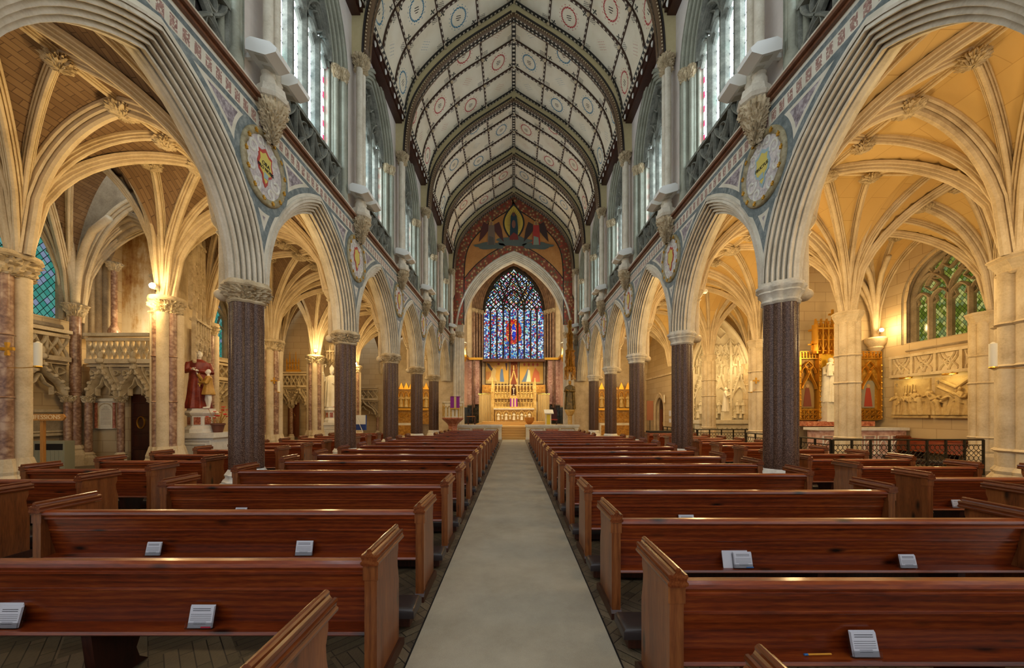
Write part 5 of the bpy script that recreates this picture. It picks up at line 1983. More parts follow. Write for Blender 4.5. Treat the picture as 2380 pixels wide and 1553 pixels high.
def make_pew(length, label, legs=3):
    """pew facing the altar; origin on the floor under the middle of the back's near edge"""
    t = thing('pew', label, 'pew')
    L = length / 2
    for s in (-1, 1):
        x = s * (L - 0.035)
        e = MB()
        # upright panel with a shallow scoop at the front edge and a sledge foot
        prof = [(0.0, 0.06), (0.0, 0.79), (0.42, 0.79), (0.42, 0.72), (0.40, 0.66), (0.405, 0.60), (0.43, 0.5), (0.43, 0.06)]
        e.prism(lambda a, b, c: Vector((c, a, b)), prof, x - 0.024, x + 0.024)
        e.box(x - 0.036, x + 0.036, -0.012, 0.055, 0.04, 0.79)
        e.box(x - 0.044, x + 0.044, -0.016, 0.06, 0.69, 0.79)
        ep = e.build('bench_end', M['pew_end'], t)
        MB().prism(lambda a, b, c: Vector((c, a, b)), [(-0.03, 0.0), (-0.03, 0.05), (0.0, 0.085), (0.44, 0.085), (0.50, 0.05), (0.50, 0.0)], x - 0.042, x + 0.042).build('foot_rail', M['pew_dark'], ep)
        c = MB()
        c.prism(lambda a, b, q: Vector((x + a, q, 0.785 + b)), cap_profile(), -0.03, 0.45)
        c.build('moulded_cap', M['pew_cap'], ep)
    b = MB()
    b.prism(lambda a, q, c: Vector((c, a, q)), [(0.012, 0.76), (0.105, 0.385), (0.13, 0.385), (0.04, 0.76)], -L + 0.05, L - 0.05)
    b.build('back_panel', M['pew'], t)
    MB().prism(lambda a, q, c: Vector((c, a, q)), [(0.048, 0.60), (0.043, 0.605), (0.043, 0.618), (0.05, 0.622), (0.07, 0.61)], -L + 0.05, L - 0.05).build('panel_bead', M['pew'], t)
    r = MB()
    r.prism(lambda a, q, c: Vector((c, a, q)), [(0.012, 0.715), (-0.004, 0.722), (-0.006, 0.738), (0.004, 0.746), (-0.008, 0.752), (-0.016, 0.764), (-0.012, 0.784), (0.004, 0.797), (0.035, 0.800), (0.06, 0.79), (0.06, 0.73), (0.04, 0.715)], -L + 0.05, L - 0.05)
    r.build('top_rail', M['pew_cap'] if False else M['pew'], t)
    MB().prism(lambda a, q, c: Vector((c, a, q)), [(0.0, 0.36), (-0.008, 0.37), (0.0, 0.385), (0.42, 0.39), (0.435, 0.378), (0.43, 0.362)], -L + 0.05, L - 0.05).build('seat', M['pew'], t)
    for k in range(legs):
        x = -L + length * (k + 0.5) / legs
        lg = MB()
        lg.prism(lambda a, q, c: Vector((c, a, q)), [(0.06, 0.0), (0.02, 0.36), (0.40, 0.36), (0.33, 0.25), (0.28, 0.12), (0.30, 0.05), (0.36, 0.0)], x - 0.03, x + 0.03)
        lg.build('leg', M['pew_dark'], t)
    k_ = MB()
    k_.box(-L + 0.0, L - 0.0, 0.66, 0.86, 0.03, 0.10)
    kn = k_.build('kneeler', M['pew_dark'], t)
    cu = MB()
    rows = []
    for (dx, dy, z) in ((0, 0, 0.10), (0.0, 0.0, 0.15), (0.02, 0.015, 0.172), (0.05, 0.04, 0.178)):
        rows.append([(-L - 0.035 + dx, 0.64 + dy, z), (L + 0.035 - dx, 0.64 + dy, z), (L + 0.035 - dx, 0.88 - dy, z), (-L - 0.035 + dx, 0.88 - dy, z)])
    cu.grid([[Vector(p) for p in r_] for r_ in rows], closed=True)
    cu.f.append((12, 13, 14, 15))
    cu.build('cushion', M['leather'], kn, smooth=50)
    return t


NL, NR = 0.79, 4.22              # inner and outer ends of the nave pews
LEN = NR - NL
LEN_S = 3.34 - NL
LEN_A = 2.0
left_d = [1.16, 2.12, 3.22, 4.38, 5.5, 6.62]
right_d = [0.78, 1.864, 2.956, 4.06, 5.18, 6.22]
while left_d[-1] < 17.8:
    left_d.append(left_d[-1] + 1.085)
while right_d[-1] < 17.8:
    right_d.append(right_d[-1] + 1.085)


def pew_label(k, n, s, short):
    side = SIDE[s]
    if k == 0:
        base = 'long stained pine pew at the bottom edge, %s of the carpet' % side
    elif k == n - 1:
        base = 'short dark pew nearest the altar steps, %s of the carpet' % side
    else:
        base = '%s pine pew %s of the carpet, %s row counted from the camera' % ('short' if short else 'long', side, ORD[k] if k else 'first')
    return base


pew_long = make_pew(LEN, 'x')
pew_short = make_pew(LEN_S, 'x', 2)
pew_aisle = make_pew(LEN_A, 'x', 2)
pew_mini = make_pew(1.25, 'x', 2)
used = set()


def put_pew(proto, x, y, label, group, rz=None):
    if proto.name not in used:
        used.add(proto.name)
        proto.location = (x, y, 0)
        if rz is not None:
            proto.rotation_euler = (0, 0, rz)
        proto['label'] = label
        proto['group'] = group
        return proto
    return dup(proto, (x, y, 0), label, group, rz)


for s, ds in ((-1, left_d), (1, right_d)):
    n = len(ds)
    for k, d in enumerate(ds):
        short = d > 14.8
        ln = LEN_S if short else LEN
        put_pew(pew_short if short else pew_long, s * (NL + ln / 2), d, pew_label(k, n, s, short), 'nave pews %s of the carpet' % SIDE[s])
# aisle pews
la_d = [2.85, 3.78, 4.72, 5.62, 6.62, 7.62, 8.65, 9.7, 10.75, 11.8, 12.85, 13.9, 14.95, 16.0]
ra_d = [2.9, 3.85, 4.87, 5.87, 6.85, 7.75, 8.75, 9.8, 10.85, 11.9, 12.95, 14.0, 15.05, 16.1]
for s, ds, x0 in ((-1, la_d, 5.56), (1, ra_d, 5.50)):
    for k, d in enumerate(ds):
        ln = LEN_A
        w = 'nearest the camera' if k == 0 else 'farthest from the camera' if k == len(ds) - 1 else '%s row counted from the camera' % ORD[k]
        put_pew(pew_aisle, s * (x0 + ln / 2), d, 'short orange lit pew in the %s aisle, %s' % (SIDE[s], w), 'pews in the %s aisle' % SIDE[s])
put_pew(pew_mini, 8.62, 4.4, 'small pew between the right aisle pews and the thick edge pier', 'outermost right pews')
put_pew(pew_mini, 8.62, 5.35, 'small pew whose end stands just left of the thick edge pier', 'outermost right pews')


# ------------------------------------------------------------ card holders, cards and pen on the pews
M['acrylic'] = N('clear acrylic').base((235, 240, 245), 0.05).m
_a = M['acrylic'].node_tree.nodes['Principled BSDF']
_a.inputs['Transmission Weight'].default_value = 1.0
_a.inputs['IOR'].default_value = 1.3
_a.inputs['Alpha'].default_value = 0.35
M['red_print'] = N('red print').base((170, 40, 60), 0.6).m
M['blue_print'] = N('blue print').base((50, 110, 170), 0.6).m
M['orange_print'] = N('yellow print').base((220, 150, 40), 0.6).m


def card_rack(x, y, label, w=0.13, h=0.115, acc=None, leaflet=False, rz=0.0):
    """x = centre, y = pew depth; stands on the seat ledge against the back"""
    z0 = 0.387
    y0 = y + 0.03
    t = thing('card_holder', label, 'card holder', (x, y0, z0), 'card holders on the pew ledges', rz)
    dn_, dv = -0.25, 0.968
    F = frame((x, y0, z0), (1, 0, 0), (0, -dn_, dv), (0, -dv, dn_))
    F = frame((x, y0 + 0.004, z0), (1, 0, 0), (0, 0.22, 0.975), (0, -0.975, 0.22))
    a = MB()
    a.fbox(F, -w / 2 - 0.008, w / 2 + 0.008, 0.0, h * 0.95, -0.004, -0.001)
    a.fbox(F, -w / 2 - 0.008, w / 2 + 0.008, 0.0, h * 0.28, 0.014, 0.017)
    a.fbox(F, -w / 2 - 0.008, w / 2 + 0.008, 0.0, 0.004, -0.004, 0.017)
    a.build('acrylic_stand', M['acrylic'], t)
    for k in range(3):
        MB().fbox(F, -w / 2 + 0.002 * k, w / 2 - 0.001 * k, 0.004, h + 0.004 * (2 - k), 0.001 + 0.004 * k, 0.003 + 0.004 * k).build('card', M['paper'], t)
    ink = MB()
    for k in range(9):
        if k == 2:
            continue
        v = h * (0.90 - 0.085 * k)
        ww = w * (0.36 if k < 2 else 0.42 if k < 7 else 0.25)
        ink.fbox(F, -ww, ww, v - (0.0016 if k < 2 else 0.0009), v + (0.0016 if k < 2 else 0.0009), 0.0112, 0.0117)
    ink.build('printed_lines', M['ink'], t)
    if acc:
        MB().fbox(F, w * 0.1, w * 0.5, 0.006, 0.014, 0.0172, 0.018).build('coloured_strip', M[acc], t)
    if leaflet:
        MB().fbox(F, -w * 1.05, w * 0.35, 0.0, h * 1.55, -0.014, -0.008).build('leaflet', M['paper'], t)
    return t


def xat(px, d):
    return (px - 1194) * d / FPX


card_rack(xat(4, 2.15) + 0.03, left_d[1], 'card holder with white leaflets cut by the left edge of the picture', leaflet=True)
card_rack(xat(464, 2.15), left_d[1], 'card holder with red edged white cards on the second left pew', 0.145, 0.12, 'red_print')
card_rack(xat(354, 3.25), left_d[2], 'left one of two card holders on the third left pew', 0.13, 0.11)
card_rack(xat(705, 3.25), left_d[2], 'card holder with a thick stack of cards, right one on the third left pew', 0.15, 0.12)
card_rack(xat(556, 4.4), left_d[3], 'white card holder showing over the third left pew', 0.14, 0.12)
card_rack(xat(2011, 1.9), right_d[1], 'card holder with a white form near the bottom right, beside an orange pen', 0.135, 0.12)
card_rack(xat(1728, 2.99), right_d[2], 'card holder with tall leaflet behind and blue strip, third right pew', 0.15, 0.12, 'blue_print', True)
card_rack(xat(2112, 2.99), right_d[2], 'card holder at the right end of the third right pew', 0.13, 0.10)
card_rack(xat(1596, 4.1), right_d[3], 'card holder with yellow headed card peeking over a right pew rail', 0.17, 0.12, 'orange_print')
card_rack(xat(1484, 5.2), right_d[4], 'left one of two card holders peeking over the fourth right pew', 0.19, 0.11)
card_rack(xat(1718, 5.2), right_d[4], 'right one of two card holders peeking over the fourth right pew', 0.12, 0.12)
card_rack(xat(1945, 5.9), ra_d[3] + 1.0, 'small white card holder on an orange lit pew of the right aisle, left one', 0.12, 0.10)
card_rack(xat(2226, 4.9), ra_d[2], 'small white card holder on an orange lit pew of the right aisle, right one', 0.12, 0.10)
t = thing('pen', 'orange ballpoint pen with blue cap lying on the pew ledge at the bottom right', 'pen', (xat(1905, 1.9), 1.91, 0.395))
px_ = xat(1905, 1.9)
MB().tube([(px_ - 0.055, 1.908, 0.394), (px_ + 0.07, 1.912, 0.394)], 0.005, 8).build('barrel', M['orange_print'], t, smooth=50)
MB().tube([(px_ - 0.075, 1.907, 0.394), (px_ - 0.055, 1.908, 0.394)], 0.0055, 8).build('cap', M['blue_print'], t, smooth=50)


# ------------------------------------------------------------ carved figures
def TF(base, face):
    b = Vector(base)
    fy = Vector((face[0], face[1], 0)).normalized()
    fx = Vector((fy.y, -fy.x, 0))
    return lambda x, y, z: b + fx * x + fy * y + Vector((0, 0, z))


def add_robe(mb, T, H, wide=1.0, seed=0, lean=0.0, skirt=1.0, top=0.845, folds=9):
    prof = [(0.0, .175, .15), (0.05, .168, .145), (0.2, .15, .125), (0.38, .135, .11), (0.52, .122, .098), (0.62, .12, .092), (0.72, .138, .092), (0.79, .132, .082), (0.83, .075, .06), (top, .045, .042)]
    rows = []
    for (z, rx, ry) in prof:
        row = []
        for k in range(28):
            a = 2 * pi * k / 28
            fo = 1 + (0.10 * max(0, 0.75 - z)) * 1.4 * sin(folds * a + seed + 2.2 * z) + 0.03 * sin(4 * a + seed)
            sk = skirt if z < 0.4 else 1.0
            row.append(T(H * (rx * wide * sk * fo * cos(a) + lean * z), H * ry * wide * sk * fo * sin(a), H * z))
        rows.append(row)
    b = len(mb.v)
    mb.grid(rows, closed=True)
    mb.f.append(tuple(b + k for k in range(28))[::-1])
    e = b + (len(prof) - 1) * 28
    mb.f.append(tuple(e + k for k in range(28)))


def add_arm(mb, hand, T, H, s, elbow, wrist, lean=0.0, r=0.042):
    sh = (s * 0.125 + lean * 0.78, 0.0, 0.775)
    mb.tube([T(H * sh[0], H * sh[1], H * sh[2]), T(H * elbow[0], H * elbow[1], H * elbow[2]), T(H * wrist[0], H * wrist[1], H * wrist[2])], [H * r * 1.15, H * r, H * r * 0.85], 8)
    hx, hy, hz = wrist
    hand.tube([T(H * sh[0] * 0.5, H * sh[1], H * sh[2]), T(H * sh[0], H * sh[1], H * sh[2]), T(H * elbow[0], H * elbow[1], H * elbow[2]), T(H * wrist[0], H * wrist[1], H * wrist[2])], H * r * 0.5, 6)
    d = Vector((wrist[0] - elbow[0], wrist[1] - elbow[1], wrist[2] - elbow[2])).normalized()
    p = Vector(wrist) + d * 0.025
    hand.ball(T(H * p.x, H * p.y, H * p.z), (H * 0.02, H * 0.02, H * 0.02), 7, 5)
    for q in range(4):
        o = (q - 1.5) * 0.009
        a = Vector((p.x + o, p.y, p.z))
        b_ = a + d * (0.040 - 0.004 * abs(q - 1.5))
        hand.tube([T(H * a.x, H * a.y, H * a.z), T(H * b_.x, H * (b_.y + 0.006), H * b_.z)], [H * 0.0055, H * 0.004], 5)
    a = Vector((p.x - 0.018 * s, p.y, p.z))
    hand.tube([T(H * a.x, H * a.y, H * a.z), T(H * (a.x - 0.014 * s), H * (a.y + 0.006), H * (a.z + 0.018))], H * 0.005, 5)


def add_head(mb, T, H, lean=0.0, look=(0, 0), hair=None, z=0.92):
    c = (lean * z + look[0] * 0.02, 0.012 + look[1] * 0.02, z)
    B = lambda x, y, zz: T(H * (c[0] + x), H * (c[1] + y), H * (c[2] + zz))
    mb.tube([T(H * lean * 0.4, 0, H * 0.42), T(H * lean * 0.75, 0, H * 0.76), B(0, -0.01, -0.09), B(0, -0.002, -0.03)], [H * 0.06, H * 0.07, H * 0.03, H * 0.028], 8)
    mb.ball(B(0, 0, 0), (H * 0.045, H * 0.05, H * 0.062), 12, 10)
    mb.ball(B(0, 0.02, -0.035), (H * 0.026, H * 0.026, H * 0.024), 8, 6)
    mb.tube([B(0, 0.046, 0.012), B(0, 0.06, -0.010), B(0, 0.05, -0.016)], [H * 0.005, H * 0.009, H * 0.007], 5)
    for s in (-1, 1):
        mb.ball(B(s * 0.017, 0.044, 0.010), H * 0.006, 5, 4)
        mb.ball(B(s * 0.046, -0.002, -0.004), (H * 0.006, H * 0.010, H * 0.015), 5, 4)
    mb.tube([B(-0.012, 0.047, -0.028), B(0, 0.051, -0.029), B(0.012, 0.047, -0.028)], H * 0.004, 4)
    if hair is not None:
        hair.ball(B(0, -0.012, 0.012), (H * 0.052, H * 0.053, H * 0.062), 12, 8)


def remesh(o, voxel):
    m = o.modifiers.new('remesh', 'REMESH')
    m.mode = 'VOXEL'
    m.voxel_size = voxel
    m.use_smooth_shade = True
    return o


def statue(name, label, base, face, H, robe, skin, pose='pray', wide=1.0, child=False, cape=None, mitre=False, voxel=0.014, group=None):
    t = thing(name, label, 'statue', base, group)
    T = TF(base, face)
    r, k, h = MB(), MB(), MB()
    add_robe(r, T, H, wide)
    if pose == 'pray':
        arms = (((-0.17, 0.05, 0.62), (-0.02, 0.15, 0.68)), ((0.17, 0.05, 0.62), (0.02, 0.15, 0.68)))
    elif pose == 'bless':
        arms = (((-0.17, 0.05, 0.62), (-0.05, 0.14, 0.62)), ((0.19, 0.06, 0.68), (0.20, 0.14, 0.86)))
    elif pose == 'hold':
        arms = (((-0.17, 0.06, 0.62), (0.02, 0.15, 0.64)), ((0.17, 0.05, 0.62), (0.10, 0.15, 0.66)))
    else:
        arms = (((-0.17, 0.03, 0.62), (-0.13, 0.12, 0.56)), ((0.17, 0.03, 0.60), (0.12, 0.12, 0.56)))
    for s, (e, w) in zip((-1, 1), arms):
        add_arm(r, k, T, H, s, e, w)
    add_head(k, T, H, hair=h)
    remesh(r.build('robe', robe, t, smooth=True), voxel)
    remesh(k.build('body', skin, t, smooth=True), voxel * 0.6)
    h.build('hair', skin, t, smooth=True)
    if cape is not None:
        c = MB()
        rows = []
        for (z, rx, ry) in ((0.02, .2, .17), (0.3, .18, .15), (0.6, .16, .13), (0.78, .15, .11), (0.83, .07, .07)):
            rows.append([T(H * rx * (1 + 0.05 * sin(7 * a)) * cos(a), H * ry * (1 + 0.05 * sin(7 * a)) * sin(a), H * z) for a in [pi * 0.75 + (1.5 * pi) * q / 20 for q in range(21)]])
        c.grid(rows)
        c.build('cape', cape, t, smooth=True)
    if mitre:
        m = MB()
        m.prism(lambda a, b, c: T(H * a, H * c, H * b), [(-0.045, 0.96), (0.045, 0.96), (0.055, 1.03), (0.0, 1.12), (-0.055, 1.03)], -0.03, 0.03)
        m.build('mitre', skin, t)
        MB().tube([T(H * 0.24, H * 0.14, 0), T(H * 0.22, H * 0.14, H * 0.95), T(H * 0.2, H * 0.14, H * 1.08), T(H * 0.13, H * 0.14, H * 1.1), T(H * 0.14, H * 0.14, H * 1.03)], H * 0.012, 6).build('crozier', skin, t)
    return t, T


M['statue_red'] = stone('red painted robe', (92, 26, 16), (128, 42, 28), (156, 74, 54), 0.45, 6)
M['statue_gold'] = stone('ochre painted tunic', (156, 112, 40), (188, 142, 62), (206, 168, 90), 0.5, 5)
M['statue_white'] = N('white marble figure').base((236, 230, 214), 0.45).m
M['statue_cream'] = stone('cream marble', (206, 196, 170), (228, 220, 198), (240, 234, 216), 0.45)
M['leaf'] = N('green leaves').base((52, 92, 40), 0.6).m
M['red_flower'] = N('red petals').base((206, 30, 24), 0.6).m
M['terracotta'] = N('brown pot').base((98, 56, 40), 0.6).m

# red robed saint with a boy
sb = Vector((-9.0, 10.45, 1.80))
t, T = statue('robed_statue', 'tall statue of a figure in a deep red robe holding the hand of a boy', tuple(sb), (0.72, -0.69), 1.66, M['statue_red'], M['statue_white'], 'hold', 1.05)
MB().tube([T(-0.0, 0.19, 1.0), T(0.02, 0.2, 0.85), T(0.0, 0.2, 0.7)], 0.012, 6).build('rosary', M['gold'], t)
cr = MB().fbox(frame(T(0.0, 0.21, 0.62), T(1, 0, 0) - T(0, 0, 0), (0, 0, 1)), -0.012, 0.012, 0, 0.12, 0, 0.02)
cr.fbox(frame(T(0.0, 0.21, 0.62), T(1, 0, 0) - T(0, 0, 0), (0, 0, 1)), -0.04, 0.04, 0.06, 0.085, 0, 0.02)
cr.build('pendant_cross', M['gold'], t)
# boy
tb = thing('boy_statue', 'smaller statue of a boy in an ochre tunic beside the red robed figure', 'statue', (sb.x + 0.38, sb.y - 0.12, 1.80))
TB = TF((sb.x + 0.38, sb.y - 0.12, 1.80), (-0.7, -0.72))
r, k, h = MB(), MB(), MB()
HB = 1.12
prof = [(0.34, .17, .14), (0.40, .165, .135), (0.55, .13, .10), (0.66, .12, .085), (0.76, .13, .08), (0.82, .06, .05)]
rows = [[TB(HB * rx * (1 + 0.06 * sin(8 * a)) * cos(a), HB * ry * (1 + 0.06 * sin(8 * a)) * sin(a), HB * z) for a in [2 * pi * q / 24 for q in range(24)]] for (z, rx, ry) in prof]
r.grid(rows, closed=True)
r.f.append(tuple(range(24)))
r.f.append(tuple(range(120, 144)))
add_arm(r, k, TB, HB, 1, (0.16, 0.08, 0.68), (0.10, 0.2, 0.86))
add_arm(r, k, TB, HB, -1, (-0.16, 0.06, 0.64), (0.05, 0.15, 0.66))
add_head(k, TB, HB, hair=h)
for s in (-1, 1):
    k.tube([TB(s * 0.07, 0, 0.45), TB(s * 0.075, 0.03 if s > 0 else -0.02, 0.25), TB(s * 0.07, 0.0, 0.04)], [0.062, 0.05, 0.03], 8)
    k.tube([TB(s * 0.07, -0.02, 0.025), TB(s * 0.075, 0.12, 0.02)], [0.032, 0.024], 7)
remesh(r.build('tunic', M['statue_gold'], tb, smooth=True), 0.013)
remesh(k.build('body', M['statue_white'], tb, smooth=True), 0.009)
h.build('hair', M['statue_white'], tb, smooth=True)


def side_altar(cx, cy, ztop, hped, w, label, rz=0.0):
    """stone altar base with a stepped pedestal inlaid with red marble"""
    t = thing('statue_altar', label, 'altar', (cx, cy, 0), 'statue pedestals of the left aisle')
    a = MB()
    a.box(cx - w / 2, cx + w / 2, cy - 0.25, cy + 0.5, 0, hped - 0.14)
    a.box(cx - w / 2 - 0.08, cx + w / 2 + 0.08, cy - 0.33, cy + 0.5, hped - 0.14, hped)
    a.box(cx - w / 2 - 0.05, cx + w / 2 + 0.05, cy - 0.3, cy + 0.5, 0, 0.15)
    a.build('altar_block', M['white_stone'], t)
    F = frame((cx, cy - 0.25, 0), (1, 0, 0), (0, 0, 1), (0, -1, 0))
    m = MB()
    for (u0, u1) in ((-w / 2 + 0.08, w / 2 - 0.08),):
        m.bar(F, [(u0, 0.2), (u1, 0.2), (u1, hped - 0.22), (u0, hped - 0.22)], 0.06, 0, 0.03, True)
        m.bar(F, [(u0 + 0.12, 0.3), (u1 - 0.12, 0.3), (u1 - 0.12, hped - 0.32), (u0 + 0.12, hped - 0.32)], 0.04, 0, 0.03, True)
    m.build('altar_panel', M['white_stone'], t)
    b = MB()
    hh = ztop - hped
    b.lathe([(0.40, hped), (0.40, hped + 0.14 * hh), (0.33, hped + 0.25 * hh), (0.31, hped + 0.28 * hh), (0.31, hped + 0.68 * hh), (0.36, hped + 0.74 * hh), (0.40, hped + 0.82 * hh), (0.36, hped + 0.88 * hh), (0.32, hped + 0.92 * hh), (0.32, ztop)], (cx, cy + 0.1, 0), 8)
    b.build('pedestal', M['white_stone'], t)
    p = MB()
    for k in range(8):
        a0, a1 = 2 * pi * k / 8, 2 * pi * (k + 1) / 8
        p0 = Vector((cx + 0.315 * cos(a0), cy + 0.1 + 0.315 * sin(a0), 0))
        p1 = Vector((cx + 0.315 * cos(a1), cy + 0.1 + 0.315 * sin(a1), 0))
        m_ = (p0 + p1) / 2
        for (fa) in (0.5,):
            q0, q1 = p0.lerp(p1, 0.18), p0.lerp(p1, 0.82)
            out = (m_ - Vector((cx, cy + 0.1, 0))).normalized() * 0.012
            p.q([q0 + out + Vector((0, 0, hped + 0.33 * hh)), q1 + out + Vector((0, 0, hped + 0.33 * hh)), q1 + out + Vector((0, 0, hped + 0.64 * hh)), q0 + out + Vector((0, 0, hped + 0.64 * hh))])
    p.build('marble_inlay', M['red_inlay'], t)
    return t


side_altar(-8.98, 10.42, 1.80, 1.12, 1.25, 'white stone altar and inlaid pedestal under the red robed statue')


def flowers_pot(loc, label, h=0.75, red=True, pot=None, leafy=False):
    x, y, z = loc
    t = thing('potted_plant', label, 'plant', loc)
    MB().lathe([(0.11, 0), (0.155, 0.20), (0.175, 0.21), (0.175, 0.26), (0.15, 0.26)], (x, y, z), 18).build('pot', pot or M['terracotta'], t, smooth=50)
    st, fl_ = MB(), MB()
    rr = random.Random(5)
    for k in range(26 if leafy else 18):
        a = rr.random() * 2 * pi
        d = 0.05 + 0.22 * rr.random()
        hh = h * (0.55 + 0.45 * rr.random())
        tip = Vector((x + d * cos(a), y + d * sin(a), z + hh))
        st.tube([(x + 0.3 * d * cos(a), y + 0.3 * d * sin(a), z + 0.24), (x + 0.7 * d * cos(a), y + 0.7 * d * sin(a), z + 0.24 + (hh - 0.24) * 0.6), tip], 0.007, 5)
        for q in range(4 if leafy else 2):
            f_ = 0.4 + 0.18 * q
            c = Vector((x + f_ * d * cos(a), y + f_ * d * sin(a), z + 0.24 + (hh - 0.24) * f_))
            w_ = Vector((cos(a + q * 2), sin(a + q * 2), 0.3)) * (0.09 if leafy else 0.05)
            sd2 = Vector((-sin(a + q * 2), cos(a + q * 2), 0)) * 0.025
            st.q([c, c + w_ * 0.5 + sd2, c + w_, c + w_ * 0.5 - sd2])
        if red:
            for q in range(5):
                b = q * 2 * pi / 5
                fl_.ball(tip + Vector((0.024 * cos(b), 0.024 * sin(b), 0)), (0.022, 0.022, 0.012), 6, 4)
    st.build('stems', M['leaf'] if leafy else M['statue_gold'], t)
    if red:
        fl_.build('blossoms', M['red_flower'], t)
    return t


flowers_pot((-8.45, 10.45, 1.12), 'pot of bright red flowers on the statue altar in the left aisle')


# niche wall behind the statue, with two open canopies
nw = thing('statue_niche', 'carved stone niche wall with openwork canopies behind the red robed statue', 'niche', (-9.6, 10.8, 0))
NA, NB = Vector((-9.05, 9.75, 0)), Vector((-10.1, 12.0, 0))
du = (NB - NA).normalized()
nn_ = Vector((0.86, -0.4, 0)).normalized()
NF = frame(NA, du, (0, 0, 1), (-du.y, du.x, 0) if (-du.y) > 0 else (du.y, -du.x, 0))
MB().fbox(NF, 0.1, 2.4, 0, 7.6, -0.25, -0.1).build('niche_back', M['stone'], nw)


def canopy(F, uc, v0, v1, hw, w, mat, parent, name='canopy', n=3, seedw=0.1):
    m = MB()
    bw = 2 * hw / n
    for k in range(n):
        u = uc - hw + bw * (k + 0.5)
        hgt = v1 - v0
        m.bar(F, pointed(u, bw * 0.45, v0 + hgt * 0.12, bw * 0.6, 6), 0.04, w - 0.05, w + 0.05)
        m.bar(F, [(u - bw * 0.5, v0 + hgt * 0.1), (u, v0 + hgt * 0.5), (u + bw * 0.5, v0 + hgt * 0.1)], 0.04, w - 0.02, w + 0.07)
        m.bar(F, [(u, v0 + hgt * 0.45), (u, v0 + hgt * 0.95)], 0.04, w - 0.03, w + 0.05)
        for q in range(2):
            uu = u + (q - 0.5) * bw * 0.5
            m.bar(F, pointed(uu, bw * 0.2, v0 + hgt * 0.68, bw * 0.35, 5), 0.025, w - 0.02, w + 0.03)
            m.bar(F, [(uu - bw * 0.2, v0 + hgt * 0.35), (uu - bw * 0.2, v0 + hgt * 0.68)], 0.022, w - 0.02, w + 0.03)
        m.bar(F, foil(u, v0 + hgt * 0.3, bw * 0.18, 4, 16), 0.025, w - 0.02, w + 0.03, True)
        for z in (0.12, 0.3, 0.5, 0.95):
            m.ball(F(u - bw * 0.5, v0 + hgt * z, w + 0.05), 0.035, 6, 4)
            m.ball(F(u, v0 + hgt * min(1.0, z + 0.08), w + 0.06), 0.03, 6, 4)
    for k in range(n + 1):
        u = uc - hw + bw * k
        m.fbox(F, u - 0.025, u + 0.025, v0 - 0.12, v1, w - 0.06, w + 0.04)
        m.prism(F, [(u - 0.04, v1), (u + 0.04, v1), (u, v1 + 0.3)], w - 0.04, w + 0.04)
        m.ball(F(u, v0 - 0.14, w), (0.05, 0.05, 0.06), 6, 4)
    m.fbox(F, uc - hw - 0.03, uc + hw + 0.03, v1 - 0.06, v1, w - 0.1, w + 0.07)
    return m.build(name, mat, parent)


canopy(NF, 0.85, 3.25, 4.3, 0.6, 0.35, M['carved'], nw)
canopy(NF, 0.85, 4.75, 6.6, 0.5, 0.25, M['carved'], nw, 'upper_canopy')
for e in (-0.66, 0.66):
    MB().fbox(NF, 0.85 + e - 0.09, 0.85 + e + 0.09, 1.0, 4.2, -0.1, 0.1).build('buttress', M['stone'], nw)

# second altar and bishop statue farther up the aisle
side_altar(-9.6, 19.2, 2.0, 1.2, 1.2, 'white stone altar and inlaid pedestal under the white bishop statue')
statue('bishop_statue', 'white statue of a mitred bishop raising his hand, beyond the nearest left pier', (-9.6, 19.3, 2.0), (0.4, -0.9), 2.0, M['statue_cream'], M['statue_white'], 'bless', 1.0, cape=M['statue_cream'], mitre=True)
flowers_pot((-9.15, 19.1, 1.2), 'second smaller pot of red flowers beside the white bishop statue', 0.9)
nw2 = thing('statue_niche', 'carved canopy niche above the white bishop statue', 'niche', (-9.9, 19.9, 0))
N2 = frame((-9.6, 19.75, 0), (1, 0, 0), (0, 0, 1), (0, -1, 0))
MB().fbox(N2, -0.6, 0.6, 0, 5.4, -0.2, 0).build('niche_back', M['stone'], nw2)
canopy(N2, 0, 4.1, 5.0, 0.5, 0.3, M['carved'], nw2)

# ------------------------------------------------------------ left chapel fittings
t = thing('memorial_tablet', 'cream marble memorial tablet with columns and engraved lines under the gallery', 'plaque', tuple(at(249, 997, 12.05)))
TFm = frame(at(249, 997, 12.05), (1, 0, 0), (0, 0, 1), (0, -1, 0))
MB().fbox(TFm, -0.33, 0.33, 0.0, 1.0, 0, 0.04).build('tablet', M['statue_cream'], t)
for e in (-0.30, 0.30):
    MB().lathe([(0.05, 0.03), (0.04, 0.08), (0.035, 0.8), (0.05, 0.86)], TFm(e, 0, 0.06), 10).build('colonnette', M['red_inlay'], t)
MB().fbox(TFm, -0.36, 0.36, 0.9, 0.98, 0, 0.1).build('tablet_cornice', M['statue_cream'], t)
MB().bar(TFm, [(-0.24, 0.1)] + [(-0.24, 0.6)] + pointed(0, 0.24, 0.6, 0.24, 5) + [(0.24, 0.1)], 0.03, 0.04, 0.06).build('tablet_frame', M['carved'], t)
ln = MB()
for k in range(13):
    v = 0.72 - 0.047 * k
    w_ = 0.17 if k > 2 else 0.06 + 0.04 * k
    ln.fbox(TFm, -w_, w_, v, v + 0.012, 0.04, 0.043)
ln.build('engraved_lines', M['stone_dark'], t)

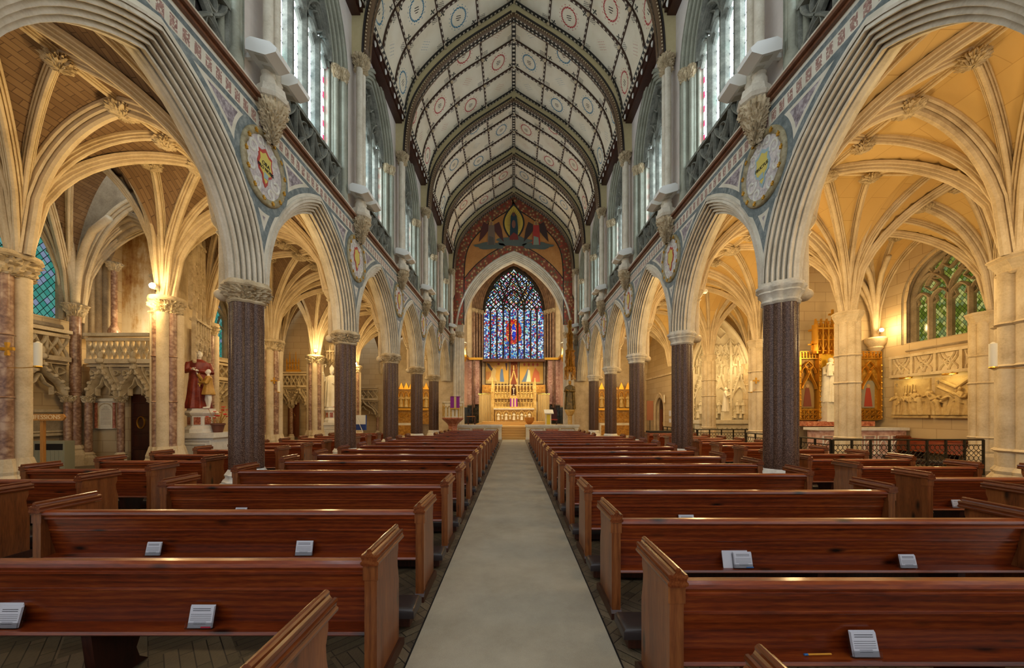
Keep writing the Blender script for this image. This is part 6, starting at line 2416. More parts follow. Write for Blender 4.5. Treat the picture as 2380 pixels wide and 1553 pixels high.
dd = struct(MB().fbox(frame(at(331, 1083, 12.0), (1, 0, 0), (0, 0, 1), (0, -1, 0)), -0.34, 0.34, 0.0, 2.35, -0.02, 0.03), 'door_2', M['door_wood'])
DF = frame(at(331, 1083, 12.0), (1, 0, 0), (0, 0, 1), (0, -1, 0))
m = MB()
for k in range(4):
    m.bar(DF, [(-0.28, 0.12 + 0.5 * k), (0.28, 0.12 + 0.5 * k), (0.28, 0.56 + 0.5 * k), (-0.28, 0.56 + 0.5 * k)], 0.03, 0.03, 0.05, True)
m.build('door_panels', M['door_wood'], dd)
MB().bar(DF, [(0.12 * cos(a), 1.42 + 0.19 * sin(a)) for a in [2 * pi * k / 28 for k in range(28)]], 0.035, 0.03, 0.07, True).build('brass_ring', M['brass'], dd)
D2 = frame(at(683, 1020, 22.4), (1, 0, 0), (0, 0, 1), (0, -1, 0))
d2 = struct(MB().fbox(D2, -0.34, 0.34, 0.1, 2.2, 0, 0.05), 'door_3', wood('brown oak', (70, 30, 16), (104, 52, 30), (130, 74, 46), 'z', 0.4, 0.1, False))
MB().bar(D2, [(0.1 * cos(a), 1.35 + 0.22 * sin(a)) for a in [2 * pi * k / 24 for k in range(24)]], 0.03, 0.05, 0.08, True).build('brass_ring', M['brass'], d2)

# framed recess and radiator on the far side
RFm = frame((-14.2, 0, 0), (0, 1, 0), (0, 0, 1), (1, 0, 0))
t = thing('wall_recess', 'dark framed recess with carved stone surround above the grey heater', 'recess', (-13.85, 9.6, 1.5))
RR = frame((-14.2, 10.75, 1.1), (0, 1, 0), (0, 0, 1), (1, 0, 0))
MB().fbox(RR, -0.1, 0.85, 0, 0.55, 0, 0.02).build('recess_glass', M['stone_dark'], t)
m = MB()
m.bar(RR, [(-0.1, 0), (0.87, 0), (0.87, 0.58), (-0.1, 0.58)], 0.08, 0, 0.08, True)
m.fbox(RR, -0.15, 0.95, 0.6, 0.68, 0, 0.12).fbox(RR, -0.15, 0.95, -0.12, -0.04, 0, 0.12)
m.build('carved_frame', M['carved'], t)
t = thing('heater_cabinet', 'grey green metal heater cabinet with a black vent slot against the left chapel wall', 'heater', (-13.45, 10.7, 0))
HF_ = frame((-13.47, 10.6, 0), (1, 0, 0), (0, 0, 1), (0, -1, 0))
M['heater'] = N('heater enamel').base((150, 148, 122), 0.5).m
MB().fbox(HF_, -0.45, 0.45, 0, 0.86, -0.25, 0).build('cabinet', M['heater'], t)
MB().fbox(HF_, -0.40, 0.40, 0.6, 0.78, 0.0, 0.01).build('vent_slot', M['black'], t)
g = MB()
for k in range(7):
    g.fbox(HF_, -0.42 + 0.12 * k, -0.31 + 0.12 * k, 0.06, 0.58, 0.0, 0.012)
g.build('front_slats', M['heater'], t)

# CONFESSIONS sign
sp_ = at(100, 1090, 9.4)
t = thing('confessions_sign', 'golden wooden arrow sign reading CONFESSIONS on a square post', 'sign', (sp_.x, sp_.y, 0))
MB().box(sp_.x - 0.04, sp_.x + 0.04, sp_.y - 0.03, sp_.y + 0.03, 0.04, 1.55).build('post', M['light_wood'], t)
MB().box(sp_.x - 0.2, sp_.x + 0.2, sp_.y - 0.2, sp_.y + 0.2, 0, 0.04).build('foot', M['light_wood'], t)
S0 = at(100, 970, 9.36)
SFn = frame(S0, (1, 0, 0), (0, 0, 1), (0, -1, 0))
MB().prism(SFn, [(-0.75, -0.085), (0.52, -0.085), (0.58, 0.0), (0.52, 0.085), (-0.75, 0.085)], -0.02, 0.02).build('board', M['light_wood'], t)
text_mesh('CONFESSIONS', 0.158, SFn, -0.04, 0.0, 0.022, N('cream lettering').base((236, 214, 170), 0.6).m, t)


def sconce(wallpt, tip, label, H=0.42, n=(0, -1)):
    """brass bracket with a tall white candle tube and a small cross above"""
    wallpt, tip = Vector(wallpt), Vector(tip)
    t = thing('candle_sconce', label, 'sconce', tuple(tip), 'candle sconces on the aisle piers')
    MB().tube([wallpt, (wallpt + tip) / 2 + Vector((0, 0, -0.01)), tip], 0.008, 6).build('bracket', M['brass'], t)
    MB().lathe([(0.03, -0.02), (0.055, 0.0), (0.05, 0.02)], tip, 12).build('drip_pan', M['brass'], t)
    MB().lathe([(0.05, 0.02), (0.05, H), (0.03, H + 0.01), (0.012, H + 0.03)], tip, 14).build('candle', N('candle wax').base((232, 224, 200), 0.5).m if 'wax' not in M else M['wax'], t, smooth=50)
    c = Vector(wallpt) + Vector((0, 0, 0.34))
    F = frame(c, (1, 0, 0), (0, 0, 1), (0, -1, 0))
    m = MB()
    m.fbox(F, -0.09, 0.09, -0.02, 0.02, -0.01, 0.02).fbox(F, -0.02, 0.02, -0.09, 0.09, -0.011, 0.021)
    for (a, b) in ((0.09, 0), (-0.09, 0), (0, 0.09), (0, -0.09)):
        m.fbox(F, a - 0.03, a + 0.03, b - 0.03, b + 0.03, -0.013, 0.024)
    m.build('brass_cross', M['brass'], t)


M['wax'] = N('wax').base((232, 224, 200), 0.5).m
sconce((-9.16, 6.62, at(56, 853, 6.5).z), at(88, 853, 6.45), 'white candle on a brass bracket at the left edge pier')
sconce((9.36, 6.6, at(56, 853, 6.5).z), at(2308, 855, 6.4), 'white candle on a brass bracket at the right edge pier')
sconce(at(637, 905, 14.55), at(648, 912, 14.4), 'small white candle on the marble pier right of the nearest left granite pier')
sconce(at(1757, 905, 14.55), at(1746, 912, 14.4), 'small white candle on the stone pier left of the nearest right granite pier')
sconce((9.8, 23.6, 2.35), (9.7, 23.55, 2.35), 'small white candle on the wall near the arched door', 0.5)

# gilded shrine on the far gallery
t = thing('gilded_shrine', 'small gilded openwork shrine with pinnacles on the second gallery ledge', 'shrine', tuple(at(680, 862, 22.3)))
GF = frame(at(680, 864, 22.0), (1, 0, 0), (0, 0, 1), (0, -1, 0))
m = MB()
m.fbox(GF, -0.4, 0.4, 0.0, 0.12, -0.2, 0.0)
for k in range(5):
    u = -0.36 + 0.18 * k
    m.fbox(GF, u - 0.02, u + 0.02, 0.1, 0.55, -0.05, 0.0)
    m.prism(GF, [(u - 0.04, 0.5), (u + 0.04, 0.5), (u, 0.8 + (0.4 if k in (1, 3) else 0))], -0.05, 0.0)
    if k < 4:
        m.bar(GF, pointed(u + 0.09, 0.08, 0.35, 0.2, 5), 0.03, -0.03, 0.01)
        m.bar(GF, foil(u + 0.09, 0.25, 0.07, 4, 12), 0.02, -0.03, 0.01, True)
m.build('openwork', M['gold'], t)

# display board
t = thing('display_board', 'white and blue exhibition board on leaning white legs in the left aisle', 'board', tuple(at(838, 1010, 17.5)))
BF = frame(at(838, 1000, 17.5), (1, 0, 0), (0, 0, 1), (0, -1, 0))
MB().fbox(BF, -0.24, 0.24, 0.28, 0.72, -0.02, 0).build('white_panel', M['white_paint'], t)
MB().fbox(BF, -0.24, 0.24, 0.0, 0.28, -0.02, 0).build('blue_panel', N('blue board').base((30, 60, 130), 0.5).m, t)
MB().fbox(BF, 0.24, 0.28, 0.0, 0.72, -0.02, 0).build('blue_edge', N('blue edge').base((40, 80, 160), 0.5).m, t)
MB().tube([BF(-0.3, 0.95, 0.1), BF(0.2, -0.1, 0.2)], 0.015, 6).build('leg', M['white_paint'], t)
MB().tube([BF(-0.3, 0.5, 0.1), BF(-0.05, -0.6, 0.15)], 0.015, 6).build('leg', M['white_paint'], t)

# ------------------------------------------------------------ right chapel: gilded altarpiece
M['gold_dark'] = stone('old gilding', (124, 82, 22), (176, 124, 40), (220, 170, 74), 0.4, 7)
M['gold_bg'] = N('gold niche ground').base((226, 180, 50), 0.4, 0.4).m


def openwork(m, F, u0, u1, v0, v1, w, nx, ny):
    bw, bh = (u1 - u0) / nx, (v1 - v0) / ny
    for a in range(nx):
        for b in range(ny):
            uc, vc = u0 + bw * (a + 0.5), v0 + bh * (b + 0.5)
            m.bar(F, foil(uc, vc, min(bw, bh) * 0.42, 4, 14), min(bw, bh) * 0.12, w, w + 0.03, True)
    for a in range(nx + 1):
        m.fbox(F, u0 + bw * a - 0.012, u0 + bw * a + 0.012, v0, v1, w, w + 0.04)
    for b in range(ny + 1):
        m.fbox(F, u0, u1, v0 + bh * b - 0.012, v0 + bh * b + 0.012, w, w + 0.04)


AD = 14.1
AF = frame((0, AD, 0), (1, 0, 0), (0, 0, 1), (0, -1, 0))
ax = lambda px: (px - 1194) * AD / FPX
az = lambda py: CH + (962 - py) * AD / FPX
t = thing('gilded_altarpiece', 'tall gilded gothic altarpiece with painted wings behind the slender right pier', 'altarpiece', (ax(1921), AD, 1.4))
MB().fbox(AF, ax(1857), ax(2045), az(978), az(820), -0.2, -0.06).build('backing', M['gold_dark'], t)
MB().fbox(AF, ax(1900), ax(1942), az(935), az(815), -0.06, -0.04).build('niche_ground', M['gold_bg'], t)
m = MB()
for (p0, p1) in ((1857, 1898), (1995, 2044)):
    m = MB()
    openwork(m, AF, ax(p0), ax(p1), az(834), az(818), 0.05, 6, 1)
    openwork(m, AF, ax(p0), ax(p1), az(975), az(952), 0.0, 4, 2)
    for k in (0, 3):
        u = ax(p0) + (ax(p1) - ax(p0)) * k / 3
        m.fbox(AF, u - 0.03, u + 0.03, az(975), az(830), -0.06, 0.08)
        for q in range(10):
            m.ball(AF(u, az(970) + q * 0.22, 0.09), 0.035, 5, 4)
    mid = (ax(p0) + ax(p1)) / 2
    hw = (ax(p1) - ax(p0)) / 2
    for e in (-0.5, 0.5):
        m.bar(AF, ogee(mid + e * hw * 1.6, az(905), mid, az(862)), 0.05, 0.0, 0.12)
        m.bar(AF, pointed(mid + e * hw * 0.9, hw * 0.36, az(868), 0.25, 6), 0.04, 0.0, 0.08)
    m.bar(AF, foil(mid, az(850), 0.16, 4, 16), 0.04, 0, 0.08, True)
    m.build('wing_tracery', M['gold'], t)
for (p0, p1, c1, c2) in ((1862, 1893, (150, 120, 70), (120, 60, 40)), (2004, 2034, (150, 140, 120), (160, 60, 40))):
    pn = MB().fbox(AF, ax(p0), ax(p1), az(948), az(885), -0.05, -0.02)
    pn.build('painted_panel', N('panel ground').base(c1, 0.6).m, t)
    mid = (ax(p0) + ax(p1)) / 2
    fg = MB()
    fg.prism(AF, [(mid - 0.16, az(945)), (mid + 0.16, az(945)), (mid + 0.10, az(915)), (mid + 0.06, az(902)), (mid - 0.08, az(902)), (mid - 0.12, az(920))], -0.02, -0.012)
    fg.build('painted_figure', N('painted robe').base(c2, 0.7).m, t)
    hd = MB().prism(AF, circle(mid, az(897), 0.07, 12), -0.02, -0.01)
    hd.build('painted_head', N('painted face').base((190, 150, 100), 0.7).m, t)
# central crown canopy
m = MB()
u0, u1 = ax(1883), ax(1946)
for (v0, v1, w) in ((az(818), az(768), 0.25), (az(768), az(752), 0.3)):
    openwork(m, AF, u0, u1, v0, v1, w, 7 if v1 > az(760) else 5, 1 if v1 > az(760) else 2)
for k in range(6):
    u = u0 + (u1 - u0) * k / 5
    m.fbox(AF, u - 0.025, u + 0.025, az(825), az(758), 0.1, 0.35)
    m.prism(AF, [(u - 0.03, az(768)), (u + 0.03, az(768)), (u, az(745))], 0.2, 0.3)
    if k < 5:
        uc = u + (u1 - u0) / 10
        m.bar(AF, pointed(uc, 0.08, az(795), 0.3, 6), 0.03, 0.25, 0.34)
        m.bar(AF, ogee(uc - 0.1, az(822), uc, az(800)), 0.03, 0.25, 0.36)
        m.bar(AF, ogee(uc + 0.1, az(822), uc, az(800)), 0.03, 0.25, 0.36)
m.fbox(AF, u0, u1, az(770), az(766), -0.1, 0.36)
for u in (ax(1899), ax(1943)):
    m.fbox(AF, u - 0.05, u + 0.05, az(975), az(820), -0.05, 0.15)
    for q in range(12):
        m.ball(AF(u, az(970) + q * 0.2, 0.16), 0.04, 5, 4)
m.build('crown_canopy', M['gold'], t)
for (px, py, h) in ((1928, 752, 0.5), (1881, 816, 0.36)):
    c = MB()
    c.fbox(AF, ax(px) - 0.03, ax(px) + 0.03, az(py), az(py) + h, 0.1, 0.16).fbox(AF, ax(px) - 0.14, ax(px) + 0.14, az(py) + h * 0.55, az(py) + h * 0.68, 0.1, 0.16)
    c.build('gilt_cross', M['gold'], t)
# statue on its pedestal
MB().fbox(AF, ax(1901), ax(1936), az(980), az(936), 0.0, 0.42).build('statue_plinth', M['statue_cream'], t)
ts, Ts = statue('saint_statue', 'large white marble statue of a robed man carrying a child in the gilded niche', (ax(1918), AD - 0.24, az(936)), (0, -1), (az(833) - az(936)), M['statue_cream'], M['statue_cream'], 'hold', 1.1, cape=M['statue_cream'])
ch_ = thing('child_statue', 'small white marble child held on the arm of the gilded niche statue', 'statue', tuple(Ts(0.22, 0.22, 0.98)))
r, k = MB(), MB()
TC = TF(Ts(0.22, 0.22, 0.98), (-0.2, -1))
add_robe(r, TC, 0.62, 1.0)
add_arm(r, k, TC, 0.62, -1, (-0.17, 0.05, 0.66), (-0.12, 0.16, 0.72))
add_arm(r, k, TC, 0.62, 1, (0.17, 0.05, 0.66), (0.12, 0.16, 0.72))
add_head(k, TC, 0.62)
remesh(r.build('robe', M['statue_cream'], ch_, smooth=True), 0.012)
remesh(k.build('body', M['statue_cream'], ch_, smooth=True), 0.008)
# altar
t = thing('side_chapel_altar', 'cream and pink marble altar under the gilded altarpiece', 'altar', (ax(1950), AD - 0.6, 0))
MB().fbox(AF, ax(1857), ax(2045), 0, az(998), 0.4, 0.95).build('altar_body', M['pink_marble'], t)
MB().fbox(AF, ax(1850), ax(2048), az(998), az(992), 0.35, 1.02).build('mensa', M['white_stone'], t)
MB().fbox(AF, ax(1855), ax(2010), az(990), az(979), -0.05, 0.4).build('gradine', M['red_inlay'], t)
m = MB()
for k in range(6):
    u = ax(1862) + k * (ax(2040) - ax(1862)) / 6
    m.bar(AF, [(u + 0.04, 0.2), (u + 0.42, 0.2), (u + 0.42, 0.85), (u + 0.04, 0.85)], 0.05, 0.95, 0.99, True)
    m.bar(AF, pointed(u + 0.23, 0.12, 0.5, 0.2, 5), 0.03, 0.95, 0.98)
m.build('altar_panels', M['white_stone'], t)
flowers_pot((ax(1928), AD - 0.65, az(978)), 'leafy green plant in a white pot before the gilded altarpiece', 0.62, False, M['white_paint'], True)

# ------------------------------------------------------------ station reliefs
M['relief'] = stone('yellowed relief stone', (160, 134, 84), (190, 162, 108), (208, 184, 132), 0.7, 5)
def station(px0, px1, label, y0, y1, cross_=False, seed=1):
    F = RF
    zb, zt = 1.57, 2.87
    t = thing('station_relief', label, 'relief', tuple(F((y0 + y1) / 2, zb, 0.0)), 'station reliefs')
    MB().fbox(F, y0, y1, zb, zt, 0, 0.06).fbox(F, y0 - 0.04, y1 + 0.04, zb - 0.06, zb + 0.02, 0, 0.16).build('relief_slab', M['relief'], t)
    r = MB()
    rr = random.Random(seed)
    n = 9
    for k in range(n):
        yy = y1 - (y1 - y0) * (k + 0.55) / n
        H = 0.80 + 0.18 * rr.random() - (0.22 if k % 3 == 1 else 0)
        bow = (rr.random() - 0.5) * 0.9
        if k == 2:
            H = 0.72
        T = TF(F(yy, zb + 0.03, 0.05 + 0.07 * (k % 2)), (-1, (rr.random() - 0.5) * 2.4))
        add_robe(r, T, H, 0.95, seed=k, lean=bow * 0.4, folds=11)
        add_arm(r, r, T, H, 1, (0.2, 0.08, 0.62), (0.26 * (1 if k % 2 else -0.2), 0.14, 0.62 + 0.2 * rr.random()), bow * 0.4)
        add_arm(r, r, T, H, -1, (-0.2, 0.08, 0.62), (-0.26 * (1 if k % 2 == 0 else 0.1), 0.14, 0.60 + 0.25 * rr.random()), bow * 0.4)
        add_head(r, T, H, bow * 0.4, hair=r)
    if cross_:
        for (a, b, c, d) in ((y1 - 0.15, 2.42, y1 - 0.75, 2.84), (y1 - 0.55, 2.84, y1 - 0.15, 2.5)):
            pass
        cm = MB()
        cm.tube([F(y1 - 0.12, 2.55, 0.1), F(y1 - 0.75, 2.2, 0.14)], 0.05, 4)
        cm.bar(F, [(y1 - 0.2, 2.74), (y1 - 0.62, 2.50), (y1 - 0.98, 2.78)], 0.12, 0.05, 0.13)
        cm.build('carved_cross', M['relief'], t)
    else:
        cm = MB()
        for k in range(5):
            cm.tube([F(y1 - 0.35 - 0.09 * k, 2.3, 0.1), F(y1 - 0.38 - 0.09 * k, 2.66 + 0.04 * (k % 2), 0.09)], 0.012, 5)
        cm.build('carved_spears', M['relief'], t)
    o = r.build('carved_crowd', M['relief'], t, smooth=True)
    remesh(o, 0.014)
    MB().bar(F, [(y1 - 0.1, 2.64), (y1 - 0.1, 2.78)], 0.02, 0.06, 0.08).bar(F, [(y1 - 0.15, 2.73), (y1 - 0.05, 2.73)], 0.02, 0.06, 0.08).build('small_cross', M['stone_dark'], t)
    lt = thing('picture_light', 'brass picture light over the %s' % ('left station relief' if not cross_ else 'right station relief with the leaning cross'), 'lamp', tuple(F((y0 + y1) / 2, 2.92, 0.2)), 'picture lights')
    ym = (y0 + y1) / 2
    MB().tube([F(ym - 0.2, 2.93, 0.26), F(ym + 0.2, 2.93, 0.26)], 0.03, 8).build('lamp_tube', M['brass'], lt, smooth=50)
    MB().tube([F(ym, 2.97, 0.0), F(ym, 3.0, 0.15), F(ym, 2.95, 0.26)], 0.01, 6).build('arm', M['brass'], lt)
    lp = lamp('picture_light_lamp', tuple(F(ym, 2.86, 0.34)), 5, (1, 0.78, 0.3), 0.05)


station(2082, 2165, 'left carved stone relief of a crowd of soldiers with spears', 12.47, 13.64, False, 3)
station(2178, 2265, 'right carved stone relief with a large leaning cross', 11.15, 12.32, True, 8)

# bench against the wall
b_ = dup(pew_aisle, (14.12, 12.1, 0), 'red pine bench against the chapel wall below the station reliefs', None, pi / 2)
del b_['group']


# ------------------------------------------------------------ iron lattice rails
def lattice(F, u0, u1, label, post=0.52, ztop=0.95):
    t = thing('chapel_railing', label, 'railing', tuple(F((u0 + u1) / 2, 0, 0)), 'iron lattice railings')
    MB().tube([F(u0, ztop, 0), F(u1, ztop, 0)], 0.022, 8).build('handrail', M['brass'] if False else M['iron'], t)
    r = MB()
    r.fbox(F, u0, u1, ztop - 0.15, ztop - 0.13, -0.01, 0.01).fbox(F, u0, u1, 0.08, 0.10, -0.01, 0.01)
    r.build('rail', M['iron'], t)
    n = max(1, round((u1 - u0) / post))
    for k in range(n + 1):
        u = u0 + (u1 - u0) * k / n
        MB().fbox(F, u - 0.022, u + 0.022, 0.0, ztop, -0.02, 0.02).build('post', M['iron'], t)
    p = (u1 - u0) / round((u1 - u0) / 0.13)
    cnt = int(round((u1 - u0) / p))
    m = MB()
    rows = 5
    ch_h = (ztop - 0.24) / rows
    for k in range(cnt):
        for (ph) in (0, 1):
            pts = []
            for q in range(rows * 4 + 1):
                z = 0.1 + ch_h * q / 4
                pts.append(F(u0 + p * (k + 0.5) + (0.5 * p if True else 0) * (1 if ph else -1) * sin(pi * q / 4), z, 0.006 * (1 if ph else -1)))
            m.tube(pts, 0.0085, 4, cap=False)
    m.build('lattice', M['iron'], t)


YF = lambda y: frame((0, y, 0), (1, 0, 0), (0, 0, 1), (0, -1, 0))
lattice(YF(9.85), 8.6, 12.65, 'dark iron lattice railing in front of the gilded altarpiece chapel')
lattice(frame((8.58, 0, 0), (0, 1, 0), (0, 0, 1), (-1, 0, 0)), 9.9, 13.5, 'iron lattice railing running back beside the slender right pier')
lattice(YF(16.3), 8.2, 10.85, 'iron lattice railing before the carved reredos chapel')
lattice(frame((8.18, 0, 0), (0, 1, 0), (0, 0, 1), (-1, 0, 0)), 16.35, 20.0, 'iron lattice railing running back beside the carved reredos chapel')

# ------------------------------------------------------------ carved reredos of the second right chapel
def niche_fig(par, F, u, v, h, wide=1.0, seed=0, mat='statue_cream'):
    rm = MB()
    b = F(u, v, 0.07)
    f = F(u, v, 1.0) - F(u, v, 0.0)
    T = TF(b, (f.x, f.y))
    add_robe(rm, T, h, wide, seed=seed)
    add_arm(rm, rm, T, h, 1, (0.17, 0.06, 0.62), (0.06, 0.15, 0.66))
    add_arm(rm, rm, T, h, -1, (-0.17, 0.06, 0.62), (-0.06, 0.15, 0.66))
    add_head(rm, T, h)
    remesh(rm.build('carved_figure', M[mat], par, smooth=True), h * 0.018)


RD = 22.0
RX = lambda px: (px - 1194) * RD / FPX
RZ = lambda py: CH + (962 - py) * RD / FPX
QF_ = frame((0, RD, 0), (1, 0, 0), (0, 0, 1), (0, -1, 0))
t = thing('carved_reredos', 'huge pale stone reredos of gables, niches and flowing tracery in the second right chapel', 'reredos', (RX(1673), RD, 1.3))
uc, hw = RX(1673), (RX(1742) - RX(1604)) / 2
m = MB()
m.prism(QF_, [(uc - hw, RZ(995)), (uc + hw, RZ(995)), (uc + hw, RZ(880))] + pointed(uc, hw, RZ(880), RZ(745) - RZ(880), 10)[::-1][1:-1] + [(uc - hw, RZ(880))], -0.15, 0.0)
m.build('reredos_wall', M['statue_cream'], t)
m = MB()
m.bar(QF_, [(uc - hw, RZ(995))] + pointed(uc, hw, RZ(880), RZ(742) - RZ(880), 12) + [(uc + hw, RZ(995))], 0.22, -0.05, 0.2)
gab = MB()
for k in range(3):
    u = uc + (k - 1) * hw * 0.62
    gw = hw * 0.27
    for (a, b, dw) in (((u - gw, RZ(925)), (u, RZ(868)), 0.09), ((u + gw, RZ(925)), (u, RZ(868)), 0.09)):
        gab.bar(QF_, [a, b], dw, 0.0, 0.2)
        for q in range(6):
            f_ = q / 6
            gab.ball(QF_(a[0] + (b[0] - a[0]) * f_ + (0.05 if a[0] > u else -0.05), a[1] + (b[1] - a[1]) * f_ + 0.04, 0.12), 0.06, 5, 4)
    gab.bar(QF_, pointed(u, gw * 0.8, RZ(925), 0.65, 8), 0.08, 0.0, 0.16)
    gab.bar(QF_, [(u - gw * 0.8, RZ(975)), (u - gw * 0.8, RZ(925))], 0.07, 0.0, 0.14)
    gab.bar(QF_, [(u + gw * 0.8, RZ(975)), (u + gw * 0.8, RZ(925))], 0.07, 0.0, 0.14)
    gab.fbox(QF_, u - 0.03, u + 0.03, RZ(870), RZ(840), 0.0, 0.14)
    for q in range(7):
        gab.ball(QF_(u, RZ(868) + 0.1 * q, 0.14), 0.05 - 0.004 * q, 5, 4)
gab.build('crocketed_gables', M['statue_cream'], t)
pn = MB()
for k in (0, 2, 4, 6):
    u = uc - hw * 0.95 + hw * 1.9 * k / 6
    top = RZ(850) + (0.9 if k in (1, 5) else 1.6 if k in (2, 4) else 1.9 if k == 3 else 0.1)
    pn.fbox(QF_, u - 0.06, u + 0.06, RZ(985), top - 0.5, 0.0, 0.2)
    pn.prism(QF_, [(u - 0.09, top - 0.5), (u + 0.09, top - 0.5), (u, top)], 0.0, 0.16)
    for q in range(12):
        pn.ball(QF_(u + (0.08 if q % 2 else -0.08), RZ(980) + 0.28 * q, 0.16), 0.045, 5, 4)
pn.build('pinnacles', M['statue_cream'], t)
for k in range(4):
    u = uc - hw * 0.62 + hw * 1.24 * k / 3
    m.bar(QF_, ogee(u - hw * 0.2, RZ(850), u, RZ(800)), 0.08, 0.0, 0.12)
    m.bar(QF_, ogee(u + hw * 0.2, RZ(850), u, RZ(800)), 0.08, 0.0, 0.12)
    m.bar(QF_, foil(u, RZ(832), 0.2, 4), 0.05, 0.0, 0.1, True)
for (du_, zz_, rr_) in ((0, 775, 0.34), (-0.6, 800, 0.26), (0.6, 800, 0.26), (-0.3, 815, 0.2), (0.3, 815, 0.2)):
    m.bar(QF_, foil(uc + du_, RZ(zz_), rr_, 4), 0.06, 0.0, 0.1, True)
m.build('flowing_tracery', M['statue_cream'], t)
for k in range(3):
    u = uc + (k - 1) * hw * 0.62
    for q in range(4):
        niche_fig(t, QF_, u + (q - 1.5) * 0.17, RZ(972) + (0.25 if q % 2 else 0.0), 0.62 + 0.2 * (q % 2), 1.0, q)
for (px, py, h) in ((1738, 962, 0.75), (1735, 900, 0.7), (1610, 962, 0.75), (1610, 900, 0.7)):
    niche_fig(t, QF_, RX(px) - 0.05, RZ(py), h)
for (px, py, h) in ((1650, 905, 0.75), (1694, 905, 0.75), (1650, 872, 0.6), (1694, 872, 0.6)):
    niche_fig(t, QF_, RX(px), RZ(py), h)
ar = MB()
for r_ in range(3):
    zb_ = RZ(862) + r_ * 0.62
    for k in range(11):
        u = uc - hw * (0.86 - 0.1 * r_) + 2 * hw * (0.86 - 0.1 * r_) * k / 10
        ar.bar(QF_, [(u - 0.11, zb_ - 0.2)] + pointed(u, 0.11, zb_ + 0.12, 0.18, 5) + [(u + 0.11, zb_ - 0.2)], 0.045, 0.0, 0.1)
ar.build('blind_arcading', M['statue_cream'], t)
t = thing('reredos_altar', 'long pale stone altar table on small arches before the carved reredos', 'altar', (uc, RD - 0.8, 0))
MB().fbox(QF_, uc - hw, uc + hw, RZ(984), RZ(976), 0.3, 1.1).build('mensa', M['statue_cream'], t)
m = MB().fbox(QF_, uc - hw + 0.1, uc + hw - 0.1, 0, RZ(986), 0.35, 0.9)
for k in range(12):
    u = uc - hw + 0.25 + (2 * hw - 0.5) * k / 11
    m.bar(QF_, pointed(u, 0.12, 0.65, 0.2, 5), 0.04, 0.9, 1.0)
    m.fbox(QF_, u - 0.16, u - 0.12, 0.1, 0.7, 0.9, 1.0)
m.build('altar_front', M['statue_cream'], t)
MB().fbox(QF_, RX(1664), RX(1680), RZ(976), RZ(958), 0.5, 0.85).build('pedestal', M['statue_cream'], t)
statue('friar_statue', 'white marble standing figure before the carved reredos, facing right', (RX(1671), RD - 0.7, RZ(957)), (0.8, -0.6), RZ(902) - RZ(957), M['statue_white'], M['statue_white'], 'pray')

# notices, board and black draped table near the arched door
NFm = frame((9.8, 0, 0), (0, 1, 0), (0, 0, 1), (-1, 0, 0))
for q, (y_, z_, h_, mt) in enumerate(((22.9, 1.5, 0.35, 'paper'), (22.9, 1.1, 0.25, 'paper'), (22.55, 1.4, 0.4, 'gold'))):
    o = MB().fbox(NFm, y_ - 0.13, y_ + 0.13, z_, z_ + h_, 0.0, 0.02).build('notice', M[mt])
    tag(recenter(o), ('upper white paper notice beside the arched door', 'lower white paper notice beside the arched door', 'small framed gold notice left of the white papers by the arched door')[q], 'notice')
bd = at(1511, 975, 19.6)
t = thing('wall_board', 'plain brown wooden board standing behind the second right granite pier', 'board', (bd.x, bd.y, 0))
MB().box(bd.x - 0.02 - 0.15, bd.x + 0.17, bd.y, bd.y + 0.05, 1.3, 2.35).build('board', N('plain brown board').base((150, 92, 60), 0.6).m, t)
MB().tube([(bd.x, bd.y + 0.03, 0), (bd.x, bd.y + 0.03, 1.4)], 0.02, 6).build('stand_post', M['iron'], t)
tb_ = at(1535, 1000, 18.2)
t = thing('draped_table', 'table under a black cloth behind the aisle pews near the arched door', 'table', (tb_.x, tb_.y, 0))
MB().box(tb_.x - 0.62, tb_.x + 0.62, tb_.y - 0.3, tb_.y + 0.3, 0.1, 0.8).build('black_cloth', M['black'], t)
for ex in (-0.55, 0.55):
    MB().box(tb_.x + ex - 0.03, tb_.x + ex + 0.03, tb_.y - 0.2, tb_.y + 0.2, 0, 0.1).build('leg', M['iron'], t)


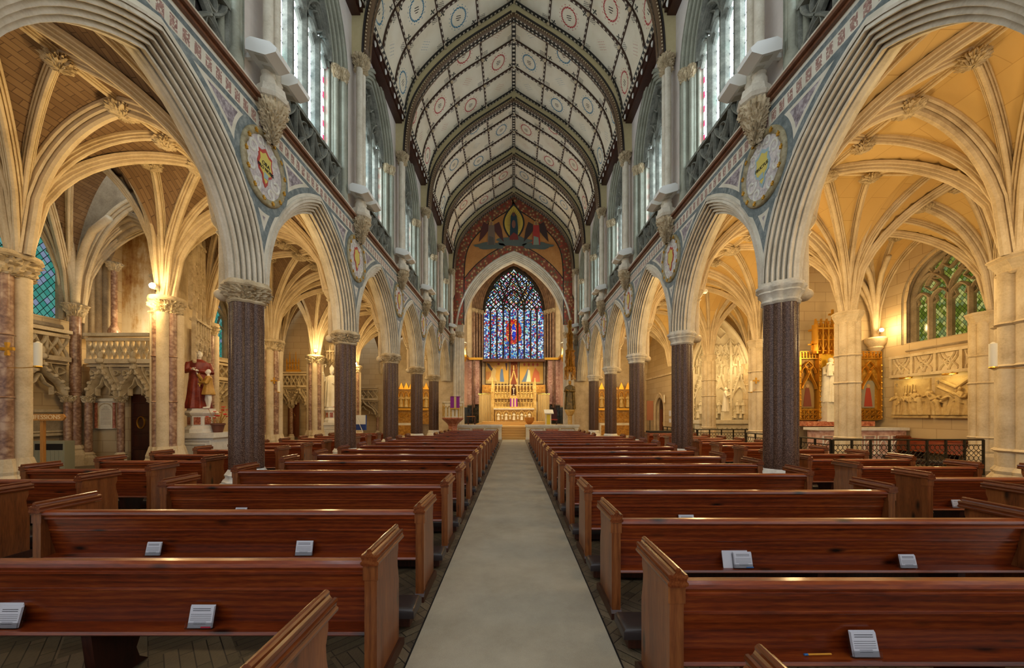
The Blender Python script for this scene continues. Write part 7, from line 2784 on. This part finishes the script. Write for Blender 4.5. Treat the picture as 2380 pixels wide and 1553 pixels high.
# ------------------------------------------------------------ sanctuary floor, steps, rails
MB().box(-4.1, 4.1, 24.8, 34, 0.0, 0.75).build('sanctuary_platform', M['carpet_gold'], floor)
MB().box(-3.0, 3.0, 29.3, 33, 0.75, 0.87).build('upper_step', M['carpet_gold'], floor)
MB().box(-2.6, 2.6, 29.7, 33, 0.87, 1.0).build('upper_step', M['carpet_gold'], floor)
st = MB()
for k in range(5):
    st.box(-0.76, 0.76, 23.3 + 0.3 * k, 24.81, 0.15 * k, 0.15 * (k + 1))
tag(st.build('altar_steps', M['carpet_gold']), 'five golden carpeted steps rising between the marble rails', 'steps')
for s in (-1, 1):
    x0, x1 = 0.78, (3.8 if s < 0 else 4.15)
    t = thing('altar_rail', 'low carved cream marble rail on the %s of the altar steps' % SIDE[s], 'rail', (s * (x0 + x1) / 2, 23.5, 0), 'marble altar rails')
    MB().box(s * x0, s * x1, 23.4, 23.75, 0.0, 0.82).build('rail_body', M['statue_cream'], t)
    MB().box(s * (x0 - 0.05), s * (x1 + 0.05), 23.33, 23.82, 0.82, 0.95).build('rail_top', M['white_stone'], t)
    MB().box(s * (x0 - 0.03), s * (x1 + 0.03), 23.36, 23.8, 0.0, 0.14).build('rail_foot', M['white_stone'], t)
    RFr = YF(23.4)
    n = 3
    for k in range(n):
        a, b = x0 + 0.3 + (x1 - x0 - 0.4) * k / n, x0 + 0.3 + (x1 - x0 - 0.4) * (k + 1) / n - 0.2
        MB().fbox(RFr, s * a, s * b, 0.3, 0.66, 0.0, 0.012).build('inlaid_panel', M['purple_marble'] if k % 2 == 0 else M['red_inlay'], t)
        MB().bar(RFr, [(s * (a - 0.04), 0.26), (s * (b + 0.04), 0.26), (s * (b + 0.04), 0.70), (s * (a - 0.04), 0.70)], 0.035, 0.0, 0.03, True).build('panel_frame', M['brass'], t)
        c = (b + 0.11)
        MB().bar(RFr, circle(s * c, 0.5, 0.07, 12), 0.02, 0.0, 0.02, True).build('carved_disc', M['carved'], t)

# ------------------------------------------------------------ high altar
HD = 30.9
HX = lambda px, d=HD: (px - 1194) * d / FPX
HZ = lambda py, d=HD: CH + (962 - py) * d / FPX
HAf = YF(HD - 0.4)
t = thing('high_altar', 'golden stone high altar with five arched niches of small figures on its front', 'altar', (0, HD, 1.0))
M['gilt_stone'] = stone('gilded stone', (170, 132, 66), (206, 172, 100), (228, 202, 140), 0.45, 6)
MB().box(HX(1151), HX(1239), HD - 0.4, HD + 0.5, 1.0, 2.0).build('altar_body', M['gilt_stone'], t)
MB().box(HX(1148), HX(1241), HD - 0.5, HD + 0.5, 2.0, 2.1).build('mensa', M['white_stone'], t)
m = MB()
for k in range(5):
    u = HX(1159) + (HX(1230) - HX(1159)) * k / 4
    m.bar(HAf, [(u - 0.22, 1.1), (u - 0.22, 1.6)] + pointed(u, 0.22, 1.6, 0.28, 6) + [(u + 0.22, 1.1)], 0.06, 0.0, 0.08)
    niche_fig(t, YF(HD - 0.4), u, 1.12, 0.62, 1.1, k)
    if k < 4:
        uu = u + (HX(1230) - HX(1159)) / 8
        m.bar(HAf, pointed(uu, 0.07, 1.6, 0.15, 4), 0.03, 0.0, 0.05)
        niche_fig(t, YF(HD - 0.4), uu, 1.2, 0.42, 0.8, k)
m.build('altar_niches', M['gilt_stone'], t)
MB().box(HX(1146), HX(1243), HD + 0.15, HD + 0.5, 2.1, 2.25).build('gradine', M['gilt_stone'], t)

RRd = 31.6
RRf = YF(RRd)
rxx = lambda px: (px - 1194) * RRd / FPX
rzz = lambda py: CH + (962 - py) * RRd / FPX
t = thing('high_reredos', 'golden pinnacled reredos with rows of niches behind the high altar', 'reredos', (0, RRd + 0.1, 1.0))
MB().fbox(RRf, rxx(1149), rxx(1239), 1.0, rzz(897), -0.25, -0.05).build('reredos_wall', M['gilt_stone'], t)
m = MB()
for k in range(13):
    u = rxx(1149) + (rxx(1239) - rxx(1149)) * k / 12
    if 5 <= k <= 7:
        continue
    m.fbox(RRf, u - 0.03, u + 0.03, 2.1, rzz(900), -0.05, 0.1)
    m.prism(RRf, [(u - 0.06, rzz(902)), (u + 0.06, rzz(902)), (u, rzz(886))], -0.05, 0.08)
for k in range(12):
    u = rxx(1149) + (rxx(1239) - rxx(1149)) * (k + 0.5) / 12
    if 5 <= k <= 6:
        continue
    for (z0, hh) in ((rzz(925), 0.62), (rzz(946), 0.5)):
        m.bar(RRf, [(u - 0.12, z0)] + pointed(u, 0.12, z0 + hh * 0.75, 0.16, 5) + [(u + 0.12, z0)], 0.035, -0.05, 0.08)
        niche_fig(t, YF(RRd + 0.06), u, z0, hh, 1.0, k, 'gilt_stone')
    m.bar(RRf, [(u - 0.13, rzz(905)), (u, rzz(896)), (u + 0.13, rzz(905))], 0.04, -0.05, 0.12)
m.fbox(RRf, rxx(1149), rxx(1239), rzz(927), rzz(925.5), -0.05, 0.16).fbox(RRf, rxx(1149), rxx(1239), rzz(949), rzz(947), -0.05, 0.3)
m.build('niche_tracery', M['gilt_stone'], t)
for (px, w, z1) in ((1145, 0.13, 877), (1243, 0.13, 877)):
    u = rxx(px)
    m = MB().fbox(RRf, u - w, u + w, 1.0, rzz(905), -0.2, 0.14)
    m.prism(RRf, [(u - w, rzz(905)), (u + w, rzz(905)), (u, rzz(z1))], -0.1, 0.1)
    m.bar(RRf, [(u - 0.08, rzz(930))] + pointed(u, 0.08, rzz(916), 0.2, 4) + [(u + 0.08, rzz(930))], 0.03, 0.12, 0.18)
    for q in range(8):
        m.ball(RRf(u + w * (1 - q / 8), rzz(905) + q * 0.13, 0.05), 0.05, 5, 4).ball(RRf(u - w * (1 - q / 8), rzz(905) + q * 0.13, 0.05), 0.05, 5, 4)
    m.build('corner_pinnacle', M['gilt_stone'], t)
m = MB()
for e in (-0.3, 0.3):
    m.fbox(RRf, e - 0.05, e + 0.05, rzz(928), rzz(890), -0.1, 0.2)
    m.prism(RRf, [(e - 0.07, rzz(890)), (e + 0.07, rzz(890)), (e, rzz(876))], -0.1, 0.15)
    m.bar(RRf, [(e, rzz(892)), (0, rzz(862))], 0.09, 0.0, 0.2)
    for q in range(7):
        m.ball(RRf(e * (1 - q / 7), rzz(892) + (rzz(862) - rzz(892)) * q / 7 + 0.05, 0.1), 0.05, 5, 4)
m.fbox(RRf, -0.3, 0.3, rzz(928), rzz(920), -0.1, 0.25)
m.fbox(RRf, -0.03, 0.03, rzz(865), rzz(850), 0.0, 0.1)
m.build('central_spire', M['gilt_stone'], t)
MB().prism(RRf, [(-0.18, rzz(919)), (0.18, rzz(919)), (0.18, rzz(902)), (0, rzz(891)), (-0.18, rzz(902))], -0.02, 0.0).build('brown_niche', N('brown niche').base((96, 50, 22), 0.5).m, t)
cx = thing('crucifix', 'small white crucifix in the brown pointed niche above the high altar', 'crucifix', (0, RRd - 0.1, rzz(919)))
c = MB().fbox(RRf, -0.02, 0.02, rzz(919), rzz(899), 0.05, 0.08).fbox(RRf, -0.12, 0.12, rzz(905), rzz(904), 0.05, 0.08)
c.build('cross', M['gold'], cx)
fgb = MB()
fgb.tube([RRf(0, rzz(915), 0.1), RRf(0, rzz(908), 0.12), RRf(0, rzz(904), 0.11)], [0.02, 0.03, 0.035], 8)
fgb.tube([RRf(-0.11, rzz(902.5), 0.1), RRf(0, rzz(904.5), 0.11), RRf(0.11, rzz(902.5), 0.1)], 0.015, 6)
fgb.ball(RRf(0, rzz(902), 0.12), 0.03, 8, 6)
fgb.ball(RRf(0, rzz(918), 0.1), (0.1, 0.05, 0.04), 8, 4)
fgb.build('carved_body', M['statue_white'], cx)
t = thing('tabernacle_veil', 'purple and cream striped veil over the tabernacle on the high altar', 'veil', (0, HD + 0.1, 2.25))
vz0, vz1 = rzz(948), rzz(927)
MB().box(-0.3, 0.3, HD + 0.2, HD + 0.45, 2.25, vz1).build('tabernacle', M['cloth_cream'], t)
for k in range(5):
    MB().box(-0.31 + 0.124 * k, -0.31 + 0.124 * (k + 1), HD + 0.17, HD + 0.2, vz0 + 0.02, vz1 + 0.01).build('veil_stripe', M['purple'] if k % 2 == 0 else M['cloth_cream'], t)

# mosaics above the reredos
def mosaic(u0, u1, v0, v1, label, left):
    F = YF(33.05)
    t = thing('mosaic_panel', label, 'mosaic', ((u0 + u1) / 2, 33.05, v0), 'mosaic panels')
    MB().fbox(F, u0, u1, v0, v1, 0, 0.03).build('gold_ground', N('gold mosaic').base((196, 152, 66), 0.45, 0.2).m, t)
    MB().bar(F, [(u0, v0), (u1, v0), (u1, v1), (u0, v1)], 0.08, 0.0, 0.07, True).build('frame', M['pew_dark'], t)
    sh = [((0.30, .15), (.34, .5), (.46, .62), (.5, .4), (.46, .12))] if left else []

    def P_(pts, col, nm, w=0.035):
        k = 'mz_%d_%d_%d' % col
        if k not in M:
            M[k] = N('mosaic colour').base(col, 0.5).m
        m = MB()
        m.q([F(u0 + (u1 - u0) * a, v0 + (v1 - v0) * b, w) for a, b in pts])
        m.build(nm, M[k], t)
    P_([(0, 0), (1, 0), (1, .18), (0, .18)], (176, 150, 84), 'mosaic_ground')
    if left:
        P_([(.05, .92), (.16, .9), (.32, .66), (.36, .5), (.26, .58), (.14, .72)], (72, 66, 74), 'angel_wing')
        P_([(.08, .12), (.5, .12), (.42, .34), (.46, .6), (.36, .74), (.28, .6), (.24, .36)], (206, 180, 120), 'kneeling_angel', 0.04)
        P_([(.40, .72), (.36, .8), (.42, .84), (.48, .78), (.46, .70)], (196, 150, 104), 'angel_head', 0.042)
        P_([(.62, .1), (.80, .1), (.76, .4), (.74, .66), (.66, .66), (.62, .4)], (88, 112, 150), 'blue_robe', 0.04)
        P_([(.69, .68), (.68, .76), (.74, .78), (.76, .7)], (204, 160, 116), 'figure_head', 0.042)
        P_([(.84, .92), (.94, .92), (.92, .6), (.88, .6)], (74, 52, 68), 'dark_hanging', 0.04)
        P_([(.5, .88), (.56, .94), (.62, .88), (.56, .82)], (150, 60, 40), 'red_medallion', 0.04)
        for k in range(3):
            P_([(.04 + .07 * k, .2), (.08 + .07 * k, .2), (.08 + .07 * k, .55), (.04 + .07 * k, .55)], (178, 104, 60), 'painted_column', 0.036)
    else:
        P_([(.1, .1), (.3, .1), (.42, .62), (.34, .66), (.24, .4)], (92, 114, 146), 'blue_robe', 0.04)
        P_([(.28, .1), (.48, .1), (.44, .6), (.36, .64), (.34, .4)], (222, 212, 180), 'white_robe', 0.041)
        P_([(.35, .66), (.34, .74), (.40, .76), (.42, .68)], (204, 160, 116), 'figure_head', 0.042)
        P_([(.5, .1), (.86, .1), (.82, .5), (.66, .72), (.58, .5)], (196, 104, 60), 'red_robed_figure', 0.04)
        P_([(.62, .72), (.62, .82), (.70, .84), (.72, .74)], (204, 160, 116), 'figure_head', 0.042)
        for k in range(4):
            P_([(.16 + .18 * k, .85), (.21 + .18 * k, .94), (.26 + .18 * k, .85), (.21 + .18 * k, .78)], (170, 70, 48), 'red_medallion', 0.04)


mz = lambda py: CH + (962 - py) * 33.05 / FPX
mx = lambda px: (px - 1194) * 33.05 / FPX
mosaic(mx(1128), mx(1183), mz(893), mz(840), 'left gold mosaic with a winged figure kneeling before a blue robed woman', True)
mosaic(mx(1207), mx(1263), mz(893), mz(840), 'right gold mosaic with a figure in blue and white under red medallions', False)
t = thing('mosaic_panel', 'narrow red patterned panel between the two gold mosaics', 'mosaic', (0, 33.05, mz(890)), 'mosaic panels')
MB().fbox(YF(33.05), mx(1187), mx(1203), mz(893), mz(840), 0, 0.03).build('red_ground', M['flowers'], t)
MB().bar(YF(33.05), [(mx(1190), mz(848)), (mx(1190), mz(858)), (mx(1200), mz(858)), (mx(1200), mz(848))], 0.05, 0.03, 0.05).build('gold_letters', M['gold'], t)
# curtains
for s, a, b in ((-1, 1113, 1141), (1, 1249, 1277)):
    cu_ = thing('curtain', 'pale gold hanging curtain on the %s of the high altar' % SIDE[s], 'curtain', (rxx((a + b) / 2), RRd, 0.8), 'sanctuary curtains')
    rows = []
    nn2 = 60
    for z in (0.8, 2.0, rzz(917)):
        rows.append([(rxx(a) + (rxx(b) - rxx(a)) * k / nn2, RRd + 0.06 * sin(k * 1.05) + 0.02 * sin(k * 2.7), z) for k in range(nn2 + 1)])
    MB().grid(rows).build('fabric', M['cloth_cream'], cu_, smooth=True)
    MB().tube([(rxx(a) - 0.05, RRd, rzz(916)), (rxx(b) + 0.05, RRd, rzz(916))], 0.03, 8).build('rod', M['brass'], cu_)
    MB().fbox(YF(32.3), s * 1.95, s * 2.8, 3.5, 4.2, 0, 0.05).build('carved_panel', M['gold_dark'], cu_)

# pulpit
px0, pd = -3.72, 22.3
t = thing('pulpit', 'carved stone pulpit on a marble corbelled stem left of the altar steps', 'pulpit', (px0, pd, 0))
MB().lathe([(0.4, 0), (0.4, 0.12), (0.28, 0.2), (0.26, 0.9), (0.34, 1.05), (0.60, 1.28), (0.66, 1.36), (0.62, 1.42)], (px0, pd, 0), 8).build('stem', M['red_inlay'], t)
MB().lathe([(0.6, 1.4), (0.6, 2.25), (0.66, 2.3), (0.66, 2.38), (0.6, 2.4)], (px0, pd, 0), 8).build('tub', M['statue_cream'], t)
m = MB()
for k in range(8):
    a0 = 2 * pi * k / 8 + pi / 8
    n2 = Vector((cos(a0), sin(a0), 0))
    F = frame(Vector((px0, pd, 0)) + n2 * 0.555, (-sin(a0), cos(a0), 0), (0, 0, 1), n2)
    for e in (-0.11, 0.11):
        m.bar(F, [(e - 0.09, 1.5), (e - 0.09, 1.95)] + pointed(e, 0.09, 1.95, 0.16, 4) + [(e + 0.09, 1.5)], 0.035, 0.0, 0.04)
    F2 = frame(Vector((px0, pd, 0)) + Vector((cos(a0 - pi / 8), sin(a0 - pi / 8), 0)) * 0.6, (-sin(a0), cos(a0), 0), (0, 0, 1), n2)
    m.tube([F2(0, 1.42, 0), F2(0, 2.3, 0)], 0.03, 6)
m.build('arcading', M['gilt_stone'], t)
t = thing('pulpit_fall', 'purple cloth with a gold centre stripe hanging over the pulpit desk', 'cloth', (px0 + 0.22, pd - 0.68, 1.95))
MB().box(px0 - 0.02, px0 + 0.52, pd - 0.72, pd - 0.69, 1.98, 2.66).build('purple_cloth', M['purple'], t)
MB().box(px0 + 0.20, px0 + 0.33, pd - 0.735, pd - 0.72, 1.98, 2.66).build('centre_stripe', M['cloth_cream'], t)
MB().box(px0 - 0.02, px0 + 0.52, pd - 0.735, pd - 0.69, 1.92, 1.99).build('fringe', M['gold'], t)
MB().box(px0 - 0.02, px0 + 0.52, pd - 0.72, pd - 0.3, 2.64, 2.68).build('desk_cover', M['purple'], t)

# canopied madonna
mx_, md = 3.98, 25.9
t = thing('statue_canopy', 'tall gilded spire canopy and column carrying the mother and child statue, right of the altar', 'canopy', (mx_, md, 0))
MB().lathe([(0.34, 0), (0.34, 0.3), (0.16, 0.4), (0.15, 1.5), (0.2, 1.55), (0.36, 1.85), (0.36, 1.95)], (mx_, md, 0), 12).build('column', M['gilt_stone'], t, smooth=40)
m = MB()
for k in range(6):
    a = 2 * pi * k / 6
    p = Vector((mx_ + 0.36 * cos(a), md + 0.36 * sin(a), 0))
    m.tube([p + Vector((0, 0, 4.15)), p + Vector((0, 0, 4.9))], 0.03, 6)
    m.ball(p + Vector((0, 0, 4.12)), 0.06, 6, 4)
    q_ = Vector((mx_ + 0.36 * cos(a + pi / 3), md + 0.36 * sin(a + pi / 3), 0))
    m.tube([p + Vector((0, 0, 4.2)), (p + q_) / 2 + Vector((0, 0, 4.75)), q_ + Vector((0, 0, 4.2))], 0.035, 6)
m.lathe([(0.34, 4.6), (0.36, 4.9), (0.3, 5.0), (0.28, 6.0), (0.32, 6.1), (0.2, 6.2), (0.18, 7.2), (0.22, 7.3), (0.1, 7.4), (0.08, 8.1), (0.12, 8.15), (0.02, 8.3)], (mx_, md, 0), 12, jitter=0.18)
m.build('canopy_spire', M['gold_dark'], t)
M['green_old'] = stone('gilt and green painted robe', (52, 58, 40), (104, 84, 44), (160, 130, 66), 0.5, 5)
statue('madonna_statue', 'dark gilded mother and child statue under the tall spire canopy', (mx_, md, 1.96), (-0.3, -0.95), 2.05, M['green_old'], M['statue_gold'], 'hold', 1.0, cape=M['green_old'], voxel=0.02)

# sanctuary furniture
t = thing('lectern', 'stone lectern with a bright yellow front panel right of the altar', 'lectern', (2.4, 25.4, 0.75))
MB().box(2.2, 2.6, 25.3, 25.7, 0.75, 1.7).build('body', M['statue_cream'], t)
MB().box(2.28, 2.52, 25.28, 25.3, 0.82, 1.6).build('yellow_panel', N('yellow panel').base((216, 196, 40), 0.4).m, t)
MB().prism(lambda a, b, c: Vector((c, a, b)), [(25.15, 1.7), (25.75, 1.95), (25.75, 1.9), (25.15, 1.64)], 2.12, 2.75).build('book_rest', M['white_stone'], t)
t = thing('ambo', 'round bowl shaped golden wooden table in front of the high altar', 'table', (1.2, 28.0, 0.75))
MB().lathe([(0.2, 0.0), (0.32, 0.06), (0.12, 0.1), (0.25, 0.2), (0.36, 0.4), (0.38, 0.62), (0.34, 0.64)], (1.2, 28.0, 0.75), 20).build('bowl', M['light_wood'], t, smooth=50)
for q, (x, y, lab) in enumerate(((3.05, 28.2, 'dark throne chair with a red back right of the altar'), (-3.25, 28.2, 'small brown table with a dark chair left of the altar'))):
    t = thing('sanctuary_chair' if q == 0 else 'credence_table', lab, 'chair' if q == 0 else 'table', (x, y, 0.75))
    if q == 0:
        MB().box(x - 0.3, x + 0.3, y + 0.22, y + 0.28, 1.2, 1.95).build('backrest', N('dark red leather').base((70, 16, 18), 0.4).m, t)
        MB().box(x - 0.3, x + 0.3, y - 0.25, y + 0.28, 1.16, 1.24).build('seat', M['red_tile'], t)
    else:
        MB().box(x - 0.35, x + 0.25, y - 0.25, y + 0.25, 1.42, 1.47).build('table_top', M['light_wood'], t)
    for ex in (-0.25, 0.25):
        for ey in (-0.2, 0.2):
            MB().box(x + ex - 0.03, x + ex + 0.03, y + ey - 0.03, y + ey + 0.03, 0.75, 1.45 if q else 1.2).build('leg', M['pew_dark'], t)
# figures holding lamps on the cornice corners
for s in (-1, 1):
    t = thing('lamp_angel', 'small gilded bracket figure with a lamp on the %s chancel cornice' % SIDE[s], 'bracket', (s * 3.95, 29.0, 6.0), 'bracket figures')
    x = s * 3.9
    MB().lathe([(0.03, 5.75), (0.1, 5.9), (0.18, 6.15), (0.2, 6.3)], (x, 29.0, 0), 12).build('bracket', M['gold'], t)
    fm = MB()
    TT = TF((x, 29.0, 6.3), (-s * 0.5, -1))
    add_robe(fm, TT, 0.8)
    add_arm(fm, fm, TT, 0.8, 1, (0.17, 0.06, 0.7), (0.1, 0.15, 0.85))
    add_arm(fm, fm, TT, 0.8, -1, (-0.17, 0.06, 0.7), (-0.1, 0.15, 0.85))
    add_head(fm, TT, 0.8)
    remesh(fm.build('figure', M['gilt_stone'], t, smooth=True), 0.02)
    MB().lathe([(0.1, 7.15), (0.22, 7.2), (0.25, 7.25), (0.1, 7.32)], (x, 29.0, 0), 14).build('lamp_shade', M['white_paint'], t)

# gilded altars closing the two aisles
for s in (-1, 1):
    x0, x1 = (5.6, 8.9) if s > 0 else (6.1, 8.6)
    A = YF(26.3)
    t = thing('aisle_end_altar', 'gilded carved altar with saints closing the %s aisle' % SIDE[s], 'altar', (s * (x0 + x1) / 2, 26.3, 0), 'gilded aisle end altars')
    MB().fbox(A, s * x0, s * x1, 0.9, 3.6, -0.15, 0).build('backing', M['gold_dark'], t)
    m = MB()
    n = 7
    lo_, hi_ = min(s * x0, s * x1), max(s * x0, s * x1)
    for k in range(n):
        u = lo_ + (hi_ - lo_) * (k + 0.5) / n
        m.bar(A, [(u - 0.16, 2.1), (u - 0.16, 3.0)] + pointed(u, 0.16, 3.0, 0.25, 5) + [(u + 0.16, 2.1)], 0.05, 0, 0.08)
        niche_fig(t, A, u, 2.1, 0.95, 1.0, k, 'gilt_stone')
        m.prism(A, [(u - 0.2, 3.4), (u + 0.2, 3.4), (u, 3.9)], -0.05, 0.08)
        m.bar(A, foil(u, 1.55, 0.15, 4, 16), 0.05, 0, 0.06, True)
    m.fbox(A, lo_, hi_, 1.9, 2.05, 0, 0.2)
    m.build('niche_tracery', M['gold'], t)
    MB().fbox(A, lo_ + 0.4, hi_ - 0.4, 0, 1.0, 0.2, 0.8).build('altar_table', M['statue_cream'], t)
    MB().fbox(A, lo_ + 0.5, hi_ - 0.5, 0.15, 0.85, 0.8, 0.82).build('altar_front', M['gold_dark'], t)
